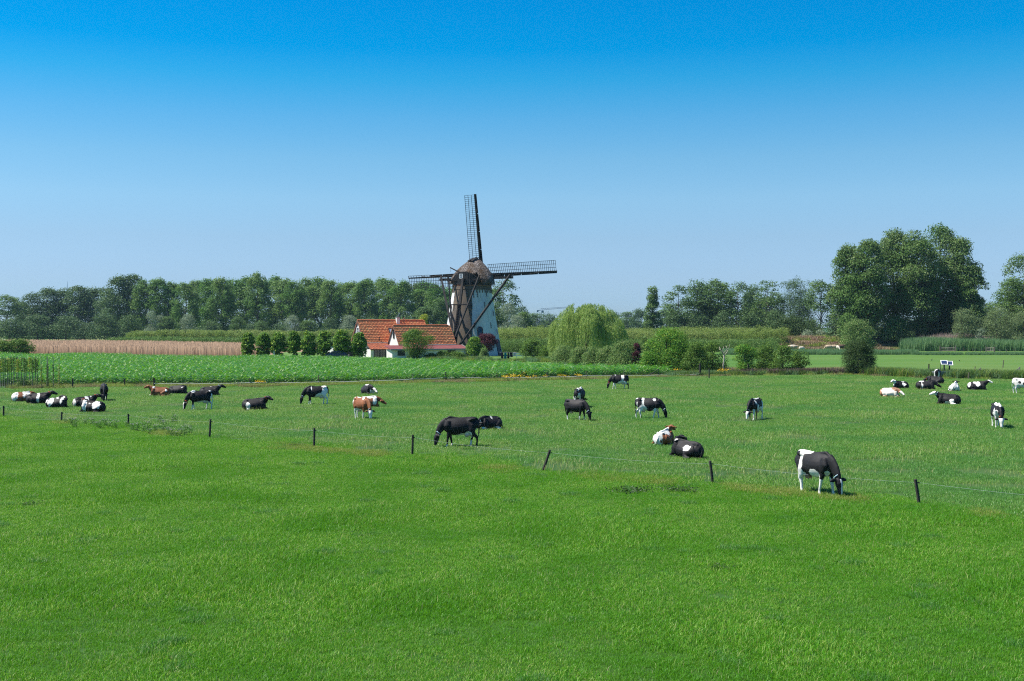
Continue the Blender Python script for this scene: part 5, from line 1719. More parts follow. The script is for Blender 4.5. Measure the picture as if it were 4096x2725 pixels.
shrub_at('dyke_tree', 'dark green tree behind the willow bushes at the right edge', 'tree', 3985, 4130, 1190, 1340, 315, M['midwood'], 5200, .36, 'dome', 40, zb=1.5, part='crown', trunk_part='trunk')
for i, (x0, x1, yt, yb, D, lb) in enumerate([(3800, 3936, 1238, 1368, 281, 'grey green willow with a forked dark stem before the giant poplars'), (3928, 4080, 1232, 1372, 284, 'large grey green willow bush at the right'), (4030, 4160, 1252, 1376, 280, 'grey green willow bush cut by the right edge')]):
    shrub_at('willow_tree', lb, 'willow', x0, x1, yt, yb, D, M['greywillow'], 6000, .27, 'spread' if i == 0 else 'round', 46, zb=0.0, clump=(.10, .2), z0f=.10, aspect=.32, seed=350 + i, part='crown', trunk_part='trunk', base_r=.22, nlimb=16, fork=.08, multi=2)
shrub_at('silver_bush', 'small silver bush at the foot of the right-hand willows', 'bush', 3895, 3950, 1318, 1368, 277, M['silver'], 1500, .22, 'dome', 16, zb=0)

shrub_at('round_bush', 'rounded olive bush behind the drooping round bush', 'bush', 3352, 3508, 1285, 1392, 268, M['olive'], 11000, .22, 'dome', 80, clump=(.11, .19), seed=41)
shrub_at('drooping_bush', 'round dark drooping bush at the far edge of the pasture', 'bush', 3368, 3502, 1364, 1502, 136.5, M['tightbush'], 19000, .13, 'egg', 120, clump=(.10, .18), z0f=.0, seed=42, aspect=.3, inner=.45)

# ------------------------------------------------------------------ nursery blocks behind (countless young trees)
def mass(name, label, cat, poly, h, size, leaf, nleaf, mat, sp, r, z=0, hv=.15, tall=1.0):
    pm = []
    for k in range(3):
        V, Fq, Cc, cr = crown_parts(r, h, size, h * .04, 'column', 22, nleaf, leaf, (.14, .26), .3, flat_=1.3 * tall)
        pm.append(np_mesh('clump', V, Fq, mat))
    xs, ys = [p[0] for p in poly], [p[1] for p in poly]
    X, Y = grid_pts(r, min(xs), max(xs), min(ys), max(ys), sp, .25)
    k = inside(poly, X, Y) & in_view(X, Y, 8)
    X, Y = X[k], Y[k]
    n = len(X)
    return scatter(name, np.stack([X, Y, np.full(n, z)], 1), r.uniform(0, 6.28, n), np.clip(1 + hv * patchy(X, Y, .07, 5), .7, 1.3) * r.uniform(.85, 1.12, n), r.integers(0, 3, n), pm, label, cat)
r5 = np.random.default_rng(51)
mass('nursery_trees', 'tall block of young nursery trees behind the row of lindens', 'nursery trees', [(xa(575, 420), 400), (xa(1480, 420), 400), (xa(1480, 455), 455), (xa(560, 455), 455)], 3.9, 3.4, .34, 520, M['orchard'], 2.3, r5, hv=.3)
mass('nursery_trees', 'low row of young nursery trees in front of the taller block', 'nursery trees', [(xa(492, 330), 318), (xa(1480, 330), 318), (xa(1480, 360), 350), (xa(505, 360), 350)], 2.5, 3.0, .28, 460, M['orchard_low'], 2.0, r5)
mass('nursery_trees', 'dense block of young nursery trees right of the windmill', 'nursery trees', [(xa(1970, 265), 268), (xa(2700, 285), 272), (xa(3130, 300), 296), (xa(3140, 360), 350), (xa(1960, 380), 350)], 4.7, 3.4, .24, 760, M['orchard'], 2.1, r5, tall=1.2, hv=.3)
mass('nursery_trees', 'dark green lower front row of the nursery right of the windmill', 'nursery trees', [(xa(1975, 250), 251), (xa(3110, 262), 262), (xa(3110, 272), 274), (xa(1975, 262), 262)], 2.9, 3.0, .22, 620, M['orchard_low'], 1.9, r5)

# reeds
def reed_patch(r, size, n, h, w, mat, lean=.3): return blade_patch('reed_patch', r, size, n, h, w, mat, lean)
rp3 = [reed_patch(r5, 2.6, 330, (1.3, 2.3), (.05, .11), M['reed'], .35) for _ in range(3)]
hp3 = [reed_patch(r5, 2.6, 130, (1.5, 2.0), (.05, .09), M['reed_head'], .3) for _ in range(2)]
def reeds(name, label, poly, sc, patches, sp=1.9, hm=1.0, z=0.0):
    xs, ys = [p[0] for p in poly], [p[1] for p in poly]
    X, Y = grid_pts(r5, min(xs), max(xs), min(ys), max(ys), sp, .35)
    k = inside(poly, X, Y)
    X, Y = X[k], Y[k]
    n = len(X)
    zz = np.full(n, z)
    return scatter(name, np.stack([X, Y, zz], 1), r5.uniform(0, 6.28, n), np.clip(1 + .35 * patchy(X, Y, .12, 6), .6, 1.4) * sc, r5.integers(0, len(patches), n), patches, label, 'reeds')
reeds('reeds', 'pale blue green reed bed at the foot of the left wood', [(xa(82, 560), 545), (xa(290, 560), 545), (xa(290, 580), 575), (xa(82, 580), 575)], 1.5, rp3, 2.6)
reeds('reeds', 'tall wind-bent reeds below the giant poplars', [(xa(3620, 275), 273), (xa(3960, 275), 273), (xa(4160, 275), 272), (xa(4160, 286), 288), (xa(3630, 286), 286)], 1.5, rp3, 1.7)
reeds('reed_heads', 'pinkish reed seed heads behind the green reeds', [(xa(3700, 289), 287), (xa(3950, 289), 287), (xa(3950, 292), 291), (xa(3720, 292), 291)], 2.15, hp3, 1.4)
reeds('reeds', 'reeds between the mown meadow and the sheep', [(xa(2900, 236), 236), (xa(3420, 236), 236), (xa(3700, 236), 238), (xa(3600, 250), 246), (xa(3120, 250), 246), (xa(2900, 250), 250)], .56, rp3, 1.6)
reeds('ditch_grass', 'dark rank grass along the ditch behind the mown meadow', [(xa(3650, 234), 233), (xa(4200, 234), 233), (xa(4200, 240), 240), (xa(3650, 238), 238)], .34, rp3, 1.4)
reeds('bank_grass', 'rank grass on the dyke below the giant poplars', [(xa(3640, 296), 292), (xa(3900, 296), 292), (xa(3900, 300), 300), (xa(3640, 300), 300)], .8, rp3, 2.0, z=1.2)
bx, bd = r5.uniform(66, 170, 900), r5.uniform(287, 303, 900)
bz = [max(0, bank_z(x_, d_)) for x_, d_ in zip(bx, bd)]
bank_mix = [blade_patch('bank_patch', r5, 3.0, 260, (.4, 1.0), (.05, .10), M[k_], .8) for k_ in ('grass_straw', 'brush_dry', 'grass_dry', 'reed')]
scatter('bank_tussocks', np.stack([bx, bd, bz], 1), r5.uniform(0, 6.28, 900), r5.uniform(.6, 1.2, 900), np.where(bx > 104, r5.integers(2, 4, 900), r5.integers(0, 3, 900)), bank_mix, 'dry tussocks and cut grass on the slope of the dyke', 'grass')
# hedge-bottom growth along the right edge of the pasture
edge_mix = [blade_patch('edge_patch', r5, 1.6, 300, (.4, .95), (.02, .045), M[k_], .6) for k_ in ('shrub', 'reed', 'grass_dry', 'weed')]
def edge_growth(name, label, x0, x1, yo, n, sc, mixn=4, rows=(0, 3)):
    pts = []
    for x_ in r5.uniform(x0, x1, n):
        y_ = np.interp(x_, [e[0] for e in EDGE], [e[1] for e in EDGE])
        p = gp(x_, y_)
        pts.append((p.x, p.y + r5.uniform(*rows), 0))
    return scatter(name, pts, r5.uniform(0, 6.28, n), r5.uniform(.6, 1.2, n) * sc, r5.integers(0, mixn, n), edge_mix, label, 'weeds')
edge_growth('edge_growth', 'rank weeds along the fence at the right far edge of the pasture', 3490, 4250, 0, 420, 1.15)
edge_growth('edge_growth', 'dry grass and weeds along the hedge between the maize and the round bush', 2680, 3400, 0, 420, .75)
# yellow dry grass gap behind the hedge bushes
pts = [(xa(x_, D_), D_, 0) for x_, D_ in zip(r5.uniform(2680, 3500, 360), r5.uniform(141, 148, 360))]
scatter('straw_grass', pts, r5.uniform(0, 6.28, 360), r5.uniform(.9, 2.0, 360), r5.integers(0, 1, 360) * 0 + 2, rank_patch, 'straw coloured tall grass behind the hedge bushes', 'grass')
# dark cut branches lying along the hedge bottom
M['brush'] = leafy('dead_brush', (.05, .03, .025), (.10, .06, .045), (.14, .10, .07), trans=0)
bp_ = [blade_patch('brush_patch', r5, 1.3, 170, (.4, .9), (.02, .05), M['brush'], .9) for _ in range(2)]
pts = []
for x_ in np.concatenate([r5.uniform(2960, 3400, 190), r5.uniform(3470, 3570, 60)]):
    y_ = np.interp(x_, [e[0] for e in EDGE], [e[1] for e in EDGE])
    p = gp(x_, y_)
    pts.append((p.x, p.y + r5.uniform(.6, 2.2), 0))
scatter('brush_pile', pts, r5.uniform(0, 6.28, len(pts)), r5.uniform(.7, 1.2, len(pts)), r5.integers(0, 2, len(pts)), bp_, 'dark dead branches piled along the hedge bottom', 'brush')
# lawn edge growth in front of the mill
pts = [(xa(x_, D_), D_, 0) for x_, D_ in zip(r5.uniform(1700, 2320, 330), np.interp(r5.uniform(0, 1, 330), [0, 1], [186, 200]))]
scatter('garden_weeds', pts, r5.uniform(0, 6.28, 330), np.array([.32 + .25 * r5.uniform() if -4 < p_[0] < 2.6 else .45 + .6 * r5.uniform() for p_ in pts]), r5.integers(0, 4, 330), edge_mix, 'unmown weeds between the maize and the mill garden', 'weeds')

# ------------------------------------------------------------------ garden trees and shrubs
G7 = 'row of clipped lindens'
lind = []
LT = [(994, 50, 1337, 'first linden from the left in the clipped row'), (1053, 58, 1336, 'second linden from the left in the clipped row'), (1114, 56, 1334, 'third linden from the left in the clipped row'),
      (1175, 54, 1331, 'fourth linden from the left in the clipped row'), (1233, 56, 1329, 'fifth linden from the left, with an open lower crown'), (1298, 60, 1330, 'sixth linden from the left in the clipped row'),
      (1367, 66, 1326, 'seventh linden from the left, shading the dark blue car'), (1436, 56, 1336, 'last linden on the right, standing before the left gable')]
for i, (x, w, yt, lb) in enumerate(LT):
    D = 206 - i * .4
    shrub_at('linden_tree', lb, 'linden', x - w * .54, x + w * .54, yt, 1430, D, M['linden'], 4300, .25, 'egg', 44, zb=0, group=G7, z0f=.09, clump=(.14, .24), seed=400 + i, part='crown', trunk_part='trunk', base_r=.13, fork=.2, nlimb=10, depth=.9, inner=.45, aspect=.75)

S = shrub_at
S('garden_tree', 'large feathery green bush standing before the right wing of the house', 'bush', 1596, 1738, 1324, 1440, 200, M['shrub'], 9500, .20, 'spread', 62, clump=(.09, .18), z0f=.02, seed=61, aspect=.35, trunk_part='trunk', part='crown', base_r=.2, multi=3)
S('golden_conifer', 'golden conifer showing behind the roof left of the mill', 'conifer', 1678, 1716, 1253, 1420, 245, M['goldshrub'], 4200, .17, 'column', 40, clump=(.2, .34), z0f=.02, seed=62)
S('bright_bush', 'yellow green bush in front of the mill tower', 'bush', 1864, 1938, 1352, 1434, 206, M['linden'], 4200, .2, 'round', 36, z0f=.03, clump=(.13, .23), seed=63)
S('purple_tree', 'dark purple dome-shaped tree at the foot of the mill', 'tree', 1903, 1990, 1340, 1424, 219, M['purple'], 8500, .15, 'round', 80, z0f=.24, clump=(.12, .2), seed=64, part='crown', trunk_part='trunk', base_r=.12, inner=.6)
S('small_bush', 'small olive bush beside the purple tree', 'bush', 1914, 1960, 1394, 1440, 202, M['olive'], 2400, .16, 'cone', 26, seed=65)
for i, (a, b_, yt, lb) in enumerate([(1686, 1752, 1415, 'low hedge bush left in front of the mill'), (1740, 1800, 1405, 'taller low hedge bush in front of the mill winch'), (1790, 1868, 1410, 'low hedge bush left of the yellow green bush')]):
    S('hedge_bush', lb, 'bush', a, b_, yt, 1445, 200, M['shrub'], 2700, .17, 'dome', 34, group='low hedge before the mill', seed=70 + i, clump=(.12, .22), depth=.6)
S('garden_bush', 'dark ivy bush climbing at the right end of the house', 'bush', 1800, 1826, 1330, 1420, 226, M['shrub'], 1400, .18, 'round', 20, seed=75)
S('garden_shrub', 'dark glossy shrub right of the laundry rack', 'bush', 2080, 2185, 1362, 1428, 214, M['shrub'], 5200, .19, 'dome', 46, seed=76, clump=(.1, .2))
S('garden_shrub', 'low shrub left of the weeping willow', 'bush', 2150, 2230, 1390, 1440, 205, M['shrub'], 3000, .17, 'dome', 30, seed=77)

# weeping willow: strands hanging from a rounded crown
def weeping_willow():
    D = 200.0
    p = F / D
    x0, x1, yt, yb = 2196, 2494, 1222, 1432
    W, H = (x1 - x0) / p, za(yt, D)
    t = thing('weeping_willow', 'large yellow green weeping willow right of the windmill', 'willow', (xa((x0 + x1) / 2, D), D, 0))
    r = np.random.default_rng(81)
    P, N, Ls, Tn = [], [], [], []
    bun = [(r.uniform(0, 2 * np.pi), np.sqrt(r.uniform(.0, 1.0)), r.normal() * .45, r.uniform(.6, 1.3)) for _ in range(120)]
    for k in range(2600):
        bq, be, bz, bl = bun[k % 120]
        q = bq + r.normal() * .10 / (.3 + be)
        e = min(1.0, abs(be + r.normal() * .05))
        lob = 1 + .13 * np.sin(3 * q + 1) + .09 * np.sin(7 * q)
        rr = W / 2 * e * lob * .93
        top = H * (.95 - .42 * e ** 3.0) * (1 + .07 * np.sin(4 * q + 1.0) * min(1, e * 2)) + bz * .9 + r.normal() * .12
        ln = min(top - .25, bl * r.uniform(1.0, 3.8) * (1.6 if e > .6 else 1))
        m_ = int(ln / .11) + 3
        s = np.linspace(0, 1, m_)
        sway = r.normal(size=2) * .16
        Px = rr * np.cos(q) + np.cos(q) * .5 * np.sqrt(s) + sway[0] * s ** 2 + r.normal(size=m_) * .07
        Py = rr * np.sin(q) + np.sin(q) * .5 * np.sqrt(s) + sway[1] * s ** 2 + r.normal(size=m_) * .07
        Pz = top - ln * s + .25 * np.sin(np.pi * s) + r.normal(size=m_) * .03
        P.append(np.stack([Px, Py, Pz], 1))
    P = np.concatenate(P)
    n = len(P)
    q = r.uniform(0, 6.28, n)
    tdir = np.stack([np.cos(q) * .35, np.sin(q) * .35, np.full(n, -1.0)], 1)
    tdir /= np.linalg.norm(tdir, axis=1, keepdims=True)
    a = r.normal(size=(n, 3))
    b = np.cross(tdir, a)
    b /= np.linalg.norm(b, axis=1, keepdims=True)
    ls = r.uniform(.18, .36, n)[:, None]
    w = ls * .30
    V = np.stack([P - tdir * ls / 2, P + b * w / 2, P + tdir * ls / 2, P - b * w / 2], 1).reshape(-1, 3)
    link('crown', np_mesh('crown', V, np.arange(n * 4).reshape(n, 4), M['weeping']), t)
    Cc = np.array([(W * .33 * math.cos(a_), W * .33 * math.sin(a_), H * (.62 + .18 * (i % 3) / 2)) for i, a_ in enumerate(np.linspace(0, 6.0, 12))])
    link('trunk', trunk_mesh(r, H * .9, .42, .2, Cc, 12, M['bark']), t)
weeping_willow()
G8 = 'grey green hedge bushes below the weeping willow'
for i, (a, b_, yt, lb) in enumerate([(2216, 2300, 1392, 'first hedge bush from the left below the weeping willow'), (2286, 2352, 1400, 'second hedge bush from the left below the weeping willow'), (2340, 2412, 1398, 'third hedge bush from the left below the weeping willow'),
                                     (2396, 2470, 1394, 'fourth hedge bush from the left below the weeping willow'), (2450, 2548, 1372, 'tallest hedge bush, at the right end below the weeping willow')]):
    S('hedge_bush', lb, 'bush', a - 20, b_ + 20, yt - 6, 1462, 164 - i * 4, M['olive'], 5600, .13, 'dome', 46, zb=0, group=G8, seed=90 + i, z0f=.02, clump=(.11, .2))
S('purple_bush', 'slim dark purple bush among the green hedge bushes', 'bush', 2526, 2568, 1378, 1458, 147, M['purple'], 2600, .12, 'column', 26, seed=96, clump=(.16, .28))
S('brown_bush', 'thin brownish bush between the purple and the bright green bush', 'bush', 2556, 2600, 1352, 1450, 156, M['olive'], 1900, .13, 'spread', 20, seed=97)
S('bright_tree', 'big bright green bushy tree right of the hedge', 'tree', 2560, 2782, 1322, 1488, 143, M['brightshrub'], 17000, .15, 'dome', 110, seed=98, z0f=.0, clump=(.08, .16), part='crown', trunk_part='trunk', base_r=.2, multi=2, aspect=.55, inner=.5)
S('bright_bush', 'low bright bush at the left foot of the big bright green tree', 'bush', 2548, 2640, 1410, 1490, 140, M['brightshrub'], 3600, .13, 'dome', 36, seed=99)
G9 = 'bushes along the right far edge of the pasture'
for i, (a, b_, yt, n_, kd, lb) in enumerate([(2738, 2826, 1380, 5000, 'dome', 'rounded bush right of the big bright green tree'), (2806, 2898, 1378, 4600, 'dome', 'dark bush behind the dead tree'),
                                            (2940, 3018, 1384, 4600, 'round', 'dense bush on a pale stem right of the dead tree'), (3014, 3106, 1386, 5000, 'dome', 'broad light-leaved bush in the middle of the edge row'),
                                            (3092, 3172, 1388, 4200, 'dome', 'right half of the paired light-leaved bushes'), (3168, 3226, 1410, 2600, 'spread', 'small upright bush at the right end of the edge row')]):
    S('edge_bush', lb, 'bush', a - 16, b_ + 16, yt - 4, 1498, 138.5 + (i % 2) * 2, M['brightshrub' if i in (2,) else 'shrub'], n_, .125, kd, 40, seed=110 + i, z0f=.03 if kd == 'round' else .0, group=G9, clump=(.13, .22), base_r=.09, trunk_mat='palebark' if i == 2 else 'bark', aspect=.7)
# dead tree
def dead_tree():
    D = 137.5
    t = thing('dead_tree', 'bare dead tree with a pale twisted stem among the bushes', 'tree', (xa(2896, D), D, 0))
    p = F / D
    def q(x, y, dd=0): return Vector(((x - 2896) / p, dd, za(y, D)))
    b = MB()
    b.tube([q(2896, 1490), q(2893, 1460), q(2897, 1435), q(2894, 1412)], [.11, .085, .08, .07], 8)
    b.build('trunk', M['palebark'], t, True)
    for a in ([(2894, 1414, 0), (2884, 1400, .2), (2879, 1388, .3)], [(2894, 1414, 0), (2904, 1402, -.2), (2915, 1390, -.2), (2917, 1378, -.3)], [(2895, 1425, 0), (2908, 1412, .2), (2913, 1402, .3)], [(2893, 1420, 0), (2890, 1402, -.2), (2894, 1386, -.3)], [(2885, 1402, .2), (2878, 1396, .3)], [(2908, 1398, -.2), (2903, 1384, -.1)]):
        pts = [q(*k) for k in a]
        MB().tube(pts, [.045, .032, .022, .014][:len(pts)], 6).build('branch', M['palebark'], t, True)
dead_tree()
S('left_hedge', 'dense dark bush at the left edge behind the maize', 'bush', -60, 142, 1362, 1410, 215, M['shrub'], 8000, .22, 'column', 80, seed=120, clump=(.07, .12), depth=.25, inner=.2)
S('weed_bush', 'brown green weed bush at the foot of the staked young trees', 'bush', 62, 150, 1528, 1560, 107, M['olive'], 2400, .08, 'dome', 30, seed=121, stem=False, depth=.5)

# staked young trees at the left edge
G10 = 'staked young trees at the left edge'
rs = np.random.default_rng(131)
ORD = ['', 'first', 'second', 'third', 'fourth', 'fifth', 'sixth', 'seventh', 'eighth', 'ninth', 'tenth', 'eleventh', 'twelfth', 'thirteenth', 'fourteenth', 'fifteenth', 'sixteenth']
ST = [(-8, 1430), (3, 1432), (11, 1425), (19, 1428), (29, 1434), (36, 1426), (44, 1424), (55, 1426), (65, 1425), (72, 1428), (84, 1426), (96, 1427), (104, 1430), (118, 1424), (129, 1428), (140, 1426), (148, 1430), (165, 1424), (187, 1425), (192, 1428), (212, 1426), (235, 1425)]
for i, (x, yt) in enumerate(ST):
    D = 105.5 + (i * 37 % 11) * (.55 if x < 150 else .12)
    t = thing('staked_sapling', ('staked young tree cut by the left edge' if x < 0 else '%s staked young tree from the left edge' % ORD[i]) if i < 17 else ['bare-stemmed double stake, fifth from the right of its row', 'staked sapling with yellow leaves, fourth from the right', 'thin stake beside the yellow-leaved sapling', 'second to last staked sapling at the right of its row', 'last staked sapling, standing alone at the right of its row'][i - 17], 'sapling', (xa(x, D), D, 0), 0, G10)
    h = za(yt, D)
    b = MB()
    ln = rs.normal() * .03
    b.tube([(0, 0, -.1), (ln, 0, h)], [.028, .022], 6)
    b.build('stake', M['post_grey'], t)
    dens = 260 if x < 150 else 120
    zz = rs.uniform(.35 if x > 150 else .5, 1, dens) ** .9 * h * (.95 if x < 150 else .62)
    if x >= 150: zz = rs.uniform(.05, .75, dens) * h
    w = (.16 if x < 150 else .09) * (1.15 - .6 * zz / h)
    P = np.stack([rs.normal(size=dens) * w, rs.normal(size=dens) * w, zz], 1)
    V, Fq = leaf_cards(P, rs.normal(size=(dens, 3)), rs.uniform(.07, .14, dens), rs.uniform(.05, .09, dens), rs)
    link('foliage', np_mesh('foliage', V, Fq, M['goldshrub' if i % 4 == 1 else 'shrub']), t)
    b = MB()
    b.tube([(.05, .03, -.05), (.06, .0, h * .5), (.03, .02, h * .9)], [.016, .012, .006], 5)
    b.build('trunk', M['bark'], t)
# ------------------------------------------------------------------ fences
def post_fence(name, label, posts, wires, mat, rad, n_side=8, dents=True, wire_r=.008, wmat='wire', insul=True, cat='fence', over=.0):
    """posts: (x foot, y foot, x top, y top, radius) in photograph pixels on flat land."""
    t = thing(name, label, cat, gp(posts[0][0], posts[0][1]))
    o = Vector(t.location)
    tops = []
    for i, ps in enumerate(posts):
        xf, yf, xt, yt = ps[:4]
        rr = ps[4] if len(ps) > 4 else rad
        f = gp(xf, yf)
        D = f.y
        top = Vector((xa(xt, D), D, za(yt, D)))
        b = MB()
        ax = (top - f)
        b.tube([f - o - ax * .08, f - o + ax * .5 + Vector((rr * .15, 0, 0)), top - o - ax * .01, top - o], [rr * 1.05, rr, rr * .96, rr * .84], n_side)
        po = b.build('fence_post', mat, t, False)
        tops.append((f - o, top - o, rr))
        if insul:
            c = f - o + ax * .86
            e = MB().tube([c, c + Vector((rr + .07, -.02, 0))], [.022, .018], 6)
            e.build('insulator', M['plastic_black'], po)
    for fr_ in wires:
        for (f0, t0, r0), (f1, t1, r1) in zip(tops[:-1], tops[1:]):
            a = f0 + (t0 - f0) * fr_ + Vector((r0 + .06, -.02, 0))
            c = f1 + (t1 - f1) * fr_ + Vector((r1 + .06, -.02, 0))
            sag = .03 + .006 * (c - a).length
            pts = [a.lerp(c, s / 8) - Vector((0, 0, sag * 4 * (s / 8) * (1 - s / 8))) for s in range(9)]
            MB().tube(pts, [wire_r] * 9, 5).build('wire', M[wmat], t)
    return t
pf_ = [(-252, 1655, -252, 1610)] + FENCE + [(4620, 2115, 4620, 2005)]
post_fence('wire_fence', 'single-wire pasture fence on leaning dark posts across the foreground', pf_, (.86,), M['post_dark'], .052, wire_r=.0032)
CF = [(617, 1549, 615, 1512, .09), (745, 1547, 744, 1518, .035), (997, 1545, 998, 1513, .035), (1274, 1541, 1274, 1500, .045), (1493, 1537, 1492, 1508, .03), (1651, 1533, 1652, 1494, .045), (1782, 1526, 1782, 1489, .11), (1985, 1522, 1986, 1494, .035),
      (2188, 1520, 2188, 1489, .045), (2345, 1518, 2345, 1484, .04), (2495, 1514, 2496, 1482, .04), (2635, 1510, 2635, 1479, .045), (2800, 1506, 2800, 1454, .13)]
def tape_fence():
    t = thing('tape_fence', 'white tape fence on thin posts along the front of the maize', 'fence', gp(617, 1549))
    o = Vector(t.location)
    TY = [1534, 1533, 1531, 1528, 1522, 1516, 1510, 1509, 1508, 1503, 1501, 1500, 1496]
    pts = []
    for (xf, yf, xt, yt, rr), ty in zip(CF, TY):
        f = gp(xf, yf)
        D = f.y
        top = Vector((xa(xt, D), D, za(yt, D)))
        b = MB().tube([f - o - Vector((0, 0, .1)), f - o + (top - f) * .5, top - o], [rr, rr * .97, rr * .9], 7)
        b.build('fence_post', M['post_dark' if rr > .06 else 'post'], t)
        pts.append(Vector((xa(xf, D), D, za(ty, D))) - o - Vector((0, rr + .02, 0)))
    for a, c in zip(pts[:-1], pts[1:]):
        m_ = [a.lerp(c, s / 6) - Vector((0, 0, .05 * 4 * (s / 6) * (1 - s / 6))) for s in range(7)]
        b = MB().tube(m_, [.017] * 7, 6)
        b.build('tape', M['tape'], t)
    f = gp(2635, 1510) - o
    MB().beam(f + Vector((0, 0, .95)), f + Vector((-1.6, -.2, -.05)), .08).build('brace', M['post'], t)
tape_fence()
for x, y, yt, rr, lb in [(290, 1556, 1514, .075, 'dark post standing between the staked saplings and the head-on black cow'), (498, 1549, 1516, .07, 'wooden post left of the ragwort at the maize edge'), (395, 1541, 1512, .035, 'thin stick post at the maize edge behind the head-on black cow'),
                     (2836, 1516, 1475, .07, 'dark post right of the thick corner post'), (2992, 1500, 1455, .08, 'dark post at the pale-stemmed bush'), (3715, 1489, 1456, .09, 'grey post in the weeds left of the solar trough'), (3640, 1506, 1474, .06, 'grey post in the weeds right of the round bush')]:
    f = gp(x, y)
    t = tag(MB().tube([(0, 0, -.1), (.01, 0, za(yt, f.y) * .5), (.02, 0, za(yt, f.y))], [rr, rr, rr * .9], 8).build('fence_post', M['post_dark']), lb, 'post', 'single posts along the pasture edge')
    t.location = f
def braced(x, y, yt, lb, two=True):
    f = gp(x, y)
    t = thing('braced_post', lb, 'post', f, 0, 'braced posts at the meadow edge')
    h = za(yt, f.y)
    MB().tube([(0, 0, -.1), (0, 0, h)], [.09, .08], 8).build('fence_post', M['post_grey'], t)
    MB().beam((0, 0, h * .85), (-1.0, .2, 0), .09).build('brace', M['post_grey'], t)
    if two: MB().beam((0, 0, h * .85), (.55, -.5, 0), .09).build('brace', M['post_grey'], t)
braced(3922, 1497, 1471, 'short post with two pale braces right of the solar trough')
braced(4078, 1498, 1468, 'post with one brace near the right edge', False)
for x, y, yt, lb in [(3897, 1490, 1466, 'leaning thin post left of the braced post'), (4011, 1472, 1441, 'thin post standing alone in the mown meadow'), (3872, 1517, 1490, 'short post in the weeds at the pasture edge')]:
    f = gp(x, y)
    t = tag(MB().tube([(0, 0, -.1), (.12, 0, za(yt, f.y))], [.07, .06], 7).build('fence_post', M['post'], None), lb, 'post', 'thin posts right of the trough')
    t.location = f
# hedge-bottom picket posts
t = thing('picket_fence', 'old low wire fence on many thin posts through the dark hedge bottom', 'fence', gp(2990, 1500))
o = Vector(t.location)
rp4 = random.Random(77)
for x in [3010, 3040, 3075, 3110, 3150, 3190, 3225, 3248, 3268, 3284, 3310, 3332, 3350, 3372, 3490, 3498, 3530, 3545, 3560, 3598]:
    y = float(np.interp(x, [e[0] for e in EDGE], [e[1] for e in EDGE]))
    f = gp(x, y)
    h = rp4.uniform(.75, 1.05)
    MB().tube([f - o - Vector((0, 0, .1)), f - o + Vector((rp4.uniform(-.06, .06), 0, h))], [.05, .045], 6).build('fence_post', M['post'], t)
# fence and gates across the sheep meadow
t = thing('meadow_fence', 'far post fence with two gates across the sheep meadow', 'fence', gp(3760, 1405))
o = Vector(t.location)
for x, y, yt, rr in [(3627, 1397, 1387, .06), (3649, 1401, 1390, .06), (3677, 1402, 1391, .05), (3704, 1403, 1391, .06), (3731, 1404, 1391, .06), (3761, 1406, 1383, .16), (3823, 1406, 1383, .17), (3856, 1407, 1391, .07), (3869, 1408, 1393, .05), (3891, 1408, 1394, .05), (3901, 1408, 1393, .05),
                    (3921, 1409, 1393, .06), (3933, 1410, 1394, .05), (3944, 1410, 1383, .11), (3978, 1411, 1389, .17), (4000, 1411, 1396, .07), (4026, 1411, 1396, .06), (4060, 1411, 1396, .06)]:
    f = gp(x, y)
    MB().tube([f - o - Vector((0, 0, .1)), f - o + Vector((0, 0, za(yt, f.y)))], [rr, rr * .9], 7).build('fence_post', M['post'], t)
for (a, b_) in ((3763, 3821), (3946, 3976)):
    p0, p1 = gp(a, 1406) - o, gp(b_, 1407) - o
    gb = MB()
    for z in (.25, .6, .95): gb.beam(p0 + Zv * z, p1 + Zv * z, .05, .06)
    for s in (0.02, .5, .98): gb.beam(p0.lerp(p1, s) + Zv * .2, p0.lerp(p1, s) + Zv * 1.0, .05, .06)
    gb.build('gate', M['post_grey'], t)
for x, dx in ((3825, 1.6), (3980, 1.3)):
    f = gp(x, 1406) - o
    MB().beam(f + Zv * 1.1, f + Vector((dx, .1, 0)), .09).build('brace', M['post_grey'], t)

# ------------------------------------------------------------------ solar water trough
D = dist(1513)
p = F / D
M['trough'] = noisy('grey_plastic', (.17, .19, .22), (.24, .26, .29), 2, rough=.5)
M['panel_blue'] = flat('solar_cells', (.02, .035, .10), .12, .7)
M['steel'] = flat('dark_steel', (.03, .035, .04), .5)
sol = thing('solar_trough', 'grey drinking trough on legs with two solar panels on poles', 'water trough', (xa(3778, D), D, 0))
W = 93 / p
def trough_box(x0, x1, z0, z1, d):
    b = MB()
    th = .06
    for c, s in ((((x0 + x1) / 2, -d / 2, (z0 + z1) / 2), (x1 - x0, th, z1 - z0)), (((x0 + x1) / 2, d / 2, (z0 + z1) / 2), (x1 - x0, th, z1 - z0)), ((x0 + th / 2, 0, (z0 + z1) / 2), (th, d, z1 - z0)), ((x1 - th / 2, 0, (z0 + z1) / 2), (th, d, z1 - z0)), (((x0 + x1) / 2, 0, z0 + th / 2), (x1 - x0, d, th))):
        b.box(c, s)
    b.box(((x0 + x1) / 2, -d / 2 - .03, z1 - .04), (x1 - x0 + .06, .06, .08))
    for k in range(3):
        b.box((x0 + .12 + (x1 - x0 - .24) * k / 2, -d / 2 - .04, (z0 + z1) / 2), (.09, .05, z1 - z0))
    return b
trough_box(-W / 2, 0, .16, .78, 1.1).build('trough_bin', M['trough'], sol)
trough_box(.02, W / 2, .16, .78, 1.1).build('trough_bin', M['trough'], sol)
for sx in (-.46, -.05, .05, .46):
    for sy in (-.45, .45):
        MB().box((sx * W, sy, .08), (.13, .13, .17)).build('leg', M['trough'], sol)
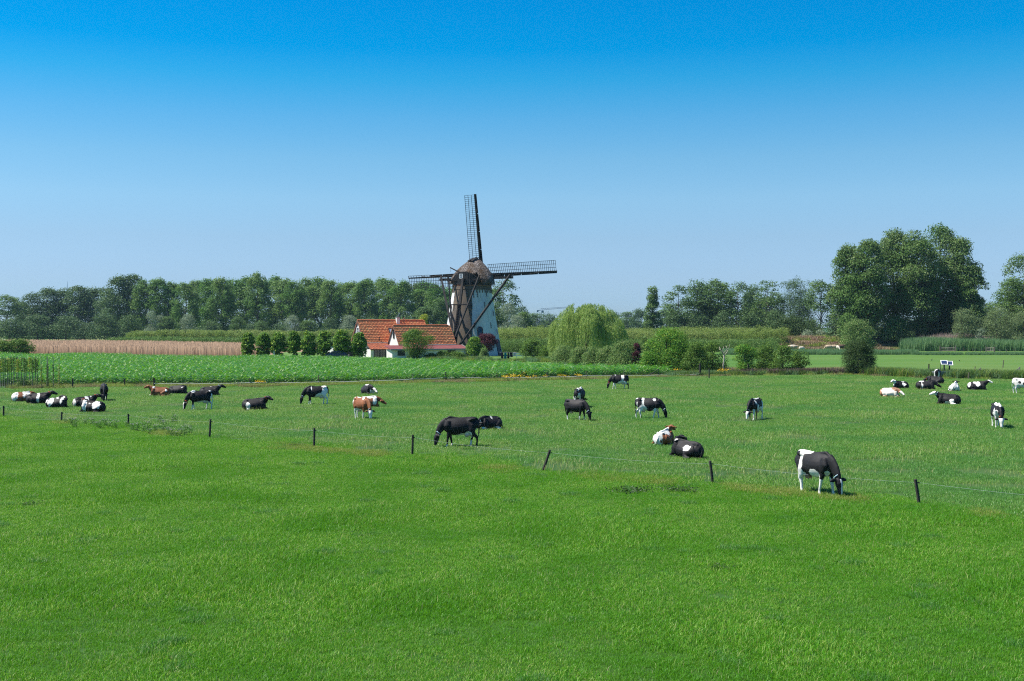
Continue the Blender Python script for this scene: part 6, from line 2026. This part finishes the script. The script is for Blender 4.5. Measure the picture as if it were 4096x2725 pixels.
for cx, yt_ in ((3778, 1451), (3799, 1454)):
    x = (cx - 3778) / p
    ztop = za(yt_, D)
    MB().tube([(x, .1, .7), (x, .1, ztop)], [.075, .075], 8).build('pole', M['steel'], sol)
    T = Matrix.Translation((x, .1, ztop + .02)) @ Matrix.Rotation(A(-14), 4, 'Z') @ Matrix.Rotation(A(38), 4, 'X')
    b = MB()
    for c, s in (((0, -.33, 0), (.72, .06, .05)), ((0, .33, 0), (.72, .06, .05)), ((-.33, 0, 0), (.06, .62, .05)), ((.33, 0, 0), (.06, .62, .05))): b.box(c, s)
    pn = b.build('solar_panel', M['white_paint'], sol, mtx=T)
    cell = MB().box((0, 0, .008), (.19, .28, .02)).mesh('solar_cell', M['panel_blue'])
    for i in range(3):
        for j in range(2):
            link('solar_cell', cell, pn, Matrix.Translation((-.20 + .2 * i, -.148 + .296 * j, 0)))
MB().tube([((3766 - 3778) / p, .3, .5), ((3766 - 3778) / p, .3, za(1452, D))], [.03, .03], 6).build('support_rod', M['steel'], sol)

# ------------------------------------------------------------------ laundry rack, clothes, garden fence, car
D = 199.0
p = F / D
def Lp(x, y): return Vector((xa(x, D), D, za(y, D)))
lr = thing('drying_rack', 'grey folding laundry rack on the mill lawn', 'drying rack', Vector((xa(2034, D), D, 0)))
o = Vector(lr.location)
b = MB()
zt = 1.35
for k in range(5):
    b.tube([(-1.55, -.32 + .16 * k, zt), (1.45, -.32 + .16 * k, zt)], [.014, .014], 5)
b.tube([(-1.55, -.34, zt), (-1.55, .34, zt)], [.018, .018], 5)
b.tube([(1.45, -.34, zt), (1.45, .34, zt)], [.018, .018], 5)
b.build('rail_frame', M['gutter'], lr)
for sx in (-.9, .9):
    for sy in (-1, 1):
        MB().tube([(sx, sy * .3, 0), (sx * .6, -sy * .3, zt)], [.018, .018], 5).build('leg', M['gutter'], lr)
def cloth(name, lb, cat, x0, x1, yb, col, pw=.5):
    m = flat(name + '_cloth', col, .9, .1)
    w, z0, z1 = (x1 - x0) / p, za(yb, D), zt + .03
    V, Fq = [], []
    nx, nz = 9, 8
    for side in (0, 1):
        for j in range(nz + 1):
            for i in range(nx + 1):
                s, q = i / nx, j / nz
                V.append((s * w - w / 2 + .03 * math.sin(q * 5 + s * 9), (-.40 if side == 0 else -.30) + .045 * math.sin(s * 12 + q * 2) * q + (.05 if side == 0 else -.05) * (1 - min(1, q * 4)), z1 - (z1 - z0) * q * (1 - .05 * math.sin(s * 7) * q)))
    n1 = (nx + 1) * (nz + 1)
    for sd_ in (0, 1):
        for j in range(nz):
            for i in range(nx):
                k = sd_ * n1 + j * (nx + 1) + i
                Fq.append((k, k + 1, k + nx + 2, k + nx + 1))
    for i in range(nx): Fq.append((i, i + 1, n1 + i + 1, n1 + i))
    t = tag(link(name, np_mesh(name, V, np.array(Fq), m, True)), lb, cat, 'laundry on the rack')
    t.location = (xa((x0 + x1) / 2, D), D + .08, 0)
cloth('trousers', 'dark trousers hanging longest at the left of the laundry rack', 'trousers', 2004, 2014, 1440, (.02, .02, .03))
cloth('towel', 'teal towel hanging on the laundry rack', 'towel', 2016, 2027, 1442, (.01, .17, .18))
cloth('shirt', 'narrow black shirt right of the teal towel', 'shirt', 2029, 2037, 1434, (.015, .015, .02))
cloth('sweater', 'wide black sweater on the laundry rack', 'sweater', 2038, 2051, 1428, (.012, .012, .016))
cloth('cloth', 'pale grey cloth at the right end of the laundry rack', 'cloth', 2053, 2063, 1424, (.45, .43, .42))
D2 = 214.0
wf = thing('white_fence', 'low white board fence behind the laundry rack', 'fence', (xa(2066, D2), D2, 0))
wpx = F / D2
for y in (1413, 1422): MB().box((0, 0, za(y, D2) - .05), (60 / wpx, .06, .22)).build('rail', M['white_paint'], wf)
for x in (2040, 2066, 2092): MB().box(((x - 2066) / wpx, .07, za(1412, D2) / 2), (.16, .08, za(1412, D2))).build('fence_post', M['white_paint'], wf)

def car():
    D = 203.0
    t = thing('parked_car', 'dark blue car parked under the seventh linden beside the house', 'car', (xa(1350, D), D, 0), A(4))
    M['car'] = flat('car_paint', (.015, .03, .07), .25, .6, .3)
    b = MB()
    prof = [(-2.0, .45), (-2.05, .75), (-1.95, .98), (-1.45, 1.08), (-.75, 1.42), (.45, 1.45), (1.15, 1.30), (1.75, .98), (2.0, .9), (2.05, .45)]
    n = len(prof)
    V = []
    for y, ins in ((-.86, 0), (.86, 0)):
        V += [(x, y * (1 - .14 * max(0, (z - .98) / .47)), z) for x, z in prof]
    b.add(V, [tuple(range(n)), tuple(range(2 * n - 1, n - 1, -1))] + [(i, i + n, (i + 1) % n + n, (i + 1) % n) for i in range(n)])
    b.build('body', M['car'], t)
    for poly in ([(-1.2, 1.08), (-.68, 1.36), (-.12, 1.38), (-.12, 1.06)], [(-.02, 1.06), (-.02, 1.38), (.42, 1.38), (1.0, 1.27), (1.25, 1.04)]):
        for s in (-1, 1):
            MB().prism([(x, s * .80 - s * .0, z) for x, z in poly], (0, s * .04, 0)).build('window', M['glass'], t)
    MB().prism([(-1.48, -.68, 1.09), (-1.48, .68, 1.09), (-.80, .62, 1.41), (-.80, -.62, 1.41)], (-.03, 0, .03)).build('windscreen', M['glass'], t)
    for x in (-1.3, 1.25):
        for s in (-1, 1):
            w = MB().tube([(x, s * .70, .32), (x, s * .90, .32)], [.32, .32], 16).build('wheel', M['plastic_black'], t)
            MB().tube([(x, s * .89, .32), (x, s * .915, .32)], [.19, .17], 12).build('rim', M['gutter'], w)
    for s in (-1, 1):
        MB().box((-2.0, s * .6, .78), (.12, .34, .14)).build('headlight', M['white_paint'], t)
car()
# leaning white ladder-like trestle among the lindens
t = thing('trestle', 'small white trestle leaning between the second and third lindens', 'trestle', Vector((xa(1094, 204), 204, 0)))
MB().beam((-.2, 0, 0), (.12, 0, 1.55), .06).build('leg', M['white_paint'], t)
MB().beam((.3, .1, 0), (.1, 0, 1.5), .06).build('leg', M['white_paint'], t)

# ------------------------------------------------------------------ far crane, wind turbine
def crane():
    D = 900.0
    t = thing('tower_crane', 'far tower crane rising over the trees right of the mill', 'crane', (xa(2170, D), D, 0))
    p = F / D
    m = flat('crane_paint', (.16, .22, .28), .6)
    zt, zj = za(1243, D), za(1241, D)
    b = MB()
    w = .9
    for sx in (-1, 1):
        for sy in (-1, 1): b.beam((sx * w, sy * w, 0), (sx * w, sy * w, zt), .22)
    for k in range(8):
        z0, z1 = zt * k / 8, zt * (k + 1) / 8
        s = 1 if k % 2 else -1
        b.beam((-w * s, -w, z0), (w * s, -w, z1), .14)
        b.beam((-w, -w * s, z0), (-w, w * s, z1), .14)
    b.build('mast', m, t)
    b = MB()
    j0, j1 = Vector((-1.4 / 1, 0, zj)), Vector(((2268 - 2170) / p, 0, za(1232, D)))
    for a, c in ((Vector((0, -.6, 0)), 0), (Vector((0, .6, 0)), 0), (Vector((0, 0, 1.2)), 1)): b.beam(j0 + a, j1 + a * .6, .2)
    for k in range(14):
        a0, a1 = j0.lerp(j1, k / 14), j0.lerp(j1, (k + 1) / 14)
        b.beam(a0 + Vector((0, -.6, 0)), a0.lerp(a1, .5) + Vector((0, 0, 1.1)), .14)
        b.beam(a0.lerp(a1, .5) + Vector((0, 0, 1.1)), a1 + Vector((0, -.6, 0)), .14)
    b.build('jib', m, t)
    b = MB()
    b.beam(j0, j0 + Vector((-3.0, 0, -.3)), .5)
    b.box(j0 + Vector((-2.4, 0, -.9)), (1.2, 1.2, 1.4))
    b.build('counterweight', m, t)
    MB().box((0, -.9, zt - .8), (1.3, 1.3, 1.8)).build('cab', m, t)
crane()
def turbine():
    D = 1500.0
    p = F / D
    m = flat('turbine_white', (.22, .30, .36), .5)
    hubz = za(1205, D)
    t = thing('wind_turbine', 'distant wind turbine with one blade tip above the left wood', 'wind turbine', (xa(266, D), D, 0))
    MB().tube([(0, 0, 0), (0, 0, hubz)], [1.3, .8], 10).build('tower', m, t)
    MB().box((0, 1.5, hubz + .3), (1.8, 5, 2.0)).build('nacelle', m, t)
    MB().tube([(0, -1.0, hubz + .3), (0, -2.2, hubz + .3)], [1.0, .5], 10).build('hub', m, t)
    R = (1205 - 1124) / p
    for k in range(3):
        a = A(4.5) + k * 2.0944
        d = Vector((math.sin(a), 0, math.cos(a)))
        s = Vector((d.z, 0, -d.x))
        b = MB()
        c = Vector((0, -1.6, hubz + .3))
        b.prism([c + d * .5 - s * .4, c + d * R * .2 - s * .8, c + d * R, c + d * R * .2 + s * .8, c + d * .5 + s * .4], (0, .25, 0))
        b.build('blade', m, t)
turbine()

# ------------------------------------------------------------------ sheep, far cow, birds
def sheep_mesh(seed):
    mb = MB()
    loft(mb, [(-.52, 0, .62), (-.45, 0, .62), (-.2, 0, .62), (.15, 0, .62), (.40, 0, .63), (.5, 0, .66)], [(.10, .12), (.22, .26), (.27, .30), (.27, .30), (.21, .26), (.10, .14)], 12)
    g = seed % 2
    h = (.62, 0, .82) if not g else (.70, 0, .40)
    loft(mb, [(.42, 0, .72), ((.42 + h[0]) / 2, 0, (.74 + h[2]) / 2), h], [(.15, .17), (.11, .13), (.09, .10)], 10)
    loft(mb, [h, (h[0] + .12, 0, h[2] - .05 - .1 * g), (h[0] + .22, 0, h[2] - .10 - .16 * g)], [(.08, .09), (.07, .08), (.045, .05)], 10)
    for k in (-1, 1):
        loft(mb, [(h[0], .06 * k, h[2] + .04), (h[0] - .02, .16 * k, h[2] + .02)], [(.03, .03), (.015, .02)], 6, (1, 0, 0))
        loft(mb, [(.30, .12 * k, .5), (.30, .12 * k, .25), (.31, .12 * k, -.02)], [(.07, .08), (.04, .04), (.035, .04)], 8)
        loft(mb, [(-.34, .12 * k, .5), (-.40, .12 * k, .25), (-.37, .12 * k, -.02)], [(.08, .1), (.04, .045), (.035, .04)], 8)
    return remeshed(mb, .04, .6)
wool = [noisy('wool_' + k_, a_, b_, 8, bump=.4) for k_, a_, b_ in (('tan', (.34, .25, .16), (.46, .36, .26)), ('cream', (.52, .45, .36), (.62, .55, .46)), ('dark', (.10, .06, .04), (.16, .10, .07)))]
sm = []
for k in range(2): sm.append(sheep_mesh(k))
for x, y, hd, sc, v, w, lb in [(3160, 1403, 175, 1.15, 0, 0, 'tan sheep at the left end of the left-hand group'), (3171, 1401, 185, 1.15, 1, 1, 'cream sheep second in the left-hand group'), (3180, 1402, 20, 1.1, 0, 0, 'tan sheep right in the left-hand group'), (3206, 1406, 15, 1.05, 1, 1, 'cream sheep grazing alone between the two groups'),
                             (3316, 1404, 182, 1.3, 1, 0, 'tan sheep at the left of the right-hand group'), (3334, 1402, 170, 1.2, 0, 0, 'tan sheep behind the cream one in the right-hand group'), (3347, 1406, -70, 1.3, 1, 1, 'cream sheep in front of the right-hand group'), (3364, 1402, 5, 1.25, 0, 2, 'dark brown sheep at the right end of the group')]:
    D = 255.0
    t = thing('sheep', lb, 'sheep', (xa(x, D), D, max(0, za(y, D))), A(hd), 'sheep behind the mown meadow')
    t.scale = (sc * 1.15,) * 3
    me = sm[v].copy()
    me.materials.append(wool[w])
    link('body', me, t)
t = thing('cow', 'pale grey cow cut by the left edge on the far meadow', 'cow', (xa(2, 420), 420, 0), A(0), 'cattle on the far meadow')
me, fr = cow_body('lie', 0.0, 0, 0, .05)
at = me.attributes.new('white', 'FLOAT', 'POINT')
at.data.foreach_set('value', np.full(len(me.vertices), .4, np.float32))
me.attributes.new('pink', 'FLOAT', 'POINT')
me.materials.append(COAT['black'])
t.scale = (1.3,) * 3
link('body', me, t)
def bird(x, y, lb, col, sc=1.0, z=0.0):
    f = gp(x, y)
    b = MB()
    loft(b, [(-.22, 0, .16), (-.10, 0, .17), (.05, 0, .18), (.14, 0, .24)], [(.03, .02), (.08, .08), (.09, .09), (.04, .05)], 8)
    loft(b, [(.12, 0, .24), (.16, 0, .31), (.20, 0, .33), (.26, 0, .32)], [(.035, .035), (.03, .03), (.04, .04), (.01, .01)], 8)
    for k in (-1, 1): loft(b, [(.02, .04 * k, .14), (.03, .04 * k, 0)], [(.012, .012), (.01, .01)], 5)
    t = tag(b.build('bird', flat('plumage', col, .8), None, True), lb, 'bird', 'birds on the meadows')
    t.location = f
    t.scale = (sc,) * 3
    t.rotation_euler.z = x % 6
bird(3727, 1444, 'dark bird on the mown meadow left of the solar panels', (.02, .02, .025), 1.0)
bird(3838, 1446, 'brown bird on the mown meadow right of the solar panels', (.10, .07, .05), .8)
bird(3880, 1399, 'goose in the sheep meadow right of the first gate', (.30, .26, .22), 1.5)
bird(3940, 1402, 'goose beside the second gate', (.22, .19, .16), 1.3)
bird(4003, 1403, 'goose right of the second gate', (.26, .24, .22), 1.3)
bird(4035, 1404, 'rightmost goose in the sheep meadow', (.22, .20, .18), 1.3)

# ------------------------------------------------------------------ thistles, ragwort, weed tufts
def tuft_mesh(r, n, h, w, leaf, heads=0, up=.5):
    zz = r.uniform(0, 1, n)
    P = np.stack([r.normal(size=n) * w * (.5 + .5 * zz), r.normal(size=n) * w * (.5 + .5 * zz), zz * h], 1)
    N = r.normal(size=(n, 3)) + np.array([0, 0, up])
    return leaf_cards(P, N, r.uniform(.6, 1.3, n) * leaf, r.uniform(.2, .4, n) * leaf, r)
rw = np.random.default_rng(171)
th_l, th_f = [], []
for k in range(4):
    h = rw.uniform(.6, .8)
    V, Fq = tuft_mesh(rw, 150, h, .20, .15)
    th_l.append(np_mesh('leaves', V, Fq, M['thistle']))
    n = 26
    P = np.stack([rw.normal(size=n) * .17, rw.normal(size=n) * .17, h * rw.uniform(.85, 1.12, n)], 1)
    V, Fq = leaf_cards(P, rw.normal(size=(n, 3)), np.full(n, .05), np.full(n, .045), rw)
    th_f.append(np_mesh('flowers', V, Fq, M['thistle_flower']))
TH = [(262, 1694), (285, 1702), (300, 1712), (340, 1700), (368, 1702), (385, 1712), (398, 1716), (420, 1708), (440, 1712), (462, 1716), (505, 1710), (528, 1722), (548, 1726), (575, 1730), (590, 1722), (600, 1736), (622, 1726), (655, 1724), (672, 1740), (690, 1746), (705, 1748), (722, 1748), (742, 1742), (760, 1734), (640, 1690), (690, 1696), (700, 1690)]
for i, (x, y) in enumerate(TH):
    f = gp(x, y)
    t = thing('thistle', 'grey green thistle with pale mauve flowers by the left fence posts', 'thistle', f, i * 1.3, 'thistles along the left part of the wire fence')
    s = .45 + .28 * ((i * 7) % 5) / 4
    t.scale = (s, s, s)
    link('leaves', th_l[i % 4], t)
    link('flowers', th_f[i % 4], t)
rg_l, rg_f = [], []
for k in range(3):
    V, Fq = tuft_mesh(rw, 60, .6, .14, .12)
    rg_l.append(np_mesh('leaves', V, Fq, M['weed']))
    n = 34
    P = np.stack([rw.normal(size=n) * .22, rw.normal(size=n) * .22, .62 + rw.normal(size=n) * .08], 1)
    V, Fq = leaf_cards(P, rw.normal(size=(n, 3)) * .6 + np.array([0, -.2, 1]), np.full(n, .10), np.full(n, .09), rw)
    rg_f.append(np_mesh('flowers', V, Fq, M['yellow_flower']))
RG = [(576, 1528, 1.5, 'ragwort in full yellow flower left of the thick post at the maize corner'), (572, 1536, 1.0, 'lower ragwort in front of the big one at the maize corner'), (1038, 1544, 1.0, 'middle of three ragworts below the first two lindens'), (1050, 1546, .9, 'right of three ragworts below the first two lindens'), (1030, 1546, .9, 'left of three ragworts below the first two lindens'), (2016, 1526, 1.0, None), (2030, 1528, 1.1, None), (2046, 1524, 1.2, None), (2060, 1530, 1.2, None), (2080, 1522, 1.0, None), (2095, 1518, 1.4, None),
      (2112, 1526, .9, None), (2136, 1522, .9, None), (2180, 1522, .9, None), (2240, 1520, 1.0, None), (2260, 1521, .9, None), (2310, 1519, 1.0, None), (2320, 1518, .9, None),
      (2704, 1502, 1.3, 'upright ragwort in the dry weeds right of the maize'), (2886, 1506, 1.4, 'ragwort flowering left of the dead tree stem'), (2900, 1507, 1.5, 'big ragwort flowering at the foot of the dead tree')]
for i, (x, y, s, lb) in enumerate(RG):
    f = gp(x, y)
    s *= .85
    t = thing('ragwort', lb or 'yellow flowering ragwort along the tape fence before the maize', 'ragwort', f, i * 1.1, 'ragwort along the pasture edge')
    t.scale = (s, s, s)
    link('leaves', rg_l[i % 3], t)
    link('flowers', rg_f[i % 3], t)
for i, (x, y, s, lb) in enumerate([(122, 2022, .5, 'small dark weed tuft in the near grass at the left'), (2510, 1972, .8, 'nettle tuft by the fence right of the leaning post'), (2560, 1966, .7, 'second nettle tuft by the fence right of the leaning post'), (2700, 1964, .8, 'nettle tuft left of the post before the nearest cow'), (2740, 1968, .7, 'nettle tuft at the post before the nearest cow'), (2880, 2275, .45, 'low dark weed tuft in the near grass at the right'), (1172, 1786, .6, 'brown weed tuft left of the fifth fence post')]):
    f = gp(x, y)
    V, Fq = tuft_mesh(rw, 170, .22, .38, .13, up=.8)
    t = tag(link('weed_tuft', np_mesh('weed_tuft', V, Fq, M['weed'])), lb, 'weed', 'weed tufts in the near grass')
    t.location = f
    t.scale = (s * 1.2, s * 1.2, s)

# ------------------------------------------------------------------ summer haze
hz = bpy.data.materials.new('haze_air')
hz.use_nodes = True
nt = hz.node_tree
for n_ in list(nt.nodes):
    if n_.type == 'BSDF_PRINCIPLED': nt.nodes.remove(n_)
pv_ = nt.nodes.new('ShaderNodeVolumePrincipled')
pv_.inputs['Color'].default_value = (.50, .76, 1.0, 1)
pv_.inputs['Density'].default_value = HAZE
pv_.inputs['Anisotropy'].default_value = 0.0
nt.links.new(pv_.outputs[0], nt.nodes['Material Output'].inputs['Volume'])
if HAZE > 0:
    b = MB().box((0, 840, 22.0), (2600, 1800, 46))
    tag(b.build('haze', hz), 'thin blue summer haze over the whole land', 'haze', None, 'stuff')
